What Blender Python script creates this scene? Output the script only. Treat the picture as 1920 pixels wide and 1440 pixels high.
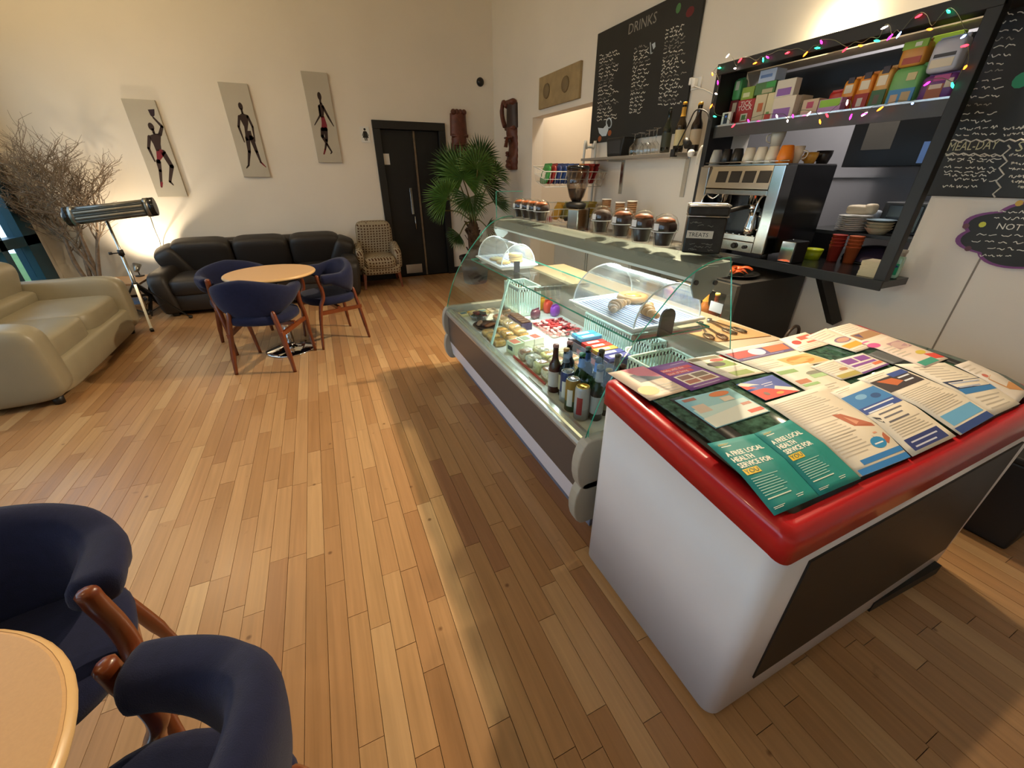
import bpy, bmesh, math, random
from mathutils import Vector, Matrix
random.seed(11)
for o in list(bpy.data.objects):
    bpy.data.objects.remove(o)
SC = bpy.context.scene
COL = SC.collection
rad = math.radians

# ---------------------------------------------------------------- camera
FPX, PITCH, YAW, ROLL, CH = 740.0, rad(27.7), rad(24.3), rad(-0.1), 1.47
_f = Vector((math.sin(YAW)*math.cos(PITCH), math.cos(YAW)*math.cos(PITCH), -math.sin(PITCH)))
_r0 = Vector((math.cos(YAW), -math.sin(YAW), 0)); _u0 = _r0.cross(_f)
_r = _r0*math.cos(ROLL)+_u0*math.sin(ROLL); _u = -_r0*math.sin(ROLL)+_u0*math.cos(ROLL)
CAMP = Vector((0, 0, CH))
cd = bpy.data.cameras.new('camera'); cam = bpy.data.objects.new('camera', cd); COL.objects.link(cam)
cd.sensor_width = 36; cd.sensor_fit = 'HORIZONTAL'; cd.lens = 36*FPX/1920; cd.clip_start = .02; cd.clip_end = 200
cam.matrix_world = Matrix(((_r.x, _u.x, -_f.x, 0), (_r.y, _u.y, -_f.y, 0), (_r.z, _u.z, -_f.z, CH), (0, 0, 0, 1)))
SC.camera = cam
def ray(x, y): return _f+_r*((x-960)/FPX)-_u*((y-720)/FPX)
def onZ(x, y, z=0.0): d = ray(x, y); return CAMP+d*((z-CH)/d.z)
def onX(x, y, X): d = ray(x, y); return CAMP+d*(X/d.x)
def onY(x, y, Y): d = ray(x, y); return CAMP+d*(Y/d.y)

# ---------------------------------------------------------------- exposure, world, lights
SC.view_settings.view_transform = 'Standard'; SC.view_settings.look = 'None'
SC.view_settings.gamma = 1.0; SC.view_settings.use_curve_mapping = False
SC.view_settings.exposure = 0.0
W = bpy.data.worlds.new('world'); SC.world = W; W.use_nodes = True
wn = W.node_tree; wn.nodes.clear()
_o = wn.nodes.new('ShaderNodeOutputWorld'); _b = wn.nodes.new('ShaderNodeBackground')
_b.inputs[0].default_value = (.66, .82, 1.0, 1); _b.inputs[1].default_value = 3.0
wn.links.new(_b.outputs[0], _o.inputs[0])
def light(kind, name, loc, power, col, target=None, **k):
    l = bpy.data.lights.new(name, kind); l.energy = power; l.color = col
    for a, v in k.items(): setattr(l, a, v)
    o = bpy.data.objects.new(name, l); COL.objects.link(o); o.location = loc
    if target is not None:
        o.rotation_euler = (Vector(target)-Vector(loc)).to_track_quat('-Z', 'Y').to_euler()
    return o
WARM = (1.0, .79, .53); WARM2 = (1.0, .79, .50); COOL = (.88, .97, 1.0)
FILL_PENDANTS = [(-2.0, 4.7, 3.35, 138, 'unseen white globe pendant added above the cream sofa to light the wall'), (-1.9, .4, 3.3, 70, 'unseen white globe pendant added above the half-seen round table as fill light')]  # unseen pendants added to brighten the upper walls and the room
TRACK = [((2.6, 2.7, 2.9), (-.4, 2.2, .0), 100), ((2.62, 1.3, 2.95), (1.5, .4, .6), 22), ((2.42, 3.7, 3.05), (.3, 4.3, 0), 14)]

# ---------------------------------------------------------------- materials
def lin(c):
    if isinstance(c, str): c = tuple(int(c[i:i+2], 16) for i in (0, 2, 4))
    r = []
    for v in c[:3]:
        v /= 255.0
        r.append(v/12.92 if v <= .04045 else ((v+.055)/1.055)**2.4)
    return (*r, 1.0)
MATS = {}
def mat(name, col, rough=.5, metal=0.0, var=0.0, vscale=6.0, bump=0.0, bscale=120.0, emit=0.0, coat=0.0, spec=.5, stretch=None, sheen=0.0):
    if name in MATS: return MATS[name]
    m = bpy.data.materials.new(name); m.use_nodes = True; nt = m.node_tree
    b = nt.nodes['Principled BSDF']; c = lin(col)
    b.inputs['Base Color'].default_value = c; b.inputs['Roughness'].default_value = rough
    b.inputs['Metallic'].default_value = metal; b.inputs['Specular IOR Level'].default_value = spec
    if coat: b.inputs['Coat Weight'].default_value = coat; b.inputs['Coat Roughness'].default_value = .08
    if sheen: b.inputs['Sheen Weight'].default_value = sheen; b.inputs['Sheen Roughness'].default_value = .5
    if emit: b.inputs['Emission Color'].default_value = c; b.inputs['Emission Strength'].default_value = emit
    if var or bump:
        tc = nt.nodes.new('ShaderNodeTexCoord'); src = tc.outputs['Object']
        if stretch:
            mp = nt.nodes.new('ShaderNodeMapping'); mp.inputs['Scale'].default_value = stretch
            nt.links.new(src, mp.inputs[0]); src = mp.outputs[0]
    if var:
        n = nt.nodes.new('ShaderNodeTexNoise'); n.inputs['Scale'].default_value = vscale; n.inputs['Detail'].default_value = 4
        nt.links.new(src, n.inputs['Vector'])
        rp = nt.nodes.new('ShaderNodeMapRange'); rp.inputs[1].default_value = .3; rp.inputs[2].default_value = .7
        rp.inputs[3].default_value = 1-var; rp.inputs[4].default_value = 1+var
        nt.links.new(n.outputs['Fac'], rp.inputs[0])
        mx = nt.nodes.new('ShaderNodeMix'); mx.data_type = 'RGBA'; mx.blend_type = 'MULTIPLY'; mx.inputs[0].default_value = 1
        mx.inputs[6].default_value = c; nt.links.new(rp.outputs[0], mx.inputs[7]); nt.links.new(mx.outputs[2], b.inputs['Base Color'])
    if bump:
        n2 = nt.nodes.new('ShaderNodeTexNoise'); n2.inputs['Scale'].default_value = bscale; n2.inputs['Detail'].default_value = 3
        nt.links.new(src, n2.inputs['Vector'])
        bp = nt.nodes.new('ShaderNodeBump'); bp.inputs['Strength'].default_value = bump; bp.inputs['Distance'].default_value = .003
        nt.links.new(n2.outputs['Fac'], bp.inputs['Height']); nt.links.new(bp.outputs[0], b.inputs['Normal'])
    MATS[name] = m; return m
def glass(name, tint=(.96, .99, .98), refl=.8, base=.04, power=4.0, rough=.02, haze=0.0):
    if name in MATS: return MATS[name]
    m = bpy.data.materials.new(name); m.use_nodes = True; nt = m.node_tree; nt.nodes.clear()
    out = nt.nodes.new('ShaderNodeOutputMaterial'); mix = nt.nodes.new('ShaderNodeMixShader')
    t = nt.nodes.new('ShaderNodeBsdfTransparent'); t.inputs[0].default_value = (*tint, 1)
    g = nt.nodes.new('ShaderNodeBsdfGlossy'); g.inputs['Roughness'].default_value = rough
    lw = nt.nodes.new('ShaderNodeLayerWeight'); lw.inputs[0].default_value = .5
    pw = nt.nodes.new('ShaderNodeMath'); pw.operation = 'POWER'; pw.inputs[1].default_value = power
    ma = nt.nodes.new('ShaderNodeMath'); ma.operation = 'MULTIPLY_ADD'; ma.inputs[1].default_value = refl; ma.inputs[2].default_value = base
    nt.links.new(lw.outputs['Facing'], pw.inputs[0]); nt.links.new(pw.outputs[0], ma.inputs[0]); nt.links.new(ma.outputs[0], mix.inputs[0])
    src = t.outputs[0]
    if haze:
        d = nt.nodes.new('ShaderNodeBsdfDiffuse'); d.inputs[0].default_value = (.9, .95, .95, 1)
        m2 = nt.nodes.new('ShaderNodeMixShader'); m2.inputs[0].default_value = haze
        nt.links.new(t.outputs[0], m2.inputs[1]); nt.links.new(d.outputs[0], m2.inputs[2]); src = m2.outputs[0]
    nt.links.new(src, mix.inputs[1]); nt.links.new(g.outputs[0], mix.inputs[2]); nt.links.new(mix.outputs[0], out.inputs[0])
    MATS[name] = m; return m
def plank_mat(name, per_object):
    m = bpy.data.materials.new(name); m.use_nodes = True; nt = m.node_tree; L = nt.links.new; N = nt.nodes.new
    b = nt.nodes['Principled BSDF']
    if per_object: rnd = N('ShaderNodeObjectInfo').outputs['Random']
    else: rnd = N('ShaderNodeNewGeometry').outputs['Random Per Island']
    cr = N('ShaderNodeValToRGB'); e = cr.color_ramp.elements
    e[0].position = 0; e[0].color = lin('94694a'); e[1].position = 1; e[1].color = lin('b9956a')
    for p, c in ((.08, '9c734a'), (.45, 'a77e55'), (.85, 'ae875c')):
        k = e.new(p); k.color = lin(c)
    L(rnd, cr.inputs[0])
    geo = N('ShaderNodeNewGeometry'); mp = N('ShaderNodeMapping'); mp.inputs['Scale'].default_value = (55, 2.2, 20)
    L(geo.outputs['Position'], mp.inputs[0])
    off = N('ShaderNodeMath'); off.operation = 'MULTIPLY'; off.inputs[1].default_value = 37; L(rnd, off.inputs[0])
    n = N('ShaderNodeTexNoise'); n.noise_dimensions = '4D'; n.inputs['Scale'].default_value = 1; n.inputs['Detail'].default_value = 5
    n.inputs['Distortion'].default_value = .6; L(mp.outputs[0], n.inputs['Vector']); L(off.outputs[0], n.inputs['W'])
    mr = N('ShaderNodeMapRange'); mr.inputs[1].default_value = .3; mr.inputs[2].default_value = .72; mr.inputs[3].default_value = .86; mr.inputs[4].default_value = 1.1
    L(n.outputs['Fac'], mr.inputs[0])
    mx = N('ShaderNodeMix'); mx.data_type = 'RGBA'; mx.blend_type = 'MULTIPLY'; mx.inputs[0].default_value = 1
    L(cr.outputs[0], mx.inputs[6]); L(mr.outputs[0], mx.inputs[7])
    # small dark knots and scuffs
    k = N('ShaderNodeTexNoise'); k.inputs['Scale'].default_value = 9; k.inputs['Detail'].default_value = 6; L(geo.outputs['Position'], k.inputs['Vector'])
    kr = N('ShaderNodeMapRange'); kr.inputs[1].default_value = .69; kr.inputs[2].default_value = .76; kr.inputs[3].default_value = 0; kr.inputs[4].default_value = .55
    L(k.outputs['Fac'], kr.inputs[0])
    mk = N('ShaderNodeMix'); mk.data_type = 'RGBA'; mk.inputs[7].default_value = lin('5a3515')
    vo = N('ShaderNodeTexVoronoi'); vo.inputs['Scale'].default_value = 6.5; L(geo.outputs['Position'], vo.inputs['Vector'])
    vr = N('ShaderNodeMapRange'); vr.inputs[1].default_value = .03; vr.inputs[2].default_value = .075; vr.inputs[3].default_value = .75; vr.inputs[4].default_value = 0
    L(vo.outputs['Distance'], vr.inputs[0]); km = N('ShaderNodeMath'); km.operation = 'MAXIMUM'; L(vr.outputs[0], km.inputs[0]); L(kr.outputs[0], km.inputs[1])
    L(km.outputs[0], mk.inputs[0]); L(mx.outputs[2], mk.inputs[6]); L(mk.outputs[2], b.inputs['Base Color'])
    rr = N('ShaderNodeMapRange'); rr.inputs[3].default_value = .24; rr.inputs[4].default_value = .42; L(n.outputs['Fac'], rr.inputs[0])
    L(rr.outputs[0], b.inputs['Roughness'])
    bp = N('ShaderNodeBump'); bp.inputs['Strength'].default_value = .12; bp.inputs['Distance'].default_value = .002
    L(n.outputs['Fac'], bp.inputs['Height']); L(bp.outputs[0], b.inputs['Normal'])
    return m

# ---------------------------------------------------------------- mesh builder
class MB:
    def __init__(s, M=None): s.v = []; s.f = []; s.mi = []; s.sm = []; s.c = 0; s.M = M or Matrix()
    def add(s, vs, fs, m=None, smooth=False):
        n = len(s.v); s.v += [s.M @ Vector(p) for p in vs]
        for f in fs: s.f.append([i+n for i in f]); s.mi.append(s.c if m is None else m); s.sm.append(smooth)
        return s
    def box(s, x0, x1, y0, y1, z0, z1, m=None):
        return s.add([(x0, y0, z0), (x1, y0, z0), (x1, y1, z0), (x0, y1, z0), (x0, y0, z1), (x1, y0, z1), (x1, y1, z1), (x0, y1, z1)],
                     [(0, 3, 2, 1), (4, 5, 6, 7), (0, 1, 5, 4), (1, 2, 6, 5), (2, 3, 7, 6), (3, 0, 4, 7)], m)
    def cb(s, c, d, m=None): return s.box(c[0]-d[0]/2, c[0]+d[0]/2, c[1]-d[1]/2, c[1]+d[1]/2, c[2]-d[2]/2, c[2]+d[2]/2, m)
    def quad(s, a, b, c, d, m=None): return s.add([a, b, c, d], [(0, 1, 2, 3)], m)
    def hexa(s, bot, top, m=None):
        n = len(bot)
        return s.add(list(bot)+list(top), [tuple(range(n))[::-1], tuple(range(n, 2*n))]+[(i, (i+1) % n, n+(i+1) % n, n+i) for i in range(n)], m)
    def prism(s, pts, axis, a, b, m=None, smooth=False):
        def q(p, t): return {'x': (t, p[0], p[1]), 'y': (p[0], t, p[1]), 'z': (p[0], p[1], t)}[axis]
        n = len(pts); s.add([q(p, a) for p in pts]+[q(p, b) for p in pts], [tuple(range(n))[::-1], tuple(range(n, 2*n))], m)
        k = len(s.v)-2*n
        for i in range(n): s.f.append([k+i, k+(i+1) % n, k+n+(i+1) % n, k+n+i]); s.mi.append(s.c if m is None else m); s.sm.append(smooth)
        return s
    def lathe(s, prof, seg=16, c=(0, 0, 0), m=None, smooth=True, capb=True, capt=True, ax=None):
        R = Matrix.Translation(c)
        if ax is not None: R = R @ Vector((0, 0, 1)).rotation_difference(Vector(ax)).to_matrix().to_4x4()
        vs = []; fs = []
        for r, z in prof:
            for i in range(seg): a = 2*math.pi*i/seg; vs.append(R @ Vector((r*math.cos(a), r*math.sin(a), z)))
        for j in range(len(prof)-1):
            for i in range(seg): k = (i+1) % seg; fs.append((j*seg+i, j*seg+k, (j+1)*seg+k, (j+1)*seg+i))
        s.add(vs, fs, m, smooth)
        n = len(s.v)-len(vs); L = (len(prof)-1)*seg
        if capb and prof[0][0] > 1e-5: s.f.append([n+i for i in range(seg)][::-1]); s.mi.append(s.c if m is None else m); s.sm.append(False)
        if capt and prof[-1][0] > 1e-5: s.f.append([n+L+i for i in range(seg)]); s.mi.append(s.c if m is None else m); s.sm.append(False)
        return s
    def cyl(s, p0, p1, r0, r1=None, seg=10, m=None, smooth=True):
        p0 = Vector(p0); p1 = Vector(p1); d = p1-p0
        return s.lathe([(r0, 0), (r0 if r1 is None else r1, d.length)], seg, p0, m, smooth, ax=d.normalized())
    def ell(s, c, r, seg=14, rings=8, m=None, R=None):
        vs = []; fs = []; R = R or Matrix(); T = Matrix.Translation(c) @ R
        for j in range(rings+1):
            t = math.pi*j/rings
            for i in range(seg): a = 2*math.pi*i/seg; vs.append(T @ Vector((r[0]*math.sin(t)*math.cos(a), r[1]*math.sin(t)*math.sin(a), -r[2]*math.cos(t))))
        for j in range(rings):
            for i in range(seg): k = (i+1) % seg; fs.append((j*seg+i, j*seg+k, (j+1)*seg+k, (j+1)*seg+i))
        return s.add(vs, fs, m, True)
    def tube(s, pts, r, seg=8, m=None, closed=False, sx=1.0, up=None):
        pts = [Vector(p) for p in pts]; n = len(pts); rs = r if isinstance(r, (list, tuple)) else [r]*n
        vs = []; fs = []; nrm = None
        for i, p in enumerate(pts):
            a = pts[i-1] if (i > 0 or closed) else p; b = pts[(i+1) % n] if (i < n-1 or closed) else p
            t = (b-a).normalized()
            if nrm is None:
                nrm = Vector(up) if up else (Vector((0, 0, 1)) if abs(t.z) < .9 else Vector((1, 0, 0)))
            nrm = (nrm-t*nrm.dot(t)).normalized(); bn = t.cross(nrm)
            for k in range(seg): q = 2*math.pi*k/seg; vs.append(p+nrm*(rs[i]*math.cos(q))+bn*(rs[i]*sx*math.sin(q)))
        for i in range(n if closed else n-1):
            j = (i+1) % n
            for k in range(seg): l = (k+1) % seg; fs.append((i*seg+k, i*seg+l, j*seg+l, j*seg+k))
        if not closed: fs.append(tuple(range(seg))[::-1]); fs.append(tuple((n-1)*seg+k for k in range(seg)))
        return s.add(vs, fs, m, True)
    def bar(s, p0, p1, w, h, m=None, up=(0, 0, 1), w1=None, h1=None):
        p0 = Vector(p0); p1 = Vector(p1); t = (p1-p0).normalized(); u = Vector(up); u = (u-t*u.dot(t)).normalized(); b = t.cross(u)
        w1 = w if w1 is None else w1; h1 = h if h1 is None else h1
        q = lambda p, W_, H_: [p+b*(sx*W_/2)+u*(sz*H_/2) for sx, sz in ((-1, -1), (1, -1), (1, 1), (-1, 1))]
        return s.hexa(q(p0, w, h), q(p1, w1, h1), m)
    def grid(s, P, nu, nv, m=None, smooth=True, thick=None, closeu=False):
        A = [[Vector(P(i/nu, j/nv)) for i in range(nu+(0 if closeu else 1))] for j in range(nv+1)]; w = len(A[0])
        vs = [p for r in A for p in r]; fs = []
        for j in range(nv):
            for i in range(nu): k = (i+1) % w; fs.append((j*w+i, j*w+k, (j+1)*w+k, (j+1)*w+i))
        return s.add(vs, fs, m, smooth)
    def text(s, body, M, size=.05, m=None, sx=1.0, align='LEFT', z=0.0):
        vs, fs = text_geo(body, align); T = s.M; s.M = T @ M
        s.add([(p[0]*size*sx, p[1]*size, z) for p in vs], fs, m); s.M = T
        return s
    def build(s, name, mats, parent=None, w=False, bevel=0.0, seg=2, kind=None, solid=0.0, sub=0, loc=None):
        if not isinstance(mats, (list, tuple)): mats = [mats]
        o = bpy.data.objects.new(name, None) if False else None
        vs = s.v; org = None
        if w:
            if parent is not None:
                I = wmat(parent).inverted(); vs = [I @ p for p in vs]
            else:
                xs = [p.x for p in vs]; ys = [p.y for p in vs]
                org = Vector(((min(xs)+max(xs))/2, (min(ys)+max(ys))/2, min(p.z for p in vs))); vs = [p-org for p in vs]
        me = bpy.data.meshes.new(name); me.from_pydata([tuple(p) for p in vs], [], s.f)
        for q in mats: me.materials.append(q)
        me.polygons.foreach_set('material_index', s.mi); me.polygons.foreach_set('use_smooth', s.sm)
        bm = bmesh.new(); bm.from_mesh(me); bmesh.ops.recalc_face_normals(bm, faces=bm.faces)
        if bevel:
            es = [e for e in bm.edges if len(e.link_faces) == 2 and e.calc_face_angle(0) > .5]
            bmesh.ops.bevel(bm, geom=es, offset=bevel, segments=seg, affect='EDGES', profile=.5, clamp_overlap=True)
            for f in bm.faces: f.smooth = f.smooth or f.calc_area() < bevel*.0
        bm.to_mesh(me); bm.free()
        ob = bpy.data.objects.new(name, me); COL.objects.link(ob)
        if org is not None: ob.location = org
        if loc is not None: ob.location = loc
        if parent is not None: ob.parent = parent
        if kind: ob['kind'] = kind
        if solid: md = ob.modifiers.new('solid', 'SOLIDIFY'); md.thickness = solid; md.offset = 0
        if sub: md = ob.modifiers.new('sub', 'SUBSURF'); md.levels = sub; md.render_levels = sub
        return ob
def wmat(o):
    m = o.matrix_basis.copy()
    while o.parent: o = o.parent; m = o.matrix_basis @ m
    return m
_TXT = {}
def text_geo(body, align='LEFT'):
    k = (body, align)
    if k not in _TXT:
        c = bpy.data.curves.new('t', 'FONT'); c.body = body; c.size = 1; c.align_x = align; c.resolution_u = 2
        o = bpy.data.objects.new('t', c); me = bpy.data.meshes.new_from_object(o)
        _TXT[k] = ([tuple(v.co) for v in me.vertices], [tuple(p.vertices) for p in me.polygons])
        bpy.data.objects.remove(o); bpy.data.meshes.remove(me); bpy.data.curves.remove(c)
    return _TXT[k]
def thing(name, label, cat, loc=(0, 0, 0), rz=0.0, group=None):
    o = bpy.data.objects.new(name, None); COL.objects.link(o); o.empty_display_size = .05
    o.location = loc; o.rotation_euler = (0, 0, rz); o['label'] = label; o['category'] = cat
    if group: o['group'] = group
    return o
def tag(o, label, cat, group=None):
    o['label'] = label; o['category'] = cat
    if group: o['group'] = group
    return o
def struct(o): o['kind'] = 'structure'; return o
def dup(o, parent=None):
    c = o.copy(); COL.objects.link(c); c.parent = parent
    for ch in list(o.children): dup(ch, c)
    return c
def rot(z=0, x=0, y=0): return Matrix.Rotation(z, 4, 'Z') @ Matrix.Rotation(y, 4, 'Y') @ Matrix.Rotation(x, 4, 'X')
def T(x, y, z): return Matrix.Translation((x, y, z))
def frame_on(axis_u, axis_v, org):
    u = Vector(axis_u).normalized(); v = Vector(axis_v).normalized(); n = u.cross(v)
    return Matrix(((u.x, v.x, n.x, org[0]), (u.y, v.y, n.y, org[1]), (u.z, v.z, n.z, org[2]), (0, 0, 0, 1)))
def lerp(a, b, t): return a+(b-a)*t
def path_smooth(pts, n=6):
    P = [Vector(p) for p in pts]; out = []
    for i in range(len(P)-1):
        p0 = P[max(i-1, 0)]; p1 = P[i]; p2 = P[i+1]; p3 = P[min(i+2, len(P)-1)]
        for k in range(n):
            t = k/n
            out.append(.5*((2*p1)+(p2-p0)*t+(2*p0-5*p1+4*p2-p3)*t*t+(3*p1-p0-3*p2+p3)*t**3))
    out.append(P[-1]); return out
def scribble(mb, M, w, h, m=0, words=3, amp=.5, step=.5, lw=.1):
    """one line of illegible chalk handwriting: a thin wavy ribbon per word, in the plane of M"""
    x = 0.0
    tot = w/words
    T0 = mb.M; mb.M = T0 @ M
    for k in range(words):
        wl = tot*random.uniform(.6, .85); n = max(4, int(wl/(h*step))); pts = []
        for i in range(n+1):
            pts.append((x+wl*i/n, h*(.5+amp*random.uniform(-.9, .9)*(1 if i % 2 else -.6))))
        for i in range(n):
            a = Vector((*pts[i], 0)); b = Vector((*pts[i+1], 0)); d = (b-a).normalized(); q = Vector((-d.y, d.x, 0))*h*lw
            mb.quad(a-q, b-q, b+q, a+q, m)
        x += tot
    mb.M = T0
# ================================================================= ROOM SHELL
XL, XR, YB, YF, ZC = -3.0, 2.75, 6.75, -2.6, 4.3
m_wall = mat('wall_paint', 'e6ddcf', .75, var=.03, vscale=1.5, bump=.08, bscale=60)
m_ceil = mat('ceiling_paint', 'd8d2c6', .8)
m_slab = mat('floor_joint', '3a2412', .8)
m_black = mat('black_paint', '121110', .5, bump=.03)
m_blackgloss = mat('black_gloss', '0e0e10', .18)
m_teal = mat('teal_frame', '0d3b4e', .4)
m_steel = mat('brushed_steel', 'b9b9b6', .22, 1.0)
m_chrome = mat('chrome', 'd9d9d9', .07, 1.0)
m_white = mat('white_plastic', 'e6e4de', .4)
m_dkgrey = mat('dark_grey', '2b2b2d', .5)
m_paper = mat('paper_white', 'efe6d6', .7)
g_clear = glass('clear_glass', (.985, .995, .99), .55, .035)
g_case = glass('case_glass', (.955, .985, .975), .4, .018, rough=0.0)
g_edge = mat('glass_edge', '2f9d84', .15, emit=.0, spec=.8)
g_window = glass('window_glass', (.9, .97, 1.0), .6, .04)

b = MB().box(XL, XR, YF, YB+.2, -.06, -.014)
floor = struct(b.build('floor', m_slab, w=True))
b = MB().box(XL-.2, XR+.2, YF-.2, YB+.2, ZC, ZC+.1); struct(b.build('ceiling', m_ceil, w=True))
DX0, DX1, DZ = .985, 1.885, 2.10       # doorway in the far wall
b = MB(); b.box(XL-.2, DX0, YB, YB+.18, -.05, ZC); b.box(DX1, XR+.2, YB, YB+.18, -.05, ZC); b.box(DX0, DX1, YB, YB+.18, DZ, ZC)
struct(b.build('wall_back', m_wall, w=True))
PY0, PY1, PZ = 4.05, 5.43, 2.14        # passage in the kitchen wall
HY0, HY1, HZ0, HZ1 = 1.10, 2.32, .99, 2.07
b = MB(); XT = XR+.16
b.box(XR, XT, PY1, YB, -.05, ZC); b.box(XR, XT, PY0, PY1, PZ, ZC); b.box(XR, XT, HY1, PY0, -.05, ZC)
b.box(XR, XT, HY0, HY1, -.05, HZ0); b.box(XR, XT, HY0, HY1, HZ1, ZC); b.box(XR, XT, YF, HY0, -.05, ZC)
struct(b.build('wall_right', m_wall, w=True))
b = MB().box(XL-.2, XR+.2, YF-.18, YF, -.05, ZC); struct(b.build('wall_front', m_wall, w=True))
# left wall: piers, dado and head around a run of tall windows
WY = [-2.3, -.15, 2.0, 4.15, 6.66]; WZ0, WZ1 = .12, 2.75
b = MB(); b.box(XL-.18, XL, YF, YB, WZ1, ZC); b.box(XL-.18, XL, YF, YB, -.05, WZ0); b.box(XL-.18, XL, YF, WY[0], WZ0, WZ1); b.box(XL-.18, XL, WY[-1], YB, WZ0, WZ1)
for y in WY[1:-1]: b.box(XL-.18, XL, y-.06, y+.06, WZ0, WZ1)
struct(b.build('wall_left', m_wall, w=True))
for i in range(4):
    y0 = WY[i]+(.06 if i else 0); y1 = WY[i+1]-(.06 if i < 3 else 0)
    e = bpy.data.objects.new('window_%d' % (i+1), None); COL.objects.link(e); e.location = (XL-.05, (y0+y1)/2, WZ0); struct(e)
    e['label'] = 'tall window with dark teal frame behind the cream sofa' if i == 3 else 'tall window with dark teal frame in the window wall'
    fw = .10; ys = [y0, (y0+y1)/2+(.55 if i == 3 else 0), y1]
    fb = MB(); X0, X1 = XL-.13, XL+.0
    e1 = .26 if i == 3 else fw
    fb.box(X0, X1, y0, y0+fw, WZ0, WZ1); fb.box(X0, X1, y1-e1, y1, WZ0, WZ1); fb.box(X0, X1, y0, y1, WZ0, WZ0+.12); fb.box(X0, X1, y0, y1, WZ1-.1, WZ1)
    fb.box(X0, X1, y0, y1, .80, .90); fb.box(X0, X1, ys[1]-.05, ys[1]+.05, WZ0, WZ1)
    fr = fb.build('window_frame', m_teal, e, w=True)
    for a, c in ((y0+fw, ys[1]-.05), (ys[1]+.05, y1-e1)):
        for z0, z1 in ((WZ0+.12, .80), (.90, WZ1-.1)):
            MB().box(XL-.072, XL-.066, a, c, z0, z1).build('window_pane', g_window, e, w=True)
# skirting
m_skirt = mat('skirting_paint', '26211d', .5)
struct(MB().box(XL, DX0-.07, YB-.016, YB, 0, .10).build('baseboard_back', m_skirt, w=True))
struct(MB().box(DX1+.07, XR, YB-.016, YB, 0, .10).build('baseboard_corner', m_skirt, w=True))
struct(MB().box(XR-.016, XR, PY1, YB-.016, 0, .10).build('baseboard_right', m_skirt, w=True))
struct(MB().box(XR-.003, XR, .822, .828, 0, 1.25).build('trim_1', mat('panel_seam', '8a8072', .8), w=True))
# passage beyond the kitchen wall and the kitchen behind the hatch
m_pass = mat('passage_paint', 'e2d6c4', .75)
b = MB(); b.box(XT, 4.7, PY1, PY1+.1, -.05, 2.9); b.box(XT, 4.7, PY0-.5, PY0-.4, -.05, 2.9); b.box(4.6, 4.7, PY0-.5, PY1, -.05, 2.9)
struct(b.build('wall_passage', m_pass, w=True)); struct(MB().box(XT, 4.7, PY0-.5, PY1+.1, 2.9, 2.98).build('ceiling_passage', m_ceil, w=True))
struct(MB().box(XR-.01, 4.7, PY0-.4, PY1, -.06, -.002).build('floor_passage', mat('passage_vinyl', '8a7358', .6), w=True))
light('POINT', 'passage_bulb', (3.22, 4.75, 2.74), 22, (1, .87, .70), shadow_soft_size=.05)
m_kit = mat('kitchen_grey', '86858a', .6, var=.03)
b = MB(); b.box(XT, 4.0, 3.3, 3.4, -.05, 2.6); b.box(XT, 4.0, .4, .5, -.05, 2.6); b.box(3.9, 4.0, .5, 3.3, -.05, 2.6)
struct(b.build('wall_kitchen', m_kit, w=True)); struct(MB().box(XT, 4.0, .4, 3.4, 2.6, 2.68).build('ceiling_kitchen', m_ceil, w=True))
struct(MB().box(XT, 4.0, .4, 3.4, -.06, -.002).build('floor_kitchen', m_dkgrey, w=True))
struct(MB().box(3.885, 3.9, .5, 3.3, 1.46, 1.475).build('trim_2', mat('kitchen_rail', '86868a', .5), w=True))
light('AREA', 'kitchen_strip_light', (3.35, 1.9, 2.57), 26, (1, .95, .9), (3.45, 1.7, 0), size=.7)
# lobby behind the black doors
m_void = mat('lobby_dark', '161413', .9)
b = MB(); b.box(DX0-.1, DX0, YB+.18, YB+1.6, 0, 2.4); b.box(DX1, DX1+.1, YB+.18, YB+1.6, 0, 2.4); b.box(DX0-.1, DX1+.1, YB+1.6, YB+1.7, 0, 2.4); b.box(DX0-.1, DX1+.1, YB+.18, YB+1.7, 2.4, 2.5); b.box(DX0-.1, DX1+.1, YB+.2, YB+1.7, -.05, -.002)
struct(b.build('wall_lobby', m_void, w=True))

# ----------------------------------------------------------------- black double door
e = bpy.data.objects.new('door_1', None); COL.objects.link(e); e.location = ((DX0+DX1)/2, YB, 0); struct(e); e['label'] = 'black double door beside the dotted armchair'
b = MB()
for x0, x1, z0, z1, y1 in ((DX0-.07, DX0+.03, 0, DZ-.03, 0), (DX1-.03, DX1+.07, 0, DZ-.03, 0), (DX0-.07, DX1+.07, DZ-.03, DZ+.07, 0), (DX0, DX0+.03, 0, DZ-.03, .1), (DX1-.03, DX1, 0, DZ-.03, .1), (DX0, DX1, DZ-.03, DZ, .1)): b.box(x0, x1, YB-.035 if not y1 else YB, YB+y1, z0, z1)
b.build('door_frame', m_black, e, w=True, bevel=.004)
m_door = mat('door_black', '060606', .6)
xm = 1.475
lf = MB().box(DX0+.035, xm, YB+.035, YB+.08, .008, DZ-.035).build('door_leaf', m_door, e, w=True, bevel=.003)
MB().box(xm+.002, xm+.03, YB+.028, YB+.08, .008, DZ-.035).build('edge_strip', mat('worn_edge_wood', '6b5a45', .6, var=.2, vscale=20), lf, w=True)
MB().box(xm-.13, xm-.095, YB+.018, YB+.036, .95, 1.32).build('push_plate', m_steel, lf, w=True, bevel=.003)
b = MB(); b.tube([(xm-.10, YB+.03, .92), (xm-.10, YB-.03, .92), (xm-.10, YB-.03, .74), (xm-.10, YB+.03, .74)], .009); b.build('pull_handle', m_steel, lf, w=True)
MB().box(DX0+.17, xm-.06, YB+.03, YB+.036, .05, .19).build('kick_plate', m_steel, lf, w=True)
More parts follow.
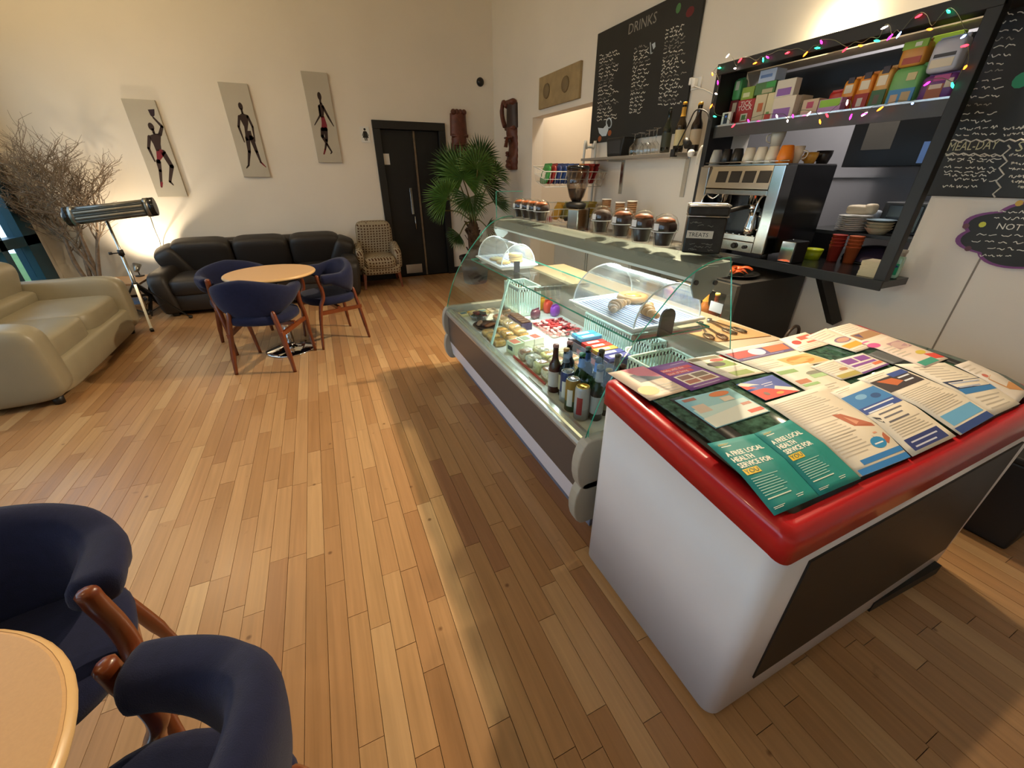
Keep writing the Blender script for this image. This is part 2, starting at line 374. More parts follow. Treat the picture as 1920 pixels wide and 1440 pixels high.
MB().box(DX0+.04, DX0+.12, YB+.031, YB+.036, 1.63, 1.77).build('door_notice', m_white, lf, w=True)
MB().box(xm+.035, DX1-.035, YB+.04, YB+.085, .008, DZ-.035).build('door_leaf', m_door, e, w=True, bevel=.003)

# ----------------------------------------------------------------- floor boards
pm_obj = plank_mat('maple_board', True); pm_isl = plank_mat('maple_board_far', False)
SW = .072; planks = []; rp = random.Random(5)
x = XL
while x < XR-.005:
    y = YF-rp.uniform(0, .8); x1 = min(x+SW, XR)
    while y < YB+.02:
        L = rp.choice((.32, .42, .5, .58, .66, .8, 1.0)); a, c = max(y, YF), min(y+L, YB+.02)
        if c-a > .02: planks.append((x, x1, a, c))
        y += L
    x += SW
def score(p):
    cx, cy = (p[0]+p[1])/2, (p[2]+p[3])/2; v = Vector((cx, cy, 0))-CAMP; d = v.dot(_f)
    if d < .2: return 0
    u = 960+FPX*v.dot(_r)/d; w_ = 720-FPX*v.dot(_u)/d
    if not (-40 < u < 1960 and 300 < w_ < 1480): return 0
    if .9 < cx < 2.1 and .3 < cy < 3.0: return 0
    if cx < -1.95 and cy > 3.5: return 0
    if cy > 5.8 and cx < .4: return 0
    return (p[3]-p[2])*CH/d**3
planks.sort(key=score, reverse=True)
G = .0009
unit = MB().box(-.5, .5, -.5, .5, -.012, 0); um = None
rest = MB()
for k, (a, c, y0, y1) in enumerate(planks):
    dz = rp.uniform(-.0006, .0004)
    if k < 300:
        if um is None:
            ob = unit.build('floor_board', pm_obj, floor); um = ob.data
        else:
            ob = bpy.data.objects.new('floor_board', um); COL.objects.link(ob); ob.parent = floor
        ob.scale = (c-a-2*G, y1-y0-2*G, 1); ob.location = Vector(((a+c)/2, (y0+y1)/2, dz))-floor.location
    else:
        rest.box(a+G, c-G, y0+G, y1-G, -.012, dz)
rest.build('floor_boards', pm_isl, floor, w=True, kind='stuff')

# ----------------------------------------------------------------- fill pendants (added, unseen) and counter track spots
m_can = mat('lamp_can', 'd8d4cc', .4); m_bulbw = mat('warm_bulb', 'ffd9a0', .4, emit=9)
for lx, ly, lz, pw, lab in FILL_PENDANTS:
    t = thing('fill_pendant', lab, 'pendant lamp', (lx, ly, lz-.11))
    MB().cyl((0, 0, .20), (0, 0, ZC-lz+.11), .005, seg=6).build('cord', m_can, t); MB().lathe([(.06, ZC-lz+.08), (.06, ZC-lz+.11)], 18).build('ceiling_rose', m_can, t)
    MB().lathe([(.035, .19), (.04, .20), (.02, .235)], 18).build('cap', m_can, t); MB().ell((0, 0, .11), (.035, .035, .045)).build('bulb', m_bulbw, t)
    MB().lathe([(.04, .012), (.085, .045), (.105, .10), (.095, .15), (.055, .19), (.036, .197)], 24, capb=False, capt=False).build('globe_shade', glass('globe_glass', (.98, .97, .94), .3, .03), t)
    light('POINT', 'pendant_fill_light', (lx, ly, lz), pw, WARM2, shadow_soft_size=.05)
t = thing('track_light', 'black ceiling track with three spot heads above the counter', 'track light', (2.45, 2.5, ZC))
MB().box(-.02, .02, -1.9, 1.9, -.03, 0).build('rail', m_black, t)
for p, q, pw in TRACK:
    p = Vector(p); d = (Vector(q)-p).normalized(); ax = Vector((2.45, p.y, ZC-.03))
    b = MB(); b.cyl(ax, p-d*.07, .008); b.lathe([(.05, -.10), (.055, -.09), (.055, .04), (.048, .04), (.046, -.03), (0, -.03)], 18, p, ax=d, capb=True)
    b.build('spot_head', m_black, t, w=True)
    light('SPOT', 'track_beam', p+d*.0, pw*6, WARM, q, spot_size=rad(118), spot_blend=.6, shadow_soft_size=.035)
# ================================================================= SEATING AREA
m_navy = mat('navy_weave', '191d39', .92, var=.12, vscale=40, bump=.35, bscale=420, spec=.2, sheen=.1)
m_teak = mat('chair_wood', '6b3214', .32, var=.15, vscale=14, stretch=(1, 1, .15), coat=.3)
m_lam = mat('table_laminate', 'c89f70', .42, var=.03, vscale=200)
m_lamedge = mat('table_edge', 'd2ac78', .32)
def sgn(v, e): return math.copysign(abs(v)**e, v)
def cushion(mb, c, d, e=.35, seg=22, rings=12, m=None, R=None, puff=0.0, e2=None):
    R = R or Matrix(); Tm = Matrix.Translation(c) @ R; vs = []; fs = []; e2 = e if e2 is None else e2
    for j in range(rings+1):
        t = -math.pi/2+math.pi*j/rings
        for i in range(seg):
            a = 2*math.pi*i/seg
            x = sgn(math.cos(t), e)*sgn(math.cos(a), e2); y = sgn(math.cos(t), e)*sgn(math.sin(a), e2); z = sgn(math.sin(t), e)
            if puff: z *= 1+puff*(1-min(1, x*x))*(1-min(1, y*y))
            vs.append(Tm @ Vector((x*d[0]/2, y*d[1]/2, z*d[2]/2)))
    for j in range(rings):
        for i in range(seg): k = (i+1) % seg; fs.append((j*seg+i, j*seg+k, (j+1)*seg+k, (j+1)*seg+i))
    return mb.add(vs, fs, m, True)
def make_chair():
    t = thing('tub_chair', '', 'chair')
    b = MB()
    # seat: D-shaped pad
    def seat(u, v):
        a = 2*math.pi*u; r = math.cos(v*math.pi-math.pi/2)
        z = sgn(math.sin(v*math.pi-math.pi/2), .55)*.042; k = abs(r)**.38
        x = sgn(math.cos(a), .75)*.265*k; y = sgn(math.sin(a), .8)*.235*k-.01
        return (x, y, .435+z+.012*(1-(x/.27)**2)*(1 if z > 0 else 0))
    b.grid(seat, 36, 10, closeu=True); b.build('seat', m_navy, t)
    # wrap-around back band
    P = path_smooth([(-.258, .105, 0), (-.270, .03, 0), (-.268, -.055, 0), (-.225, -.145, 0), (-.13, -.193, 0), (0, -.207, 0), (.13, -.193, 0), (.225, -.145, 0), (.268, -.055, 0), (.270, .03, 0), (.258, .105, 0)], 7)
    n = len(P)-1; b = MB(); rings = 20; vs = []; fs = []
    for i, p in enumerate(P):
        s_ = abs(2*i/n-1); tg = (P[min(i+1, n)]-P[max(i-1, 0)]).normalized(); nr = Vector((tg.y, -tg.x, 0))
        if nr.dot(Vector((p.x, p.y+.02, 0))) < 0: nr = -nr
        k = max(0, (s_-.12)/.88)**1.1; endk = 1 if s_ < .93 else math.sqrt(max(.03, 1-((s_-.93)/.075)**2))
        zl = lerp(.445, .60, min(1, k*1.35)); zh = lerp(.775, .692, min(1, s_/.55)**1.4); zc = (zl+zh)/2; hh = (zh-zl)/2; th = lerp(.046, .05, s_)
        for q in range(rings):
            a = 2*math.pi*q/rings; lz = sgn(math.sin(a), .72); lx = sgn(math.cos(a), .72)
            lean = .022*lz*(1-s_*.6)
            vs.append(p+nr*(lx*th*endk+lean)+Vector((0, 0, zc+lz*hh*endk)))
    for i in range(n):
        for q in range(rings): k2 = (q+1) % rings; fs.append((i*rings+q, i*rings+k2, (i+1)*rings+k2, (i+1)*rings+q))
    fs.append(tuple(range(rings))); fs.append(tuple(n*rings+q for q in range(rings)))
    b.add(vs, fs, None, True); b.build('backrest', m_navy, t)
    for s_ in (-1, 1):
        pts = path_smooth([(s_*.262, .132, .692), (s_*.262, .128, .64), (s_*.262, .112, .555), (s_*.262, .118, .48), (s_*.258, .155, .40), (s_*.252, .19, .2), (s_*.25, .215, 0)], 4)
        MB().tube(pts, [.014]+[.021]*3+[.022]*(len(pts)-10)+[.019, .018, .017, .016, .015, .014], 8, sx=.8).build('front_leg', m_teak, t)
        pts = path_smooth([(s_*.165, -.205, .52), (s_*.172, -.212, .47), (s_*.195, -.225, .34), (s_*.222, -.245, .14), (s_*.235, -.26, 0)], 4)
        MB().tube(pts, [.008, .014, .019, .021]+[.022]*(len(pts)-8)+[.018, .017, .016, .015], 8, sx=.8).build('rear_leg', m_teak, t)
        MB().bar((s_*.252, .17, .345), (s_*.204, -.245, .33), .022, .035).build('side_rail', m_teak, t)
    MB().bar((-.235, -.02, .36), (.235, -.02, .36), .03, .03).build('cross_rail', m_teak, t)
    return t
chair0 = make_chair()
CH_ = [((-.581, 3.842), (.311, .95), 'navy tub chair with its back turned, tucked under the whole round table'),
       ((-.083, 4.262), (-.945, -.325), 'navy tub chair at the round table, on the side towards the dotted armchair'),
       ((-.80, 4.44), (.41, -.91), 'navy tub chair at the round table, between it and the black leather sofa'),
       ((-.897, .914), (.3, -.954), 'navy tub chair at the table end that faces away from the counter'),
       ((-.50, .375), (-.91, .41), 'navy tub chair pushed to the cropped round table, nearest the counter')]
CH_[3] = (CH_[3][0], CH_[3][1], 'navy tub chair at the half-seen round table, on the side away from the freezer')
CH_[4] = (CH_[4][0], CH_[4][1], 'navy tub chair at the half-seen round table, on the side towards the red-topped freezer')
for i, (c, f, lab) in enumerate(CH_):
    o = chair0 if i == 0 else dup(chair0)
    o.location = (c[0], c[1], 0); o.rotation_euler = (0, 0, math.atan2(-f[0], f[1])); o['label'] = lab; o['group'] = 'navy tub chairs'
def round_table(c, lab):
    t = thing('round_table', lab, 'table', (*c, 0), 0, 'round cafe tables')
    MB().lathe([(0, .700), (.345, .700), (.352, .703), (.352, .709)], 56, smooth=False, capt=False).build('underside', m_black, t)
    b = MB(); b.lathe([(.355, .7085), (.361, .712), (.364, .719), (.361, .727), (.355, .731)], 64, capb=True, capt=False); b.build('table_edge', m_lamedge, t)
    MB().lathe([(.3555, .7300), (.350, .7325), (0, .7325)], 64, smooth=False).build('tabletop', m_lam, t)
    MB().lathe([(.036, .03), (.036, .70)], 24).build('column', m_chrome, t)
    MB().lathe([(.215, 0), (.22, .006), (.215, .014), (.12, .03), (.05, .045), (.04, .06), (.036, .07)], 48).build('base', m_chrome, t)
    return t
round_table((-.485, 4.10), 'small round pale-topped cafe table with chrome base, in front of the black sofa')
round_table((-.85, .47), 'half-seen round pale-topped cafe table between two navy chairs')

# ----------------------------------------------------------------- cream leather sofa
m_cream = mat('cream_leather', '8f866f', .42, var=.05, vscale=5, bump=.12, bscale=160)
t = thing('cream_sofa', 'cream leather two-seat sofa with round arms beside the windows', 'sofa', (-2.425, 4.46, 0), rad(-88))
for x in (-.43, .43):
    b = MB(); cushion(b, (x*.87, .06, .345), (.765, .78, .21), .30, puff=.12, rings=14); b.build('seat_cushion', m_cream, t)
    b = MB(); cushion(b, (x*.87, -.29, .60), (.77, .30, .50), .42, R=rot(x=rad(-14)), rings=14); b.build('back_cushion', m_cream, t)
    b = MB(); cushion(b, (x*.87, -.155, .485), (.74, .16, .15), .55, R=rot(x=rad(-8)), rings=12); b.build('bolster', m_cream, t)
    b = MB(); cushion(b, (x*1.90, .02, .325), (.225, .98, .56), .34, seg=28, rings=16, R=rot(y=rad(5 if x > 0 else -5))); b.build('arm', m_cream, t)
    for y in (-.36, .40): MB().cyl((x*1.9, y, 0), (x*1.9, y, .06), .03, .035).build('foot', m_black, t)
b = MB(); cushion(b, (0, .03, .17), (1.72, .93, .25), .22, seg=28); b.build('base', m_cream, t)
b = MB(); cushion(b, (0, -.42, .44), (1.75, .20, .70), .32, seg=28, R=rot(x=rad(-6))); b.build('back_shell', m_cream, t)
# ----------------------------------------------------------------- black leather sofa
m_blk = mat('black_leather', '241f1c', .5, var=.10, vscale=7, bump=.18, bscale=90)
t = thing('black_sofa', 'black leather three-seat sofa against the wall under the paintings', 'sofa', (-.775, 6.19, 0), rad(180))
for x in (-.66, 0, .66):
    b = MB(); cushion(b, (x, .12, .325), (.655, .70, .20), .36, puff=.10, rings=14); b.build('seat_cushion', m_blk, t)
    b = MB(); cushion(b, (x, -.27, .575), (.66, .25, .44), .42, R=rot(x=rad(-16)), rings=14); b.build('back_cushion', m_blk, t)
for s_ in (-1, 1):
    b = MB(); cushion(b, (s_*1.03, .04, .26), (.22, .86, .50), .40, seg=26, rings=14, R=rot(y=rad(6*s_))); b.build('arm', m_blk, t)
    b = MB(); cushion(b, (s_*.98, -.27, .50), (.28, .32, .46), .5, seg=22, R=rot(x=rad(-14), y=rad(24*s_))); b.build('shoulder', m_blk, t)
    for y in (-.34, .36): MB().box(s_*1.0-.03, s_*1.0+.03, y-.03, y+.03, 0, .06).build('foot', m_black, t)
b = MB(); cushion(b, (0, .03, .16), (2.08, .84, .24), .25, seg=30); b.build('base', m_blk, t)
b = MB(); cushion(b, (0, -.36, .44), (2.06, .17, .66), .3, seg=30, R=rot(x=rad(-6))); b.build('back_shell', m_blk, t)
# ----------------------------------------------------------------- dotted armchair
def dotted():
    m = mat('dotted_fabric', '9c8f78', .9, bump=.2, bscale=300, spec=.2); nt = m.node_tree; bs = nt.nodes['Principled BSDF']
    tc = nt.nodes.new('ShaderNodeTexCoord'); vo = nt.nodes.new('ShaderNodeTexVoronoi'); vo.voronoi_dimensions = '2D'; vo.inputs['Scale'].default_value = 24; vo.inputs['Randomness'].default_value = .12
    mr = nt.nodes.new('ShaderNodeMapRange'); mr.inputs[1].default_value = .24; mr.inputs[2].default_value = .30
    mx = nt.nodes.new('ShaderNodeMix'); mx.data_type = 'RGBA'; mx.inputs[6].default_value = lin('4b2e1c'); mx.inputs[7].default_value = lin('9c8f78')
    sp = nt.nodes.new('ShaderNodeSeparateXYZ'); cb = nt.nodes.new('ShaderNodeCombineXYZ'); m1 = nt.nodes.new('ShaderNodeMath'); m1.operation = 'MULTIPLY_ADD'; m1.inputs[1].default_value = .5; m2 = nt.nodes.new('ShaderNodeMath'); m2.operation = 'ADD'
    nt.links.new(tc.outputs['Object'], sp.inputs[0]); nt.links.new(sp.outputs[1], m1.inputs[0]); nt.links.new(sp.outputs[0], m1.inputs[2]); nt.links.new(sp.outputs[1], m2.inputs[0]); nt.links.new(sp.outputs[2], m2.inputs[1]); nt.links.new(m1.outputs[0], cb.inputs[0]); nt.links.new(m2.outputs[0], cb.inputs[1])
    nt.links.new(cb.outputs[0], vo.inputs['Vector']); nt.links.new(vo.outputs['Distance'], mr.inputs[0]); nt.links.new(mr.outputs[0], mx.inputs[0]); nt.links.new(mx.outputs[2], bs.inputs['Base Color'])
    return m
m_dot = dotted()
t = thing('armchair', 'beige armchair with dark dots beside the black door', 'armchair', (.70, 6.41, 0), rad(178))
b = MB(); cushion(b, (0, .05, .36), (.46, .50, .17), .35, puff=.1); b.build('seat_cushion', m_dot, t)
b = MB(); cushion(b, (0, -.20, .60), (.52, .17, .60), .35, R=rot(x=rad(-9))); b.build('backrest', m_dot, t)
b = MB(); cushion(b, (0, .02, .265), (.56, .52, .14), .25); b.build('seat_frame', m_dot, t)
for s_ in (-1, 1):
    b = MB(); cushion(b, (s_*.262, .0, .435), (.11, .52, .29), .45, R=rot(x=rad(-10))); b.build('arm', m_dot, t)
    for y in (-.22, .235): MB().bar((s_*.24, y*1.0, .22), (s_*.265, y*1.16, 0), .045, .045, up=(0, 1, 0), w1=.026, h1=.026).build('leg', m_teak, t)

# ----------------------------------------------------------------- patio heater on a tripod
m_hgrey = mat('heater_metal', '8d8b84', .3, .8); m_refl = mat('heater_reflector', '5d5b53', .25, .9, var=.2, vscale=8)
t = thing('patio_heater', 'horizontal electric patio heater on a silver tripod stand', 'heater', (-1.965, 5.62, 0))
L0 = onY(124, 407, 5.58)-Vector(t.location); L1 = onY(292, 387, 5.62)-Vector(t.location); ax = (L1-L0).normalized(); Lh = (L1-L0).length
Hm = frame_on(ax, Vector((0, .35, 1)).cross(ax).cross(ax)*-1, L0)
Hm = Matrix.Translation(L0) @ Matrix(((ax.x, 0, 0, 0), (ax.y, 1, 0, 0), (ax.z, 0, 1, 0), (0, 0, 0, 1)))
prof = [(.055*math.cos(a), .078*math.sin(a)) for a in [2*math.pi*i/20 for i in range(20)]]
b = MB(Hm); b.prism(prof, 'x', .05, Lh-.05, smooth=True); b.build('body', m_hgrey, t)
b = MB(Hm); b.box(.085, Lh-.085, -.066, -.03, -.06, .06); b.build('reflector', m_refl, t)
for z in (-.025, .025): MB(Hm).cyl((.09, -.066, z), (Lh-.09, -.066, z), .009).build('heating_tube', mat('quartz_tube', 'a79f8c', .2), t)
for z in (-.05, -.025, 0, .025, .05): MB(Hm).cyl((.08, -.080, z), (Lh-.08, -.080, z), .0016, seg=5).build('guard_wire', m_hgrey, t)
big = [(.064*math.cos(a), .088*math.sin(a)) for a in [2*math.pi*i/22 for i in range(22)]]
for a0, a1, c0, c1 in ((0, .045, .045, .085), (Lh-.045, Lh, Lh-.085, Lh-.045)):
    MB(Hm).prism(big, 'x', a0, a1, smooth=True).build('end_cap', m_blackgloss, t, bevel=.006)
    MB(Hm).prism([(p[0]*1.02, p[1]*1.02) for p in big], 'x', c0, c1, smooth=True).build('trim_ring', m_hgrey, t)
MB(Hm).lathe([(.052, 0), (.052, .006), (.045, .008), (0, .008)], 20, (-.006, 0, 0), ax=(-1, 0, 0)).build('end_disc', m_steel, t)
MB().cyl((0, 0, .32), (0, 0, 1.08), .013).build('pole', m_steel, t); MB().cyl((0, 0, .05), (0, 0, .78), .018).build('lower_pole', m_steel, t)
MB().cyl((0, 0, .745), (0, 0, .80), .026).cyl((-.02, -.01, .77), (-.08, -.02, .77), .006).cyl((-.08, -.02, .76), (-.08, -.02, .785), .015).build('clamp', m_black, t)
MB().cyl((0, 0, .40), (0, 0, .46), .028).build('leg_collar', m_black, t); MB().cyl((0, 0, .10), (0, 0, .14), .028).build('lower_collar', m_black, t)
for a in (-75, 5, 165):
    d = Vector((math.cos(rad(a)), math.sin(rad(a)), 0)); MB().bar(d*.02+Vector((0, 0, .44)), d*.36+Vector((0, 0, .012)), .022, .012).build('tripod_leg', m_steel if a == -75 else m_black, t)
    MB().cyl(d*.36+Vector((0, 0, 0)), d*.37+Vector((0, 0, .03)), .018).build('rubber_foot', m_black, t); MB().bar(d*.02+Vector((0, 0, .12)), d*.2+Vector((0, 0, .21)), .014, .01).build('brace', m_black, t)
pts = path_smooth([onY(281, 404, 5.68), onY(290, 430, 6.15), onY(296, 444, 6.5), onY(300, 454, 6.69), (-1.95, 6.70, .55), (-1.99, 6.70, .3), (-2.0, 6.70, .012)], 6)
MB().tube(pts, .004, 6).build('power_cable', m_black, t, w=True)
# ----------------------------------------------------------------- side table with spot lamp
t = thing('side_table', 'low wooden side table with black crossed legs behind the heater stand', 'side table', (-2.26, 6.16, 0))
m_stw = mat('side_table_top', 'a07a52', .45, var=.1)
MB().box(-.24, .24, -.26, .26, .375, .40).build('tabletop', m_stw, t, bevel=.004); MB().box(-.20, .20, -.22, .22, .13, .145).build('shelf', m_stw, t)
for x in (-.2, .2):
    MB().bar((x, -.24, 0), (x, .24, .376), .03, .03).build('leg', m_black, t); MB().bar((x, .24, 0), (x, -.24, .376), .03, .03).build('leg', m_black, t)
tag(MB().box(-2.40, -2.11, 5.98, 6.20, .145, .165).box(-2.39, -2.12, 5.985, 6.195, .165, .180).build('magazine_pile', mat('magazine_blue', '7f95b5', .4), w=True), 'flat pile of pale blue magazines on the side table shelf', 'magazines')
t = thing('spot_lamp', 'small grey clip spot lamp standing on the side table, aimed at the wall', 'lamp', (-2.13, 6.33, .40))
b = MB(); b.lathe([(.045, 0), (.045, .012), (.01, .016)], 16).cyl((0, 0, .01), (0, 0, .08), .006); b.build('stand', m_black, t)
dl = Vector((.25, .55, .9)).normalized(); MB().lathe([(.018, -.05), (.022, -.045), (.042, .045), (.038, .045), (.02, -.03), (0, -.03)], 18, (0, 0, .10), ax=dl).build('lamp_head', m_hgrey, t)
light('SPOT', 'spot_lamp_beam', Vector((-2.13, 6.33, .50))+dl*.02, 62, (1, .82, .58), Vector((-2.13, 6.33, .50))+dl, spot_size=rad(140), spot_blend=1, shadow_soft_size=.03)
# ----------------------------------------------------------------- dried branches in a silver pot
t = thing('branch_arrangement', 'tall bunch of bare dried branches standing behind the cream sofa', 'dried branches', (-2.62, 6.5, 0))
m_bark = mat('dry_bark', '7a6654', .8, var=.25, vscale=30); m_twig = mat('dry_twig', '85725e', .85, var=.2, vscale=20)
MB().lathe([(.12, 0), (.15, .02), (.17, .3), (.165, .3), (.14, .26), (0, .26)], 24).build('pot', mat('silver_pot', '9a9a98', .3, .7), t)
rb = random.Random(3); br = MB()
def grow(p, d, L, r, depth, mb):
    pts = [p]; q = p.copy(); dd = d.copy(); n = 4
    for i in range(n):
        dd = (dd+Vector((rb.uniform(-.22, .22), rb.uniform(-.18, .18), rb.uniform(-.08, .16)))).normalized(); q = q+dd*(L/n)
        if q.y > .22: q.y = .22-rb.uniform(0, .05)
        if q.x < -.37: q.x = -.37+rb.uniform(0, .05)
        pts.append(q.copy())
    mb.tube(pts, [lerp(r, r*.6, i/n) for i in range(n+1)], 5)
    if depth:
        for i in range(1, n+1):
            for k in range(2 if (i > 1 and depth > 1) else 1):
                nd = (dd*.7+Vector((rb.uniform(-1.1, 1.1), rb.uniform(-.6, .4), rb.uniform(-.3, .5)))).normalized()
                grow(pts[i], nd, L*rb.uniform(.5, .75), r*.55, depth-1, mb if depth < 3 else br)
for k in range(5):
    a = rb.uniform(0, 6.28); top = Vector((rb.uniform(-.14, .26), rb.uniform(-.12, .06), rb.uniform(.80, 1.05))); p0 = Vector((.06*math.cos(a), .06*math.sin(a), .2))
    mid = p0.lerp(top, .5)+Vector((rb.uniform(-.05, .05), rb.uniform(-.03, .03), 0))
    MB().tube(path_smooth([p0, mid, top], 4), [.022]*5+[.019, .017, .016, .014], 7).build('stem', m_bark, t)
    for j in range(3): grow(mid.lerp(top, .3+.35*j), ((top-mid).normalized()+Vector((rb.uniform(-.9, .9), rb.uniform(-.5, .4), .2))).normalized(), rb.uniform(.36, .55), .009, 2, br)
    grow(top, (top-mid).normalized(), .5, .011, 3, br)
br.build('twigs', m_twig, t, kind='stuff')

# ----------------------------------------------------------------- three canvases
m_canvas = mat('canvas_stone', 'bab2a2', .85, var=.05, vscale=3, bump=.1, bscale=400); m_fig = mat('figure_brown', '33211c', .8); m_figr = mat('figure_red', '7a1f2c', .8); m_figp = mat('figure_plum', '2b1a24', .8)
def W1(z, x, y): return onY(z[0]+x*z[2], z[1]+y*z[2], YB-.0305)
def limb(mb, Z, pts, ws, m):
    P = [W1(Z, *p) for p in pts]
    for i in range(len(P)-1):
        a, c = P[i], P[i+1]; d = (c-a); d.y = 0; d.normalize(); q = Vector((-d.z, 0, d.x)); w0, w1 = ws[min(i, len(ws)-1)], ws[min(i+1, len(ws)-1)]
        mb.quad(a-q*w0, c-q*w1, c+q*w1, a+q*w0, m)
        for p, w_ in ((a, w0), (c, w1)):
            mb.add([p+Vector((w_*math.cos(k*math.pi/4), 0, w_*math.sin(k*math.pi/4))) for k in range(8)], [tuple(range(8))], m)
def blob(mb, Z, p, rx, rz, m):
    c = W1(Z, *p); mb.add([c+Vector((rx*math.cos(k*math.pi/7), 0, rz*math.sin(k*math.pi/7))) for k in range(14)], [tuple(range(14))], m)
def poly(mb, Z, pts, m): mb.add([W1(Z, *p) for p in pts], [tuple(range(len(pts)))], m)
def canvas(x0, z0, lab, draw, Z):
    t = thing('canvas_painting', lab, 'painting', (x0+.152, YB, z0), 0, 'canvases with slender dancing figures')
    MB().box(x0, x0+.305, YB-.03, YB, z0, z0+1.0).build('canvas', m_canvas, t, w=True, bevel=.003)
    b = MB(); draw(b, Z); b.build('painted_figure', [m_fig, m_figr, m_figp], t, w=True)
ZA = (0, 120, .25); ZB = (400, 100, .3125)
def d1(b, Z):
    blob(b, Z, (1133, 470), .028, .04, 0); limb(b, Z, [(1145, 490), (1155, 520)], [.012], 0); poly(b, Z, [(1112, 540), (1160, 522), (1208, 522), (1205, 600), (1212, 650), (1172, 655), (1150, 600)], 0)
    limb(b, Z, [(1200, 530), (1215, 470), (1150, 402)], [.018, .014, .009], 0); poly(b, Z, [(1108, 342), (1158, 338), (1160, 385), (1145, 400), (1128, 385)], 2); limb(b, Z, [(1120, 545), (1115, 632), (1162, 730)], [.017, .014, .007], 0)
    poly(b, Z, [(1170, 640), (1212, 640), (1235, 680), (1205, 720), (1195, 740), (1178, 730)], 1); limb(b, Z, [(1188, 730), (1202, 800), (1212, 915)], [.024, .016, .011], 0); limb(b, Z, [(1222, 660), (1288, 768), (1275, 882), (1300, 907)], [.026, .022, .013, .006], 0); limb(b, Z, [(1213, 890), (1212, 922)], [.012, .009], 1)
def d2(b, Z):
    blob(b, Z, (163, 318), .024, .04, 0); limb(b, Z, [(168, 335), (175, 360)], [.011], 0); poly(b, Z, [(150, 375), (172, 358), (208, 372), (210, 420), (205, 465), (225, 500), (195, 510), (185, 440)], 0)
    limb(b, Z, [(155, 378), (152, 440), (187, 532)], [.014, .013, .006], 0); limb(b, Z, [(205, 378), (235, 440), (250, 528)], [.014, .012, .006], 0); poly(b, Z, [(192, 465), (225, 465), (238, 520), (195, 525)], 0)
    limb(b, Z, [(205, 505), (216, 590), (212, 672), (200, 688)], [.026, .017, .010, .006], 0); limb(b, Z, [(228, 505), (260, 590), (286, 655)], [.026, .017, .010], 0); limb(b, Z, [(284, 652), (315, 682)], [.012, .005], 1)
def d3(b, Z):
    blob(b, Z, (636, 257), .024, .045, 0); limb(b, Z, [(640, 275), (643, 300)], [.011], 0); poly(b, Z, [(628, 312), (650, 295), (665, 330), (662, 385), (645, 385), (635, 350)], 0)
    limb(b, Z, [(634, 318), (641, 372), (608, 430)], [.013, .011, .005], 0); limb(b, Z, [(656, 318), (690, 382), (722, 437)], [.015, .013, .005], 0); poly(b, Z, [(645, 378), (665, 378), (682, 430), (684, 460), (648, 462), (650, 420)], 1)
    limb(b, Z, [(655, 455), (655, 498), (682, 545), (711, 592), (705, 602)], [.024, .02, .014, .009, .006], 0); limb(b, Z, [(674, 455), (680, 522), (672, 575)], [.024, .017, .010], 0); limb(b, Z, [(672, 575), (664, 604)], [.011, .008], 1)
canvas(-1.765, 1.255, 'narrow grey canvas of a figure lifting a pot overhead', d1, ZA)
canvas(-.787, 1.473, 'narrow grey canvas of a standing figure with arms down', d2, ZB)
canvas(.142, 1.648, 'narrow grey canvas of a striding figure in a red skirt', d3, ZB)
# toilet sign, tiny mark on the wall, dome camera
p = onY(685, 253, YB); t = thing('toilet_sign', 'small white sign with a black woman figure beside the black door', 'sign', (p.x, YB, p.z-.09))
MB().box(-.06, .06, -.006, 0, 0, .19).build('sign_plate', m_white, t, bevel=.002)
b = MB(); c = .095
b.add([(0+.016*math.cos(k*.785), -.0065, .155+.016*math.sin(k*.785)) for k in range(8)], [tuple(range(8))])
b.add([(-.014, -.0065, .135), (.014, -.0065, .135), (.04, -.0065, .055), (-.04, -.0065, .055)], [(0, 1, 2, 3)])
for s_ in (-1, 1): b.add([(s_*.012, -.0065, .134), (s_*.022, -.0065, .13), (s_*.045, -.0065, .08), (s_*.037, -.0065, .076)], [(0, 1, 2, 3)]); b.add([(s_*.004, -.0065, .055), (s_*.02, -.0065, .055), (s_*.016, -.0065, .02), (s_*.004, -.0065, .02)], [(0, 1, 2, 3)])
b.build('figure_print', m_black, t)
p = onY(900, 154, YB); t = thing('security_camera', 'small black dome camera high on the far wall', 'camera', (p.x, YB, p.z))
MB().lathe([(.055, 0), (.055, .02), (.05, .024)], 22, ax=(0, -1, 0)).build('mount', m_black, t); MB().ell((0, -.024, 0), (.046, .0235, .046)).build('dome', m_blackgloss, t)
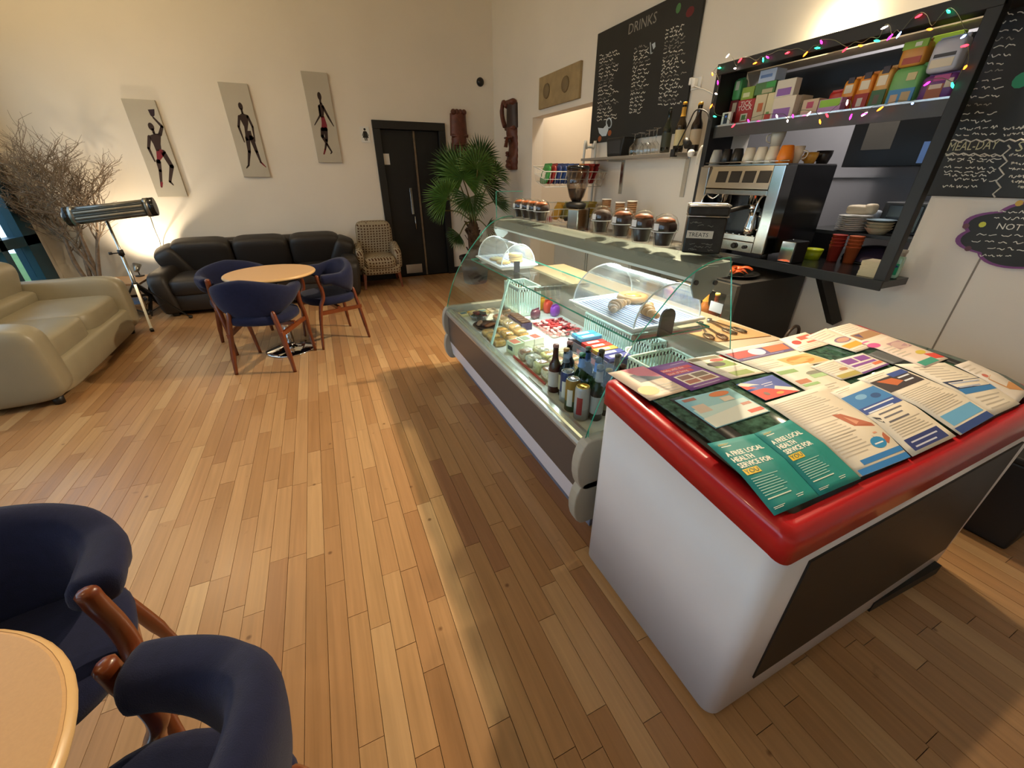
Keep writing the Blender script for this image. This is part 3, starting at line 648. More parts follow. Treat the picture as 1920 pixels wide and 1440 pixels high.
# ----------------------------------------------------------------- carved masks
m_carve = mat('carved_wood', '5f2f1e', .5, var=.25, vscale=18, bump=.3, bscale=40); m_carved = mat('carved_dark', '33201b', .5, var=.2, vscale=18)
def mask(M, lab, h, w, side):
    t = thing('carved_mask', lab, 'mask', (0, 0, 0)); t.matrix_basis = M
    def shell(u, v):                      # tapering half-barrel face, wavy carved outline
        a = math.pi*(u-.5)*1.0; k = .86+.14*math.sin(v*3.2+.3)+.03*math.sin(v*44); return (w/2*k*math.sin(a), -.10*math.cos(a)*(.7+.3*math.sin(v*9)), v*h*.62)
    b = MB(); b.grid(shell, 18, 26); b.box(-w*.42, w*.42, -.02, 0, .01, h*.61); b.build('face', m_carve, t)
    b = MB(); b.grid(lambda u, v: (w*.5*math.sin(math.pi*(u-.5))*(1-.12*v), -.085*math.cos(math.pi*(u-.5)), h*(.60+.33*v)), 16, 10); b.box(-w*.44, w*.44, -.02, 0, h*.6, h*.93)
    b.build('headdress', m_carved if side else m_carve, t)
    for k in range(4): b = MB(); b.ell((w*(-.3+.2*k), -.05, h*.945), (w*.14, .05, h*.045)); b.build('crest_knob', m_carve, t)
    b = MB(); b.cyl((-w*.46, -.06, h*.60), (w*.46, -.06, h*.60), .022); b.cyl((-w*.40, -.085, h*.47), (w*.40, -.085, h*.47), .014); b.build('brow_band', m_carve, t)
    b = MB(); b.bar((0, -.10, h*.47), (0, -.125, h*.33), .02, .03, w1=.05, h1=.04); b.build('nose', m_carve, t)
    for s_ in (-1, 1):
        b = MB(); b.ell((s_*w*.2, -.092, h*.42), (.036, .016, .018)); b.build('eye', m_carved, t)
    b = MB(); b.ell((0, -.10, h*.25), (.05, .022, .02)); b.ell((0, -.10, h*.215), (.045, .022, .016)); b.build('mouth', m_carve, t)
    b = MB(); b.ell((0, -.07, h*.06), (w*.3, .05, h*.05)); b.ell((0, -.06, h*.13), (w*.36, .05, .03)); b.build('beard', m_carve, t)
    if side:
        b = MB(); b.tube(path_smooth([(-w*.2, -.08, h*.9), (-w*.55, -.08, h*.97), (-w*.75, -.08, h*.86), (-w*.72, -.07, h*.74), (-w*.5, -.07, h*.64)], 6), [.03]*12+[.034]*13, 8); b.build('trunk', m_carve, t)
    return t
mask(T(2.17, YB, 1.50), 'tall carved wooden mask on the far wall behind the palm', .86, .27, 0)
mask(T(XR, 6.02, 1.56) @ rot(z=rad(-90)), 'tall carved wooden mask with a curling trunk, on the counter-side wall above the palm', .86, .30, 1)
# ----------------------------------------------------------------- fan palm
m_leaf = mat('palm_green', '486a2a', .5, var=.2, vscale=9); m_leafd = mat('palm_green_dark', '324f1f', .55, var=.2, vscale=9); m_stem = mat('palm_stem', '5b5a2a', .6); m_fib = mat('palm_fibre', '4a3622', .9, var=.4, vscale=40, bump=.6, bscale=60)
PX, PY = 2.06, 5.95
t = thing('fan_palm', 'tall potted fan palm with spiky green leaves beside the black door', 'plant', (PX, PY, 0))
MB().lathe([(.17, 0), (.18, .02), (.22, .36), (.235, .36), (.235, .40), (.21, .40), (.20, .33), (0, .33)], 28).build('pot', mat('dark_pot', '2c231d', .7), t)
MB().lathe([(.10, .30), (.085, .5), (.09, .7), (.07, .85), (.03, .93)], 14).build('trunk', m_fib, t)
rl = random.Random(8)
for k in range(26):
    a = rl.uniform(0, 6.28); z = rl.uniform(.38, .85); d = Vector((math.cos(a), math.sin(a), .9)); MB().bar(Vector((.075*d.x, .075*d.y, z)), Vector((.13*d.x, .13*d.y, z+.09)), .03, .008).build('leaf_stub', m_fib, t)
def fan(tip_px, Yp, r, facing, spread, tilt, mt, n=30):
    hub = onY(tip_px[0], tip_px[1], Yp)-Vector((PX, PY, 0)); base = Vector((rl.uniform(-.03, .03), rl.uniform(-.03, .03), .88))
    lf = MB(); mid = base.lerp(hub, .5)+Vector((0, 0, .06)); P_ = path_smooth([base, mid, hub], 5)
    d = (hub-base).normalized(); d = Vector((math.cos(rad(tilt)), 0, math.sin(rad(tilt)))) if tilt is not None else d
    nrm = Vector(facing).normalized(); d = (d-nrm*d.dot(nrm)).normalized(); sd = nrm.cross(d)
    for k in range(n):
        a = rad(lerp(-spread/2, spread/2, k/(n-1))); L = r*rl.uniform(.86, 1.0)*(1-.18*abs(a)/3.14); u = d*math.cos(a)+sd*math.sin(a)
        q = (sd*math.cos(a)-d*math.sin(a)); w0 = L*math.tan(rad(spread/(n-1)))*.5
        droop = -nrm*0+Vector((0, 0, -1))*L*.10*rl.uniform(.3, 1.4)
        fold = nrm*(.012 if k % 2 else -.006)
        a0 = hub; m1 = hub+u*L*.55; e1 = hub+u*L+droop
        lf.add([a0, m1-q*w0*.62+fold, m1+fold*-.8, m1+q*w0*.62+fold, hub+u*L*.8-q*w0*.3+droop*.5, hub+u*L*.8+q*w0*.3+droop*.5, e1], [(0, 2, 1), (0, 3, 2), (1, 2, 4), (2, 5, 4), (2, 3, 5), (4, 5, 6)], 0, False)
    o = lf.build('fan_leaf', mt, t); MB().tube(P_, [.011]*6+[.008]*(len(P_)-6), 6).build('leaf_stalk', m_stem, t)
fan((868, 335), 5.72, .46, (-.35, -1, .05), 290, 96, m_leaf, 46)
fan((838, 372), 5.55, .36, (-.45, -1, .45), 200, 150, m_leaf, 34)
fan((905, 345), 5.85, .44, (.15, -1, .30), 190, 40, m_leafd, 34)
fan((925, 325), 5.75, .34, (.3, -1, .6), 150, 50, m_leaf, 26)
fan((850, 318), 6.05, .40, (-.2, -1, .1), 200, 120, m_leafd, 32)
fan((832, 395), 5.6, .26, (-.2, -.8, .9), 110, 190, m_leafd, 20)
fan((925, 378), 5.7, .34, (.1, -.8, .9), 120, 10, m_leafd, 22)
fan((862, 440), 5.6, .22, (-.2, -1, .4), 150, 215, m_leafd, 20)
fan((900, 300), 6.1, .38, (0, -1, -.1), 200, 85, m_leafd, 30)
fan((880, 370), 5.5, .34, (-.1, -1, .5), 230, 260, m_leafd, 34)
fan((895, 318), 5.6, .40, (.2, -1, .2), 220, 70, m_leaf, 36)
fan((912, 425), 5.75, .24, (.2, -1, .4), 140, -25, m_leafd, 20)
# ----------------------------------------------------------------- garden seen through the window
struct(MB().box(-12, XL-.2, -8, 14, -.25, -.15).build('ground_outside', mat('garden_grass', '54743a', .95, var=.2, vscale=2), w=True))
m_gleaf = mat('hedge_leaf', '6f9a45', .7, var=.3, vscale=5)
for i, (hx, hy, lab) in enumerate(((-6.4, 9.2, 'leafy green garden shrub outside the window beside the cream sofa'), (-6.2, 3.0, 'leafy green garden shrub outside the middle windows'))):
    t = thing('garden_shrub', lab, 'shrub', (hx, hy, -.15)); b = MB(); rh = random.Random(i)
    for k in range(1500):
        u = Vector((rh.gauss(0, 1), rh.gauss(0, 1), rh.gauss(0, 1))).normalized()*rh.uniform(.7, 1.0); p = Vector((u.x*1.3, u.y*1.7, 1.1+u.z*1.1)); a = Vector((rh.uniform(-1, 1), rh.uniform(-1, 1), rh.uniform(-1, 1)))*.13; c = Vector((rh.uniform(-1, 1), rh.uniform(-1, 1), rh.uniform(-1, 1)))*.1
        b.add([p-a, p+c, p+a, p-c], [(0, 1, 2, 3)])
    b.build('foliage', m_gleaf, t, kind='stuff'); MB().cyl((0, 0, 0), (0, 0, 1.0), .06).build('trunk', m_bark, t)
# ================================================================= DISPLAY COUNTER
CY0, CY1 = 1.045, 3.0
PROF = [(.782, .528), (.80, .60), (.845, .732), (.90, .843), (.98, .957), (1.06, 1.047), (1.12, 1.112), (1.183, 1.161), (1.253, 1.192), (1.315, 1.204), (1.36, 1.206)]
m_trimg = mat('counter_trim', 'b7b8b2', .3, .5); m_panel = mat('counter_brown_panel', '544c48', .35); m_lilac = mat('counter_white_panel', 'd9d8e2', .35); m_kick = mat('counter_kick', '6d7488', .45)
m_endcap = mat('counter_end_cap', 'a9a699', .5); m_deck = mat('counter_deck', 'dfe6e2', .3, .0); m_canopy = mat('canopy_grey', '8e948f', .35, .3); m_work = mat('worktop_beige', 'bba98a', .45, var=.05)
t = thing('display_counter', 'curved glass serve-over display counter full of snacks and drinks', 'display counter', (1.3, 2.02, 0)); case = t
MB().box(.885, 1.62, CY0+.03, CY1-.02, 0, .17).build('kick_plinth', m_kick, t, w=True, bevel=.004)
b = MB(); b.prism([(.788, .275), (.805, .155), (.89, .15), (.89, .275)], 'y', CY0+.02, CY1-.02); b.build('lower_panel', m_lilac, t, w=True, bevel=.003)
b = MB(); b.prism([(.784, .50), (.786, .275), (.83, .27), (.83, .50)], 'y', CY0+.02, CY1-.02); b.build('front_panel', m_panel, t, w=True, bevel=.002)
b = MB(); b.prism([(.768, .518), (.772, .50), (.85, .50), (.85, .528), (.83, .532), (.775, .532)], 'y', CY0+.02, CY1-.02); b.build('ledge_rail', m_trimg, t, w=True, bevel=.003)
MB().prism([(.793, .533), (.80, .54), (.825, .54), (.832, .531)], 'y', CY0+.02, CY1-.02).build('glass_channel', mat('glass_channel', 'c9cdbd', .25, .6), t, w=True)
MB().box(.83, 1.62, CY0+.03, CY1-.03, .46, .50).build('deck', m_deck, t, w=True)
MB().box(.89, 1.62, CY0+.03, CY1-.03, .17, .46).build('tank', m_kick, t, w=True)
MB().box(1.60, 1.80, CY0+.02, CY1-.02, 0, .785).build('rear_cabinet', mat('rear_cabinet', 'a59c8c', .5), t, w=True)
MB().box(1.53, 1.845, CY0+.0, CY1, .785, .805).build('rear_worktop', m_work, t, w=True, bevel=.003)
for y0, y1, s_ in ((CY0-.03, CY0+.02, -1), (CY1-.02, CY1+.03, 1)):
    for zc, hh in ((.435, .125), (.235, .115)):
        pts = [(.80+.055*math.cos(a)*(-1), zc+hh*math.sin(a)) for a in [-math.pi/2+math.pi*k/10 for k in range(11)]]+[(1.62, zc+hh), (1.62, zc-hh)]
        MB().prism(pts, 'y', y0, y1, smooth=False).build('end_cap', m_endcap, t, w=True, bevel=.006)
# curved front glass, end glasses, shelf
PS = [(p.x, p.y) for p in path_smooth([(a, c, 0) for a, c in PROF], 3)]
def shell(P, th):
    out = []
    for i, p in enumerate(P):
        a = Vector(P[max(i-1, 0)]); c = Vector(P[min(i+1, len(P)-1)]); d = (c-a).normalized(); out.append((p[0]+d.y*th, p[1]-d.x*th))
    return out
IN = shell(PS, .006)
b = MB(); n = len(PS); y0, y1 = CY0+.002, CY1-.002
for i in range(n-1):
    b.add([(PS[i][0], y0, PS[i][1]), (PS[i+1][0], y0, PS[i+1][1]), (PS[i+1][0], y1, PS[i+1][1]), (PS[i][0], y1, PS[i][1])], [(0, 1, 2, 3)], 0, True)
    b.add([(IN[i][0], y0, IN[i][1]), (IN[i+1][0], y0, IN[i+1][1]), (IN[i+1][0], y1, IN[i+1][1]), (IN[i][0], y1, IN[i][1])], [(0, 3, 2, 1)], 0, True)
    for y in (y0, y1): b.add([(PS[i][0], y, PS[i][1]), (PS[i+1][0], y, PS[i+1][1]), (IN[i+1][0], y, IN[i+1][1]), (IN[i][0], y, IN[i][1])], [(0, 1, 2, 3)], 1)
b.build('curved_glass', [g_case, g_edge], t, w=True)
for y0 in (CY0-.004, CY1-.004):
    pts = [q for q in PS[3:]]+[(1.385, 1.15), (1.46, .93), (1.53, .72), (1.53, .53), (.80, .53)]
    b = MB(); P3 = [(p[0], y0, p[1]) for p in pts]; P4 = [(p[0], y0+.006, p[1]) for p in pts]; n = len(pts)
    b.add(P3, [tuple(range(n))], 0); b.add(P4, [tuple(range(n))], 0)
    for i in range(n): j = (i+1) % n; b.add([P3[i], P3[j], P4[j], P4[i]], [(0, 1, 2, 3)], 1)
    b.build('end_glass', [g_case, g_edge], t, w=True)
b = MB(); x0, x1, y0, y1, z0, z1 = 1.005, 1.41, 1.10, 2.985, .905, .913
b.quad((x0, y0, z1), (x1, y0, z1), (x1, y1, z1), (x0, y1, z1), 0); b.quad((x0, y0, z0), (x1, y0, z0), (x1, y1, z0), (x0, y1, z0), 0)
b.quad((x0, y0, z0), (x0, y1, z0), (x0, y1, z1), (x0, y0, z1), 1); b.quad((x1, y0, z0), (x1, y1, z0), (x1, y1, z1), (x1, y0, z1), 1); b.quad((x0, y0, z0), (x1, y0, z0), (x1, y0, z1), (x0, y0, z1), 1); b.quad((x0, y1, z0), (x1, y1, z0), (x1, y1, z1), (x0, y1, z1), 1)
b.build('glass_shelf', [g_case, g_edge], t, w=True)
for y in (1.16, 2.02, 2.92):
    b = MB(); b.bar((1.43, y, .88), (1.06, y, .894), .022, .02); b.build('shelf_bracket', m_steel, t, w=True)
b = MB(); b.prism([(-.045, 0), (.045, 0)]+[(.045*math.cos(a), .055+.045*math.sin(a)) for a in [math.pi*k/10 for k in range(11)]], 'y', -.006, .006); b.M = T(1.19, 1.108, .895)
b = MB(T(1.16, 1.098, .912)); b.prism([(-.035, 0), (.035, 0)]+[(.035*math.cos(a), .075+.035*math.sin(a)) for a in [math.pi*k/10 for k in range(11)]], 'y', -.005, .005); b.build('shelf_end_stop', m_dkgrey, t, w=True)
b = MB(T(1.12, 2.40, .912)); b.prism([(-.02, 0), (.02, 0), (.02, .07), (-.02, .07)], 'y', -.004, .004); b.build('shelf_end_stop', m_dkgrey, t, w=True)
# diagonal support strut of the front glass
MB().bar((.835, 2.18, .505), (1.02, 2.30, .905), .012, .012).build('glass_strut', mat('strut_glass', 'b7d8c8', .2), t, w=True)
# canopy with strip light
b = MB(); b.prism([(1.205, 1.135), (1.215, 1.128), (1.385, 1.128), (1.395, 1.14), (1.395, 1.186), (1.24, 1.182)], 'y', CY0+.012, CY1-.012); b.build('canopy', m_canopy, t, w=True, bevel=.002)
b = MB(); b.box(1.36, 1.425, CY0+.0, CY1, 1.199, 1.206); b.build('top_shelf', g_case, t, w=True)
MB().box(1.205, 1.21, CY0+.014, CY1-.014, 1.126, 1.137).build('canopy_edge', mat('edge_strip_white', 'e3e6e0', .3), t, w=True)
m_tube = mat('tube_light', 'e8fff6', .3, emit=14)
MB().cyl((1.35, CY0+.15, 1.119), (1.35, CY1-.15, 1.119), .008).build('strip_light', m_tube, t, w=True)
light('AREA', 'strip_light_beam', (1.30, 2.02, 1.122), 14, COOL, shape='RECTANGLE', size=.05, size_y=1.75).rotation_euler = (0, rad(10), 0)
for y in (CY0+.006, CY1-.012):
    b = MB(); pts = [(1.205, 1.165), (1.20, 1.11), (1.225, 1.065), (1.275, 1.05), (1.315, 1.08), (1.325, 1.13), (1.32, 1.175), (1.265, 1.18)]; b.prism(pts, 'y', y, y+.008); b.build('canopy_end_plate', m_canopy, t, w=True, bevel=.002)
    for q in ((1.215, 1.125), (1.315, 1.115)): MB().cyl((q[0], y-.008, q[1]), (q[0], y+.002, q[1]), .009, seg=10).build('bolt', m_black, t, w=True)
# green-edged sneeze pane on the far end of the top
b = MB(); b.quad((1.19, 2.90, 1.20), (1.40, 2.90, 1.20), (1.40, 2.90, 1.375), (1.19, 2.90, 1.375), 0); b.quad((1.19, 2.906, 1.20), (1.40, 2.906, 1.20), (1.40, 2.906, 1.375), (1.19, 2.906, 1.375), 0)
b.box(1.187, 1.19, 2.899, 2.907, 1.20, 1.378, 1); b.box(1.19, 1.40, 2.899, 2.907, 1.375, 1.378, 1); b.build('top_pane', [g_case, g_edge], t, w=True)

# ----------------------------------------------------------------- trays with roll-top domes
m_tray = mat('tray_white', 'e9ebe8', .3); g_dome = glass('dome_acrylic', (.97, .985, .985), .6, .05, 3.0, .05, haze=.15)  # diffuse haze in the dome stands in for brighter reflections
m_lines = mat('tray_blue_line', '6d86c9', .5)
def tray(x0, x1, y0, y1, lab, r, n):
    t = thing('cake_tray', lab, 'tray', ((x0+x1)/2, (y0+y1)/2, .9132)); w, d = x1-x0, y1-y0
    b = MB(); b.hexa([(-w/2+.02, -d/2+.02, 0), (w/2-.02, -d/2+.02, 0), (w/2-.02, d/2-.02, 0), (-w/2+.02, d/2-.02, 0)], [(-w/2, -d/2, .022), (w/2, -d/2, .022), (w/2, d/2, .022), (-w/2, d/2, .022)]); b.build('tray_base', m_tray, t, bevel=.004)
    b = MB(); b.tube([(-w/2, -d/2, .024), (w/2, -d/2, .024), (w/2, d/2, .024), (-w/2, d/2, .024)], .007, 8, closed=True); b.build('rim', m_tray, t)
    b = MB()
    for k in range(n): u = lerp(-w/2+.03, w/2-.03, k/(n-1)); b.box(u-.0035, u+.0035, -d/2+.03, d/2-.03, .0225, .0235)
    b.build('line_print', m_lines, t)
    R_ = w/2-.012; b = MB()
    for rr in (R_, R_-.003): b.grid(lambda u, v: (rr*math.cos(math.pi*u), lerp(-d/2+.015, d/2-.015, v), .028+rr*r*math.sin(math.pi*u)), 28, 1)
    for s_ in (-1, 1): b.add([(R_*math.cos(math.pi*k/28), s_*(d/2-.015), .028+R_*r*math.sin(math.pi*k/28)) for k in range(29)], [tuple(range(29))], 0)
    dm = b.build('dome_cover', g_dome, t)
    for s_ in (-1, 1): MB().tube([(R_*math.cos(math.pi*k/28), s_*(d/2-.013), .028+R_*r*math.sin(math.pi*k/28)) for k in range(29)], .0035, 6).build('dome_rim', mat('dome_edge', 'f2f5f3', .25), dm)
    return t
tray(1.032, 1.406, 1.135, 1.60, 'white tray with blue lines and a clear dome, holding three pastries', .90, 17)
tray(1.03, 1.30, 2.46, 2.93, 'small white tray under a clear dome, holding iced biscuits', 1.1, 9)
m_bisc = mat('biscuit', 'd9a94f', .7, var=.12, vscale=30); m_icing = mat('yellow_icing', 'ead486', .5)
for i, (x, y, z, tl) in enumerate(((1.11, 2.73, .9362, 0), (1.215, 2.62, .9362, 0), (1.218, 2.63, .9556, 0), (1.213, 2.625, .975, 4), (1.11, 2.60, .9362, 0))):
    t = thing('iced_biscuit', 'round yellow iced biscuit on the small domed tray', 'biscuit', (x, y, z), 0, 'iced biscuits on the small tray')
    MB().lathe([(.045, 0), (.05, .004), (.05, .012), (.046, .016)], 22).build('biscuit_base', m_bisc, t); MB().lathe([(.043, .0155), (.038, .019), (0, .0195)], 20).build('icing', m_icing, t)
m_past = mat('pastry_brown', 'b98244', .45, var=.35, vscale=35, bump=.3, bscale=60)
for i, (x, y, k, lab) in enumerate(((1.305, 1.475, 0, 'round apple danish pastry on the lined tray'), (1.135, 1.385, 1, 'plain croissant on the lined tray, beside the danish'), (1.215, 1.27, 2, 'twisted chocolate-drizzled pastry on the lined tray'))):
    t = thing('pastry', lab, 'pastry', (x, y, .9365), .5*i)
    if k == 0:
        MB().lathe([(.05, 0), (.075, .012), (.07, .03), (.055, .034), (.04, .024), (0, .024)], 24).build('dough', m_past, t); MB().lathe([(.042, .0245), (.03, .032), (0, .034)], 18).build('filling', mat('apple_filling', 'd98a3c', .25), t)
    else:
        for j in range(7):
            a = (j-3)/3.0; MB().ell((a*.075, -.025*a*a, .024), (.018, .034*(1-.55*abs(a)), .027*(1-.5*abs(a))), R=rot(z=-.35*a)).build('dough_segment', m_past, t)

# ----------------------------------------------------------------- drinks inside the counter
Zd = .50
def rgb(h): return h
m_cap = {}
def cmat(h, rough=.4, metal=0.0): return mat('c_'+h+('m' if metal else '')+('g' if rough < .2 else ''), h, rough, metal)
def can(x, y, lab, col, col2, top='d5d5d5', h=.165):
    t = thing('drink_can', lab, 'can', (x, y, Zd), 0, 'cans in the display counter'); r = .033
    MB().lathe([(.024, 0), (r, .008), (r, .06)], 24, capt=False).build('can_base', cmat(col2, .3, .3), t); MB().lathe([(r+.0002, .06), (r+.0002, h-.014), (.0285, h-.002)], 24, capb=False, capt=False).build('can_body', cmat(col, .3, .3), t)
    MB().lathe([(.0285, h-.002), (.0285, h), (.026, h), (.025, h-.004), (0, h-.004)], 24, capb=False).build('can_lid', cmat(top, .25, .9), t); MB().cb((0, .006, h-.002), (.012, .02, .002)).build('ring_pull', cmat(top, .25, .9), t)
    MB().add([((r+.0006)*math.cos(a), (r+.0006)*math.sin(a), z) for z in (.035, .12) for a in [-2.9+.1*k for k in range(9)]], [(k, k+1, k+10, k+9) for k in range(8)], 0, True).build('label_stripe', cmat('9a2b30' if col == 'b9bcc2' else 'e6e3da', .4), t)
can(.925, 1.412, 'navy and silver drink can with a silver lid, in the display counter', '2b3870', 'aeb2b6')
can(.905, 1.332, 'gold and green drink can with a silver lid, in the display counter', '9a7a35', '3f5233')
can(.905, 1.252, 'grey drink can with a gold lid and red stripe, in the display counter', 'b9bcc2', 'a5a8ab', 'd9b04c')
def bottle(x, y, z, h, lab, glassc, lab1, capc, neckc=None, r=.031, group='bottles in the display counter', name='drink_bottle', tag_=None):
    t = thing(name, lab, 'bottle', (x, y, z), 0, group)
    pr = [(r*.9, 0), (r, .006), (r, h*.52), (r*.93, h*.58), (r*.55, h*.68), (.0145, h*.76), (.0135, h*.93), (.015, h*.935), (.015, h*.955), (.0135, h*.96), (.0135, h*.97)]
    MB().lathe(pr, 20).build('bottle_body', cmat(glassc, .12), t); MB().lathe([(r+.0006, h*.14), (r+.0006, h*.46)], 20, capb=False, capt=False).build('label_band', cmat(lab1, .55), t)
    MB().lathe([(.0155, h*.945), (.0155, h*.985), (.013, h), (0, h)], 14).build('cap', cmat(capc, .35, .3), t)
    if neckc: MB().lathe([(.0185, h*.72), (.0150, h*.78), (.0150, h*.90)], 16, capb=False, capt=False).build('neck_label', cmat(neckc, .5), t)
    return t
BT = [(.925, 1.53, .255, 'slim red-brown glass beer bottle with a bare neck, beside the navy can', '4a1f1c', 'c9c2bd', 'b98a84', None),
      (.952, 1.475, .25, 'dark bottle with a blue neck tag behind the navy can', '14161c', 'b8ac84', 'c79a5a', '7d8a98'),
      (1.0, 1.525, .26, 'dark red bottle with a pink cap behind the slim red-brown one', '3a1512', '2a1512', 'b58484', '33201f'),
      (.995, 1.405, .245, 'dark green bottle with a green cap and blue collar', '10201a', '1e4a6e', '2f7a42', '4c7fc4'),
      (1.055, 1.445, .25, 'black bottle with a dull green cap behind the green-capped one', '15171c', '32353c', '4f6a52', '3c5f9a'),
      (.965, 1.225, .265, 'dark bottle with a grey neck band and pale label, beside the grey can', '191b1c', 'a9aaa8', '6a6a66', '8d8f90'),
      (1.04, 1.34, .24, 'black bottle with a bright blue neck tag', '111318', '22262e', '38404a', '4f84d8'),
      (1.10, 1.40, .245, 'black bottle with a dark cap at the rear of the drinks', '15181a', '2a3034', '2c3330', None),
      (1.15, 1.34, .235, 'clear grey plastic bottle behind the black bottles', '6d7377', '8d9397', '55595c', None),
      (1.03, 1.245, .225, 'brown bottle with a gold cap next to the end glass', '3a2416', '7d6a3a', 'b9a04f', None),
      (1.12, 1.265, .22, 'short brown bottle with a brown cap under the shelf end', '2f1c14', '4a2b20', '5a3a2c', None),
      (1.19, 1.21, .21, 'short dark bottle next to the white slotted basket', '1a1412', '3a2c28', '4a4440', None)]
for x, y, h, lab, g, l1, cc, nk in BT: bottle(x, y, Zd, h, lab, g, l1, cc, nk)

# ----------------------------------------------------------------- snacks inside the counter
g_wrap = glass('clear_wrap', (.97, .98, .97), .55, .10, 2.0, .18)
def carton(px_, py_, sx, sy, sz, lab, col, front, group, rz=0.0):
    p = onZ(px_, py_, Zd+sz); t = thing('snack_carton', lab, 'carton', (p.x, p.y, Zd), rz, group)
    MB().box(-sx/2, sx/2, -sy/2, sy/2, 0, sz).build('box', cmat(col, .5), t, bevel=.003); MB().box(-sx*.38, sx*.3, -sy*.36, sy*.36, sz, sz+.0008).build('print', cmat(front, .5), t); MB().box(-sx/2-.0006, -sx/2+.001, -sy*.3, sy*.3, sz*.35, sz*.7).build('window', cmat('2e3a2c', .4), t)
carton(966, 640, .075, .09, .075, 'green and white carton with a red print, nearest the front glass', 'c9d3ae', 'd77a5a', 'snack cartons', .15)
carton(985, 634, .075, .09, .07, 'white carton with a grey print, between two other cartons', 'dfe2cf', '7d8d7a', 'snack cartons', .15)
carton(1004, 630, .075, .09, .07, 'white carton with a red print, behind the other cartons', 'e4e2d4', 'b5584a', 'snack cartons', .15)
def pack(px_, py_, sx, sy, sz, lab, col, fill=None, rz=0.0, name='wrapped_cake', group='wrapped cakes in the counter', z0=None, wrap=True):
    z0 = Zd if z0 is None else z0; p = onZ(px_, py_, z0+sz*.6); t = thing(name, lab, 'snack', (p.x, p.y, z0), rz, group)
    b = MB(); cushion(b, (0, 0, sz*.45), (sx*.9, sy*.9, sz*.85), .35, 14, 8); b.build('cake', cmat(col, .6), t)
    if fill: b = MB(); cushion(b, (0, 0, sz*.66), (sx*.8, sy*.8, sz*.5), .5, 12, 8); b.build('topping', mat('top_'+fill, fill, .5, var=.4, vscale=60), t)
    if wrap:
        b = MB(); cushion(b, (0, 0, sz*.52), (sx, sy, sz), .5, 16, 8)
        for s_ in (-1, 1): b.add([(s_*sx*.48, -sy*.4, sz*.5), (s_*sx*.62, -sy*.46, sz*.56), (s_*sx*.62, sy*.46, sz*.46), (s_*sx*.48, sy*.4, sz*.5)], [(0, 1, 2, 3)])
        b.build('clear_wrapper', g_wrap, t)
def pack2(x, y, sx, sy, sz, lab, col, fill, rz, group, z0=0.0):
    t = thing('wrapped_snack', lab, 'snack', (x, y, Zd+z0), rz, group)
    b = MB(); cushion(b, (0, 0, sz*.45), (sx*.9, sy*.9, sz*.8), .35, 12, 6); b.build('cake', mat('cake_'+col, col, .6, var=.25, vscale=50), t)
    if fill: b = MB(); cushion(b, (rg.uniform(-.01, .01), rg.uniform(-.01, .01), sz*.68), (sx*.7, sy*.7, sz*.45), .55, 12, 6); b.build('topping', mat('top_'+fill, fill, .5, var=.5, vscale=70), t)
    b = MB(); nu, nv = 14, 6; jit = [[rg.uniform(.94, 1.03) for _ in range(nu)] for _ in range(nv+1)]
    def wr(u, v):
        k = jit[int(round(v*nv))][int(round(u*nu)) % nu]; t_ = (v-.5)*math.pi; a_ = u*2*math.pi
        return (sgn(math.cos(t_), .5)*sgn(math.cos(a_), .5)*sx/2*k, sgn(math.cos(t_), .5)*sgn(math.sin(a_), .5)*sy/2*k, sz*.53+sgn(math.sin(t_), .5)*sz*.52*k)
    b.grid(wr, nu, nv, closeu=True, smooth=False)
    for s_ in (-1, 1): b.add([(s_*sx*.45, -sy*.4, sz*.5), (s_*sx*.53, -sy*.46, sz*.56), (s_*sx*.53, sy*.46, sz*.46), (s_*sx*.45, sy*.4, sz*.5)], [(0, 1, 2, 3)])
    b.build('clear_wrapper', g_wrap, t)
rg = random.Random(31)
KIND = {'waffle': ('golden waffle in clear film in the rows by the glass strut', (('d0a24e', 'c08a35'), ('d4b070', 'c79a58'))), 'biscuit': ('oat biscuit pack in crinkled clear film beside the sweet tub', (('c9a868', '8a6436'), ('c2b088', '8f7a50'), ('bda878', '6f5a34'))),
        'dark': ('dark fruit bar in clear film at the far end of the counter', (('8a6a48', '4a3020'), ('7a5a48', '3c4a34'), ('a07a5a', '7a3a2c'))), 'tub': ('pale cake slice in a clear tub on the red-edged tray', (('c7c78a', 'b98a4a'), ('cfcdb0', 'c9bfa5'), ('d2c8a0', 'a8744a')))}
for i, x in enumerate((.905, 1.003, 1.10, 1.195)):
    for j in range(8):
        y = 2.21+.094*j
        if (x < 1.05 and 2.44 < y < 2.70) or (x < 1.15 and y > 2.72) or (x > 1.15 and (y < 2.64 or y > 2.8)): continue
        k = 'waffle' if y < 2.44 else ('biscuit' if y < 2.62 else 'dark'); lab, cs = KIND[k]; c, f_ = rg.choice(cs)
        pack2(x+rg.uniform(-.001, .001), y+rg.uniform(-.001, .001), .088, .084, rg.uniform(.045, .06), 'wrapped '+lab, c, f_, rg.uniform(-.02, .02), {'waffle': 'wrapped waffles', 'biscuit': 'wrapped biscuits', 'dark': 'wrapped dark bars'}[k])
for i, x in enumerate((.965, 1.062, 1.16)):
    for j in range(4):
        y = 1.645+.096*j
        if x > 1.1 and y > 1.90: continue
        lab, cs = KIND['tub']; c, f_ = rg.choice(cs); pack2(x, y, .088, .086, .072, 'wrapped '+lab, c, f_, 0, 'wrapped cake slices', .004)
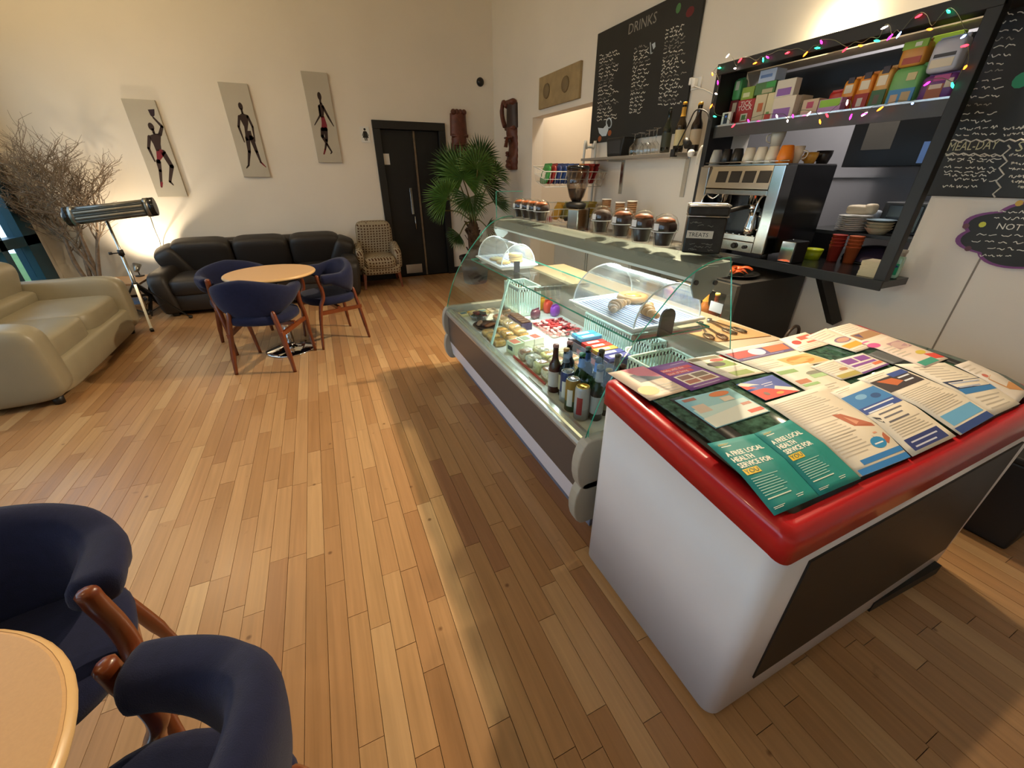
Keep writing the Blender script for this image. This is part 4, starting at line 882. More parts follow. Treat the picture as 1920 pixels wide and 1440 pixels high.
# dark oval plate, cards, purple carton
p = Vector((.952, 2.57, 0)); t = thing('dark_plate', 'dark oval plate of wrapped bars in the display counter', 'plate', (p.x, p.y, Zd)); MB().lathe([(.055, 0), (.088, .02), (.093, .024), (.084, .022), (0, .012)], 26).build('plate_dish', mat('plate_brown', '3a2a22', .3), t)
for k in range(3):
    b = MB(rot(z=.4+.3*k)); cushion(b, (0, -.045+.045*k, .03), (.10, .033, .02), .5, 12, 6); b.build('wrapped_bar', cmat(('7a4a2c', '55382c', '8a6a52')[k], .35), t)
for i, (a, c, col, pc, lab) in enumerate(((872, 580, 'd9cf9a', '5f7a86', 'small yellow card pack with a blue fish print at the far end'), (888, 577, 'dba84a', 'e8d48a', 'small orange and yellow card pack at the far end'), (904, 576, 'd8c78a', '6b8f9a', 'small cream card pack with a teal print at the far end'), (918, 580, 'cdbfa5', '9a8f80', 'small cream card pack beside the dark plate'))):
    t = thing('card_pack', lab, 'snack', (.892+.082*i, 2.905, Zd), .1, 'card packs at the far end'); MB().box(-.034, .034, -.045, .045, 0, .018).build('pack', cmat(col, .5), t, bevel=.003); MB().box(-.025, .025, -.02, .028, .018, .0188).build('print', cmat(pc, .5), t)
p = onZ(1000, 605, Zd+.05); t = thing('snack_box', 'dark purple open display box of bars behind the waffles', 'box', (1.196, p.y+.12, Zd), 0)
MB().box(-.042, .042, -.12, .12, 0, .05).build('box', cmat('3a2f55', .5), t); MB().box(-.043, -.042, -.09, .09, .012, .035).build('print', cmat('cfc6de', .5), t)
for k in range(5): MB().box(-.036, .036, -.11+.045*k, -.075+.045*k, .05, .062).build('bar', cmat('5a3a2a', .4), t, bevel=.004)
p = Vector((.975, 2.768, 0)); t = thing('snack_dish', 'clear dish of dark green and red wrapped sweets at the far end', 'dish', (p.x, p.y, Zd)); MB().lathe([(.06, 0), (.085, .045), (.08, .045), (.058, .004), (0, .004)], 24).build('dish', g_wrap, t)
rs = random.Random(2)
for k in range(16): MB(T(rs.uniform(-.045, .045), rs.uniform(-.045, .045), .02+.025*rs.random()) @ rot(z=rs.uniform(0, 3), x=rs.uniform(-.5, .5))).box(-.025, .025, -.014, .014, -.008, .008).build('wrapped_sweet', cmat(rs.choice(('2f4432', '3c3a30', '8a4032', '55524a', '6b3a34')), .3), t, bevel=.004)
# tub of red sweets: each sweet its own thing
p0 = onZ(1048, 602, .56); TX, TY = p0.x-.01, p0.y
t = thing('sweet_tub', 'clear rectangular tub heaped with red wrapped sweets', 'tub', (TX, TY, Zd), .05)
b = MB(); b.hexa([(-.14, -.17, 0), (.14, -.17, 0), (.14, .17, 0), (-.14, .17, 0)], [(-.155, -.185, .055), (.155, -.185, .055), (.155, .185, .055), (-.155, .185, .055)]); b.f.pop(1); b.mi.pop(1); b.sm.pop(1); b.build('tub', g_wrap, t)
m_rs = [mat('sweet_red', 'c0343a', .3), mat('sweet_pale', 'e6b9b4', .35), mat('sweet_deep', '8a1f30', .3)]
swm = []
for k in range(3):
    b = MB(); cushion(b, (0, 0, 0), (.034, .022, .016), .5, 10, 6)
    for s_ in (-1, 1): b.add([(s_*.014, 0, 0), (s_*.028, -.011, .004), (s_*.026, 0, -.002), (s_*.028, .011, .004)], [(0, 1, 2), (0, 2, 3)])
    o = b.build('wrapped_sweet', m_rs[k]); tag(o, 'red foil twist-wrapped sweet heaped in the clear tub', 'sweet', 'red sweets in the tub'); swm.append(o)
used = set()
CELLS = [(lerp(-1, 1, i/(nx-1))*hx, lerp(-1, 1, j/(ny-1))*hy, z_) for nx, ny, hx, hy, z_ in ((7, 8, .108, .14, .012), (6, 7, .092, .12, .028), (5, 5, .07, .085, .044)) for i in range(nx) for j in range(ny)]
for k in range(120):
    x, y, z = CELLS[k]; x += rs.uniform(-.003, .003); y += rs.uniform(-.003, .003)
    q = rs.choice((0, 0, 1, 1, 2)); o = swm[q]
    if q in used: o = o.copy(); COL.objects.link(o)
    used.add(q); o.location = (TX+x, TY+y, Zd+z); o.rotation_euler = (rs.uniform(-.15, .15), rs.uniform(-.12, .12), rs.uniform(0, 6.3))
# bright bags behind the tub
for a, c, col, lab, sz in ((1.532, 2.69, 'd8452f', 'shiny red and orange sweet bag behind the tub of sweets', .10), (1.542, 2.595, '8b3fb0', 'shiny purple sweet bag behind the tub of sweets', .085), (1.522, 2.785, 'e0a52c', 'shiny yellow sweet bag behind the tub of sweets', .09), (1.375, 2.605, '6a4050', 'dull maroon sweet bag in a wire rack', .07)):
    t = thing('sweet_bag', lab, 'sweet bag', (a, c, Zd), .4); b = MB(); cushion(b, (0, 0, sz/2), (.085, .055, sz), .6, 14, 8); b.build('bag', cmat(col, .22), t)
    MB().box(-.04, .04, -.004, .004, sz*.93, sz*1.12).build('bag_seal', cmat(col, .22), t)
# chocolate bar display box
p = onZ(1142, 640, .60); t = thing('chocolate_display', 'dark display box holding chocolate bars next to the bottles', 'display box', (p.x-.08, p.y-.02, Zd), 0)
MB().box(-.09, .09, -.20, .20, 0, .075).build('box', cmat('2a2440', .5), t); MB().box(-.091, -.09, -.12, .10, .02, .055).build('print', cmat('8a4a50', .5), t)
MB().box(-.095, -.09, -.20, .20, .075, .085).build('front_lip', cmat('3a2234', .5), t)
bx, by = p.x-.08, p.y-.02
for k in range(7):
    col = ('3f9ad6', '4ba4dc', 'd8362c', 'd6402c', 'c8a24a', '4a4f96', '5a5a9e')[k]; y = .165-.055*k
    o = MB(); o.box(-.075, .075, -.024, .024, 0, .022, 0); o.box(-.05, .03, -.012, .014, .022, .0226, 1)
    q = o.build('chocolate_bar', [cmat(col, .28), cmat('ece2c8', .4)], bevel=.004, loc=(bx, by+y, Zd+.0752+(.02 if k < 2 else 0)))
    tag(q, ('bright blue chocolate bar on the heap at the end of the dark box' if k < 2 else 'red chocolate bar in the dark display box' if k < 4 else 'gold chocolate bar in the dark display box' if k == 4 else 'purple-blue chocolate bar in the dark display box'), 'chocolate bar', 'chocolate bars')
# white slotted baskets
m_bask = mat('basket_mint', 'cfe6dc', .4)
def basket(x0, x1, y0, y1, z0, h, lab):
    t = thing('slotted_basket', lab, 'basket', ((x0+x1)/2, (y0+y1)/2, z0), 0, 'slotted baskets'); w, d = (x1-x0)/2, (y1-y0)/2
    MB().box(-w, w, -d, d, 0, .006).build('base', m_bask, t)
    b = MB(); b.tube([(-w, -d, h), (w, -d, h), (w, d, h), (-w, d, h)], .007, 6, closed=True); b.build('rim', m_bask, t)
    for s_ in (-1, 1):
        for q in (0, 1):
            b = MB(); L = w if q else d; n = int(2*L/.022)
            for k in range(n+1):
                u = lerp(-L, L, k/n)
                if q: b.box(u-.005, u+.005, s_*d-.0015, s_*d+.0015, .02, h-.012)
                else: b.box(s_*w-.0015, s_*w+.0015, u-.005, u+.005, .02, h-.012)
            if q: b.box(-L, L, s_*d-.0015, s_*d+.0015, 0, .022); b.box(-L, L, s_*d-.0015, s_*d+.0015, h-.03, h)
            else: b.box(s_*w-.0015, s_*w+.0015, -L, L, 0, .022); b.box(s_*w-.0015, s_*w+.0015, -L, L, h-.03, h)
            b.build('slotted_side', m_bask, t)
basket(1.29, 1.57, 1.09, 1.42, .505, .16, 'white slotted plastic basket at the freezer end of the counter')
basket(1.485, 1.59, 1.48, 2.10, .505, .17, 'white slotted plastic basket under the large domed tray')
basket(1.27, 1.45, 2.68, 2.95, .505, .22, 'white slotted plastic basket under the far end of the glass shelf')
# price stands: card strips on the ledge
b = MB(T(.862, 1.60, .506) @ rot(y=rad(-20))); b.box(-.002, .002, -.07, .07, 0, .03); tag(b.build('price_strip', m_paper, w=True), 'white price card lying by the front glass near the beer bottle', 'price card')
p = onZ(1000, 690, Zd); t = thing('red_tray', 'long flat red-edged card tray under the pale cake tubs', 'tray', (.985, 1.80, Zd), 0)
MB().box(-.07, .235, -.22, .20, 0, .004).build('tray_base', cmat('d8d4c4', .5), t); MB().box(-.074, -.068, -.20, .20, 0, .014).build('red_edge', cmat('b8483c', .45), t)
# ================================================================= ON TOP OF THE COUNTER
m_muf = mat('muffin_choc', '33190f', .7, var=.3, vscale=40, bump=.4, bscale=60); m_mufo = mat('muffin_orange', 'a5561f', .5, var=.6, vscale=60, bump=.4, bscale=60)
g_cup = glass('muffin_pot', (.98, .985, .985), .7, .07, 2.6, .03)
def muffin(x, y, top, lab, s=1.0, group='boxed muffins'):
    t = thing('boxed_muffin', lab, 'muffin', (x, y, 1.2065), 0, group); t.scale = (s, s, s)
    MB().lathe([(.030, .006), (.040, .055), (.043, .06)], 20).build('muffin_base', m_muf, t)
    b = MB(); b.lathe([(.043, .06), (.050, .072), (.047, .09), (.034, .106), (.015, .113), (0, .114)], 22, capb=True); b.build('muffin_top', m_muf, t)
    if top: b = MB(); b.lathe([(.040, .1015), (.036, .109), (.018, .117), (0, .118)], 16); b.build('topping', m_mufo, t)
    b = MB(); b.lathe([(.036, 0), (.037, .003), (.048, .055), (.054, .06), (.054, .063)], 24, capt=False); b.lathe([(.054, .063), (.055, .075), (.053, .095), (.042, .118), (.022, .130), (0, .132)], 24, capb=False); b.build('clear_pot', g_cup, t)
    MB().tube([(.054*math.cos(a), .054*math.sin(a), .062) for a in [2*math.pi*k/24 for k in range(24)]], .0022, 5, closed=True).build('pot_rim', mat('pot_rim_clear', 'dfe3e2', .15), t)
    b = MB(); b.add([(.0552*math.cos(a), .0552*math.sin(a), z) for z in (.068, .095) for a in [3.0+.12*k for k in range(5)]], [(k, k+1, k+6, k+5) for k in range(4)], 0, True); b.build('price_sticker', m_white, t)
for x, y, tp, s, lab in ((1.35, 2.838, 1, 1, 'far boxed muffin of the four by the glass pane, next to the pane'), (1.352, 2.726, 1, 1, 'second boxed muffin from the glass pane on the counter top'), (1.35, 2.614, 1, 1, 'third boxed muffin from the glass pane on the counter top'), (1.345, 2.502, 1, 1, 'fourth boxed muffin from the glass pane, facing the grinder'),
                        (1.345, 1.835, 0, 1.0, 'boxed dark chocolate muffin with a brown top, first of the row by the tin'), (1.335, 1.655, 1, 1.0, 'boxed muffin with an orange top next to the dark chocolate one'), (1.305, 1.475, 1, 1.02, 'boxed muffin with a glossy orange top, second from the black tin'), (1.305, 1.34, 1, .98, 'boxed muffin with crumbly orange topping, next to the black tin')):
    muffin(x, y, tp, lab, s)
t = thing('treats_tin', 'black square TREATS tin with a hinged lid on the counter top', 'tin', (1.355, 1.185, 1.2065), rad(-44))
m_tin = mat('tin_black', '232321', .3, .2, var=.5, vscale=30)
MB().box(-.068, .068, -.06, .06, 0, .13).build('tin_body', m_tin, t, bevel=.006); MB().box(-.071, .071, -.063, .063, .133, .168).build('tin_lid', m_tin, t, bevel=.008)
for z in (.132, .169): MB().tube([(-.070, -.062, z), (.070, -.062, z), (.070, .062, z), (-.070, .062, z)], .0025, 6, closed=True).build('metal_rim', m_steel, t)
MB().box(-.062, .03, -.0615, -.0595, .055, .082).build('label_strip', mat('tin_label', 'cfcabb', .5), t); b = MB(); b.text('TREATS', frame_on((1, 0, 0), (0, 0, 1), (-.056, -.0619, .061)), .0205); b.build('lettering', m_black, t)
b = MB(); rt = random.Random(4)
for k in range(16): scribble(b, frame_on((1, 0, 0), (0, 0, 1), (rt.uniform(-.06, .03), -.0606, rt.choice((.01, .02, .03, .095, .105)))), .03, .010, 0, 1)
b.build('pattern_print', mat('tin_pattern', '6a6a62', .4), t)

# ================================================================= RED-TOPPED CHEST FREEZER
FX0, FX1, FY0, FY1 = .775, 2.205, .285, .965
ZT = [(.285, .785), (.31, .795), (.339, .805), (.437, .836), (.568, .850), (.70, .856), (.776, .858), (.965, .856)]
def zt(y):
    if y <= ZT[0][0]: return ZT[0][1]
    for (a, za), (c, zc) in zip(ZT, ZT[1:]):
        if y <= c: k = (y-a)/(c-a); return za+(zc-za)*k
    return ZT[-1][1]
m_fz = mat('freezer_white', 'dad9dc', .38, var=.03, vscale=4); m_red = mat('freezer_red', 'b5141a', .3, coat=.3); m_fglass = mat('freezer_lid_glass', '3c5a4a', .1, var=.7, vscale=50)  # lid glass coloured mottled green to paint in a greenish reflection
t = thing('chest_freezer', 'white chest freezer with a red rim, covered in leaflets', 'freezer', ((FX0+FX1)/2, (FY0+FY1)/2, 0)); fz = t
ys = [FY0+.0+(FY1-FY0)*k/16 for k in range(17)]
def rounded(x0, x1, y0, y1, r, n=6):
    o = []
    for cx, cy, a0 in ((x1-r, y1-r, 0), (x0+r, y1-r, 90), (x0+r, y0+r, 180), (x1-r, y0+r, 270)):
        for k in range(n+1): a = rad(a0+90*k/n); o.append((cx+r*math.cos(a), cy+r*math.sin(a)))
    return o
# body tapers a little to the floor
top = []; ring = rounded(FX0+.004, FX1-.004, FY0+.004, FY1-.004, .045); low = rounded(FX0+.006, FX1-.06, FY0+.004, FY1-.01, .04)
vs = [(x, y, .02) for x, y in low]+[(x, y, zt(y)-.072) for x, y in ring]; n = len(ring)
b = MB(); b.add(vs, [tuple(range(n))[::-1], tuple(range(n, 2*n))]+[(i, (i+1) % n, n+(i+1) % n, n+i) for i in range(n)], 0, False)
for i in range(2, len(b.sm)): b.sm[i] = True
b.build('body', m_fz, t, w=True)
# red rim: ring section following the domed top
outer = rounded(FX0-.002, FX1, FY0-.002, FY1, .035); inner = rounded(FX0+.052, FX1-.062, FY0+.045, FY1-.05, .02); mid = rounded(FX0+.004, FX1-.004, FY0+.004, FY1-.004, .03)
rows = [[(x, y, zt(y)-.082) for x, y in ring], [(x, y, zt(y)-.080) for x, y in outer], [(x, y, zt(y)-.016) for x, y in outer], [(x, y, zt(y)-.005) for x, y in mid], [(x, y, zt(y)+.001) for x, y in rounded(FX0+.018, FX1-.018, FY0+.018, FY1-.018, .025)], [(x, y, zt(y)-.002) for x, y in inner], [(x, y, zt(y)-.02) for x, y in inner]]
b = MB()
b.add([p for r_ in rows for p in r_], [(j*n+i, j*n+(i+1) % n, (j+1)*n+(i+1) % n, (j+1)*n+i) for j in range(len(rows)-1) for i in range(n)], 0, True); b.build('red_rim', m_red, t, w=True)
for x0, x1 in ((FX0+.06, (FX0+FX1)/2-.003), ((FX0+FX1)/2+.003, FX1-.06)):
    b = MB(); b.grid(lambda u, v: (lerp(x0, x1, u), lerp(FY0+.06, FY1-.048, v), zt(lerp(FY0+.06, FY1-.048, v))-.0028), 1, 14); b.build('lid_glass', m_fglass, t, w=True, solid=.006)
b = MB(); b.grid(lambda u, v: (FX0+.105+.05*u, lerp(FY0+.10, FY1-.20, v), zt(lerp(FY0+.10, FY1-.2, v))-.0012), 1, 12); b.build('lid_handle', m_black, t, w=True, solid=.006)
b = MB(); b.grid(lambda u, v: (FX1-.15+.05*u, lerp(FY0+.10, FY1-.10, v), zt(lerp(FY0+.10, FY1-.1, v))-.0012), 1, 12); b.build('lid_handle', m_black, t, w=True, solid=.006)
MB().ell((FX0+.095, .375, zt(.375)-.001), (.012, .014, .006)).build('lid_lock', m_chrome, t, w=True)
# dark chalk panel on the long front
b = MB(); b.hexa([(.925, FY0-.001, .13), (2.06, FY0-.001, .13), (2.06, FY0+.03, .13), (.925, FY0+.03, .13)], [(.905, FY0-.0015, .66), (2.06, FY0-.0015, .66), (2.06, FY0+.03, .66), (.905, FY0+.03, .66)])
pn = b.build('chalk_panel', mat('freezer_panel', '140f0d', .5, var=.25, vscale=6), t, w=True)
b = MB(); rt = random.Random(9)
for k in range(5): scribble(b, frame_on((1, 0, 0), (0, .02, 1), (1.02+.13*k, FY0-.0022, .575)), .09, .04, 0, 1, lw=.035)
b.build('chalk_marks', mat('faint_chalk', '5a5048', .9), pn, w=True)
for x in (FX0+.09, FX1-.16):
    for y in (FY0+.08, FY1-.08): MB().cyl((x, y, 0), (x, y, .035), .025).build('foot', m_black, t, w=True)
b = MB(); b.prism([(1.62, FY0+.0), (2.06, FY0-.02), (2.07, FY0+.05), (1.62, FY0+.05)], 'z', 0, .05); b.build('front_grille', m_black, t, w=True)

# ----------------------------------------------------------------- leaflets on the freezer
def surf(px_, py_, dz):
    z = .85
    for _ in range(12): p = onZ(px_, py_, z+dz); z = zt(max(FY0, min(FY1, p.y)))
    return Vector((p.x, p.y))
LINE = 'c0b6a8'
def leaflet(name, lab, q, base, els, layer):
    dz = .0026+layer*.0009; C = [surf(*c, dz) for c in q]
    def xy(u, v): return (C[0]*(1-u)+C[1]*u)*(1-v)+(C[3]*(1-u)+C[2]*u)*v
    def P(u, v, e=0.0): p = xy(u, v); return (p.x, p.y, zt(p.y)+dz+e)
    cen = xy(.5, .5); t = thing(name, lab, 'leaflet', (cen.x, cen.y, zt(cen.y)), 0, 'leaflets on the freezer')
    MB().grid(lambda u, v: P(u, v), 3, 12, smooth=True).build('sheet', cmat(base, .55), t, w=True, solid=.0006)
    b = MB(); cols = []
    def ci(h):
        if h not in cols: cols.append(h)
        return cols.index(h)
    for k, e in enumerate(els):
        ez = .0006+.00006*k
        if e[0] == 'r':
            _, u0, v0, u1, v1, h = e; nv = max(1, int((v1-v0)*12)); b.grid(lambda u, v: P(lerp(u0, u1, u), lerp(v0, v1, v), ez), 2, nv, ci(h))
        elif e[0] == 'l':
            _, u0, v0, u1, v1, n_, h = e
            for i in range(n_):
                v = lerp(v0, v1, i/max(1, n_-1)); w_ = (v1-v0)/max(1, n_-1)*.30 if n_ > 1 else .012; uu = lerp(u0, u1, 1-.25*((i*7919) % 5)/5)
                b.quad(P(u0, v, ez), P(uu, v, ez), P(uu, v+w_, ez), P(u0, v+w_, ez), ci(h))
        elif e[0] == 'o':
            _, cu, cv, ru, rv, h = e; b.add([P(cu+ru*math.cos(a), cv+rv*math.sin(a), ez) for a in [2*math.pi*i/16 for i in range(16)]], [tuple(range(16))], ci(h))
        elif e[0] == 'p':
            _, pts, h = e; b.add([P(u, v, ez) for u, v in pts], [tuple(range(len(pts)))], ci(h))
        elif e[0] == 't':
            _, u0, v0, su, sv, s_, h = e; vs_, fs_ = text_geo(s_)
            b.add([P(u0+p[0]*su, v0-p[1]*sv, ez) for p in vs_], fs_, ci(h))
    if b.v: b.build('print', [cmat(h, .55) for h in cols], t, w=True)
def teal(q, L, lab, i):
    W_ = 'e9efe6'; Yl = 'e8c22c'
    leaflet('teal_flyer', lab, q, '128a86', [('l', .14, .06, .36, .075, 2, Yl), ('l', .16, .10, .36, .105, 1, W_),
        *[('t', .10+d_, v_+d_*.6, .118, .10, s_, W_) for v_, s_ in ((.26, 'A FREE LOCAL'), (.355, 'HEALTH'), (.45, 'SERVICE FOR')) for d_ in (0, .005, .010)], ('r', .09, .475, .40, .555, Yl), ('t', .11, .54, .13, .08, 'YOU', '0f6a66'),
        ('l', .10, .60, .66, .80, 8, 'a5d4cc'), ('l', .10, .84, .60, .845, 1, 'd8e8d8'), ('l', .08, .935, .32, .95, 2, W_), ('l', .62, .90, .78, .92, 2, W_)], L)
PW = 'e9dfcd'
leaflet('pink_leaflet', 'cream and pink leaflet with a dark photograph at the counter end of the freezer', [(1139.5, 699.5), (1205.5, 686.7), (1295.3, 729.4), (1218.6, 751.5)], 'd8c3ae', [('p', [(.35, 0), (1, 0), (1, .55), (.55, .35)], 'c05a6a'), ('r', .35, .22, .95, .5, '4a4a4e'), ('o', .25, .75, .22, .14, 'dfae5a'), ('l', .45, .68, .95, .9, 4, LINE)], 1)
leaflet('purple_leaflet', 'purple leaflet headed Help with the cost of living', [(1212.6, 689.9), (1278.5, 675.5), (1370.8, 711.4), (1296.5, 733)], '7d4a92', [('l', .55, .08, .95, .085, 1, 'e4d9e8'), ('r', .12, .2, .9, .31, 'c83a40'), ('r', .12, .33, .78, .44, 'c83a40'), ('t', .14, .29, .10, .10, 'Help with the', 'f0d8d0'), ('t', .14, .42, .10, .10, 'cost of living', 'f0d8d0'), ('r', .14, .5, .92, .85, 'e6dccb'), ('r', .18, .53, .48, .67, '8a5a4a'), ('r', .54, .53, .88, .67, '7d6a58'), ('r', .18, .70, .48, .82, 'a8604a'), ('r', .54, .70, .88, .82, '9a6a52'), ('l', .14, .92, .8, .925, 1, 'e4d9e8')], 2)
leaflet('dog_walk_leaflet', 'white leaflet with green and brown animal photographs', [(1282, 674.3), (1339.6, 664.7), (1435.5, 698.3), (1372, 711.4)], 'e3dac5', [('r', .05, .04, .95, .16, '7a6a48'), ('r', .25, .3, .9, .55, '8aa04a'), ('o', .45, .4, .25, .1, '4a3a30'), ('o', .7, .24, .2, .07, 'b04a3a'), ('l', .1, .62, .9, .72, 3, LINE), ('r', .25, .76, .8, .93, '8a9a50')], 1)
leaflet('event_leaflet', 'leaflet with red and purple event pictures', [(1342, 659.9), (1464, 638.3), (1493, 656.3), (1387.5, 679)], 'ddd3c6', [('r', .03, .28, .98, .98, '5a4a7a'), ('r', .05, .3, .45, .8, 'b84a44'), ('o', .45, .55, .12, .28, 'd8d0e4'), ('r', .6, .3, .95, .8, 'c06a3a'), ('l', .1, .88, .8, .9, 1, 'ece6f0')], 3)
leaflet('flower_sheet', 'white sheet with an orange flower picture', [(1387.5, 679), (1488, 655), (1562, 677), (1440, 699)], 'eae0c8', [('l', .05, .1, .5, .3, 3, LINE), ('r', .45, .35, .98, .92, 'e3b06a'), ('o', .7, .62, .2, .22, 'd98a3a'), ('l', .04, .5, .4, .85, 4, LINE)], 2)
leaflet('green_sheet', 'white sheet with green pictures and a small purple slip', [(1440, 693), (1515, 680), (1622, 735), (1556, 759)], 'e8decb', [('r', .05, .1, .5, .2, '8fb070'), ('o', .75, .3, .2, .06, '8a8a78'), ('r', .55, .34, .98, .44, 'a9c890'), ('r', .1, .4, .4, .5, 'c07a5a'), ('r', .1, .52, .5, .58, '9ac080'), ('l', .1, .64, .8, .8, 4, LINE), ('r', .05, .85, .55, .95, '8a84b0')], 3)
leaflet('muscle_sheet', 'long white text sheet with a muscle drawing and blue footer', [(1434, 756), (1545, 722), (1707, 857), (1612, 895)], PW, [('l', .06, .06, .8, .40, 12, LINE), ('l', .06, .46, .6, .82, 12, LINE), ('p', [(.55, .40), (.68, .42), (.92, .62), (.97, .80), (.88, .84), (.74, .74), (.64, .58)], 'b8674a'), ('p', [(.66, .46), (.78, .56), (.86, .72), (.80, .72), (.70, .58)], 'd8997a'), ('o', .74, .80, .13, .055, '2f8fc8'), ('l', .66, .80, .82, .81, 1, 'f0f0f0'), ('r', .22, .885, 1.0, .93, '2f7fc8'), ('r', .05, .95, 1.0, 1.0, '2f7fc8')], 4)
teal([(1326, 832), (1414, 813), (1537, 930), (1452, 967)], 5, 'teal health-service flyer at the corner of the freezer rim', 0)
teal([(1414, 813), (1481, 787), (1614.6, 897), (1537, 930)], 6, 'teal health-service flyer between its twin and the muscle sheet', 1)
leaflet('beach_poster', 'laminated pale blue beach poster on the freezer glass', [(1265, 751), (1366, 727), (1445, 771), (1342, 803.6)], '8fc4cf', [('r', .04, .42, .96, .96, 'b8d8d8'), ('p', [(.02, .7), (.98, .55), (.98, .98), (.02, .98)], 'd8e0d8'), ('o', .72, .12, .18, .09, 'd8793a'), ('r', .08, .05, .3, .14, '9a5a4a'), ('r', .08, .3, .3, .55, 'cbb9a8'), ('r', .62, .25, .82, .4, 'd9cdb9'), ('r', .72, .80, .98, .9, 'd8604a'), ('r', .78, .56, .95, .64, 'c08a7a')], 1)
leaflet('blue_red_leaflet', 'leaflet with a blue field and red corner', [(1380, 721), (1447.4, 703), (1500, 733), (1435.5, 751)], '5a6ab0', [('p', [(0, .05), (.12, 0), (1, .78), (1, 1), (.8, 1), (.0, 1)], 'e8ddd0'), ('p', [(0, .12), (1, 1), (0, 1)], 'd8483a'), ('l', .45, .3, .75, .4, 2, 'd8d8e8'), ('o', .55, .85, .1, .06, 'd8a040'), ('o', .25, .75, .06, .09, '8a6a60')], 3)
leaflet('red_badge_sheet', 'white sheet with red badges', [(1460, 636), (1510, 623), (1556, 645), (1500, 661)], 'ece1cb', [('r', .5, .15, .95, .4, 'd8604a'), ('o', .3, .45, .14, .14, 'c8483c'), ('r', .55, .55, .95, .65, 'd8705a'), ('l', .1, .72, .9, .9, 3, LINE)], 2)
leaflet('oval_photo_sheet', 'white sheet with oval photo and yellow block', [(1510, 632), (1548.6, 615.5), (1642, 648), (1605, 661)], 'e9decb', [('l', .08, .06, .8, .3, 4, LINE), ('o', .6, .52, .34, .11, '8a6a8a'), ('o', .6, .52, .26, .08, 'c99a84'), ('r', .1, .68, .9, .84, 'd8a838'), ('l', .1, .9, .7, .92, 1, LINE)], 3)
leaflet('triangle_sheet', 'white sheet with a small triangle picture, against the red rim', [(1551, 617), (1593, 606), (1668, 631), (1624, 646)], 'e6d9c8', [('l', .1, .06, .9, .4, 5, LINE), ('r', .12, .52, .98, .82, 'a8805a'), ('p', [(.2, .56), (.45, .56), (.32, .76)], '5a4a70'), ('o', .1, .95, .16, .06, 'd85a9a')], 4)
leaflet('rainbow_leaflet', 'colourful leaflet with pink, green and red shapes near the red rim', [(1618, 644), (1665, 630), (1778, 672), (1734, 690)], 'e2cfc0', [('o', .12, .14, .2, .08, 'd85a9a'), ('r', .45, .2, .95, .45, 'b08a90'), ('o', .7, .34, .25, .12, 'c8a8a0'), ('l', .1, .3, .5, .6, 5, LINE), ('o', .75, .66, .16, .06, 'd0b848'), ('p', [(.72, .72), (1, .78), (1, .95), (.72, .9)], 'd8483a'), ('r', .1, .84, .7, .97, '3f9a84')], 5)
leaflet('purple_squares_leaflet', 'leaflet with purple squares and an orange corner', [(1562, 676), (1617, 662), (1668, 683), (1620, 701)], 'e6dcd4', [('r', .1, .12, .48, .42, '84489a'), ('r', .54, .12, .92, .42, '84489a'), ('r', .1, .5, .92, .62, '84489a'), ('l', .12, .7, .6, .8, 2, LINE), ('r', .66, .66, .98, .8, 'd8744a'), ('r', 0, .92, 1, 1, '6a3a86')], 6)
leaflet('dark_card', 'plain dark grey card between the leaflets', [(1626, 665), (1645, 657), (1702, 674), (1675, 684)], '55585a', [], 4)
leaflet('olive_leaflet', 'narrow leaflet with an olive footer', [(1519, 688), (1562, 674), (1622, 700), (1578, 713)], 'e6dbc8', [('l', .1, .1, .9, .6, 6, LINE), ('o', .7, .55, .16, .08, 'b07a5a'), ('r', .1, .75, .95, .95, 'b0a050')], 5)
leaflet('swimming_poster', 'white poster with a blue swimming photo and navy footer', [(1556, 736), (1617, 712), (1792.6, 818), (1711, 856)], PW, [('l', .1, .03, .5, .06, 2, LINE), ('r', .02, .14, .98, .36, '3a7fc0'), ('o', .4, .22, .14, .04, '7ab0dc'), ('o', .7, .27, .12, .04, '24508a'), ('r', .02, .36, .98, .46, '34509a'), ('l', .1, .38, .9, .44, 2, 'dfe6f2'), ('l', .22, .5, .8, .62, 3, '6a6a74'), ('p', [(.05, .5), (.16, .55), (.14, .62), (.08, .58)], '3a3a44'), ('l', .15, .66, .9, .8, 6, LINE), ('r', .12, .84, .9, .97, '2c3a78'), ('l', .2, .88, .8, .93, 2, 'c8cce0')], 5)
leaflet('sport_poster', 'white poster with a dark fire photo and pale blue footer', [(1607, 710.5), (1677, 686.5), (1865, 779), (1800.6, 816)], PW, [('l', .1, .04, .6, .07, 2, LINE), ('r', .03, .12, .95, .34, '3c3438'), ('p', [(.15, .14), (.5, .16), (.6, .25), (.35, .28)], 'c86a3a'), ('r', .55, .08, .98, .16, '34509a'), ('l', .6, .18, .9, .25, 2, 'dfe6f2'), ('l', .1, .4, .92, .74, 14, LINE), ('r', .1, .78, .95, .91, '6aaedc'), ('r', .05, .93, .98, 1.0, '2c4a8a')], 6)
leaflet('navy_band_sheet', 'white text sheet with a navy and blue band', [(1677, 683), (1771, 680), (1913, 757), (1862, 780)], PW, [('l', .2, .1, .85, .4, 6, LINE), ('r', .1, .46, 1, .62, '2c3a5a'), ('r', .1, .62, 1, .70, '3a80c0'), ('l', .2, .5, .9, .58, 2, 'aab4cc'), ('l', .2, .76, .9, .92, 4, LINE)], 4)
leaflet('hand_photo_sheet', 'grey-white sheet with a finger photograph beside the red rim', [(1789, 685), (1817, 676), (1926, 736), (1908, 757)], 'd9cfc4', [('l', .1, .1, .7, .3, 3, LINE), ('p', [(.2, .5), (.6, .45), (1, .75), (1, .95), (.5, .8)], 'c89058'), ('o', .35, .42, .12, .05, 'c06a5a')], 3)
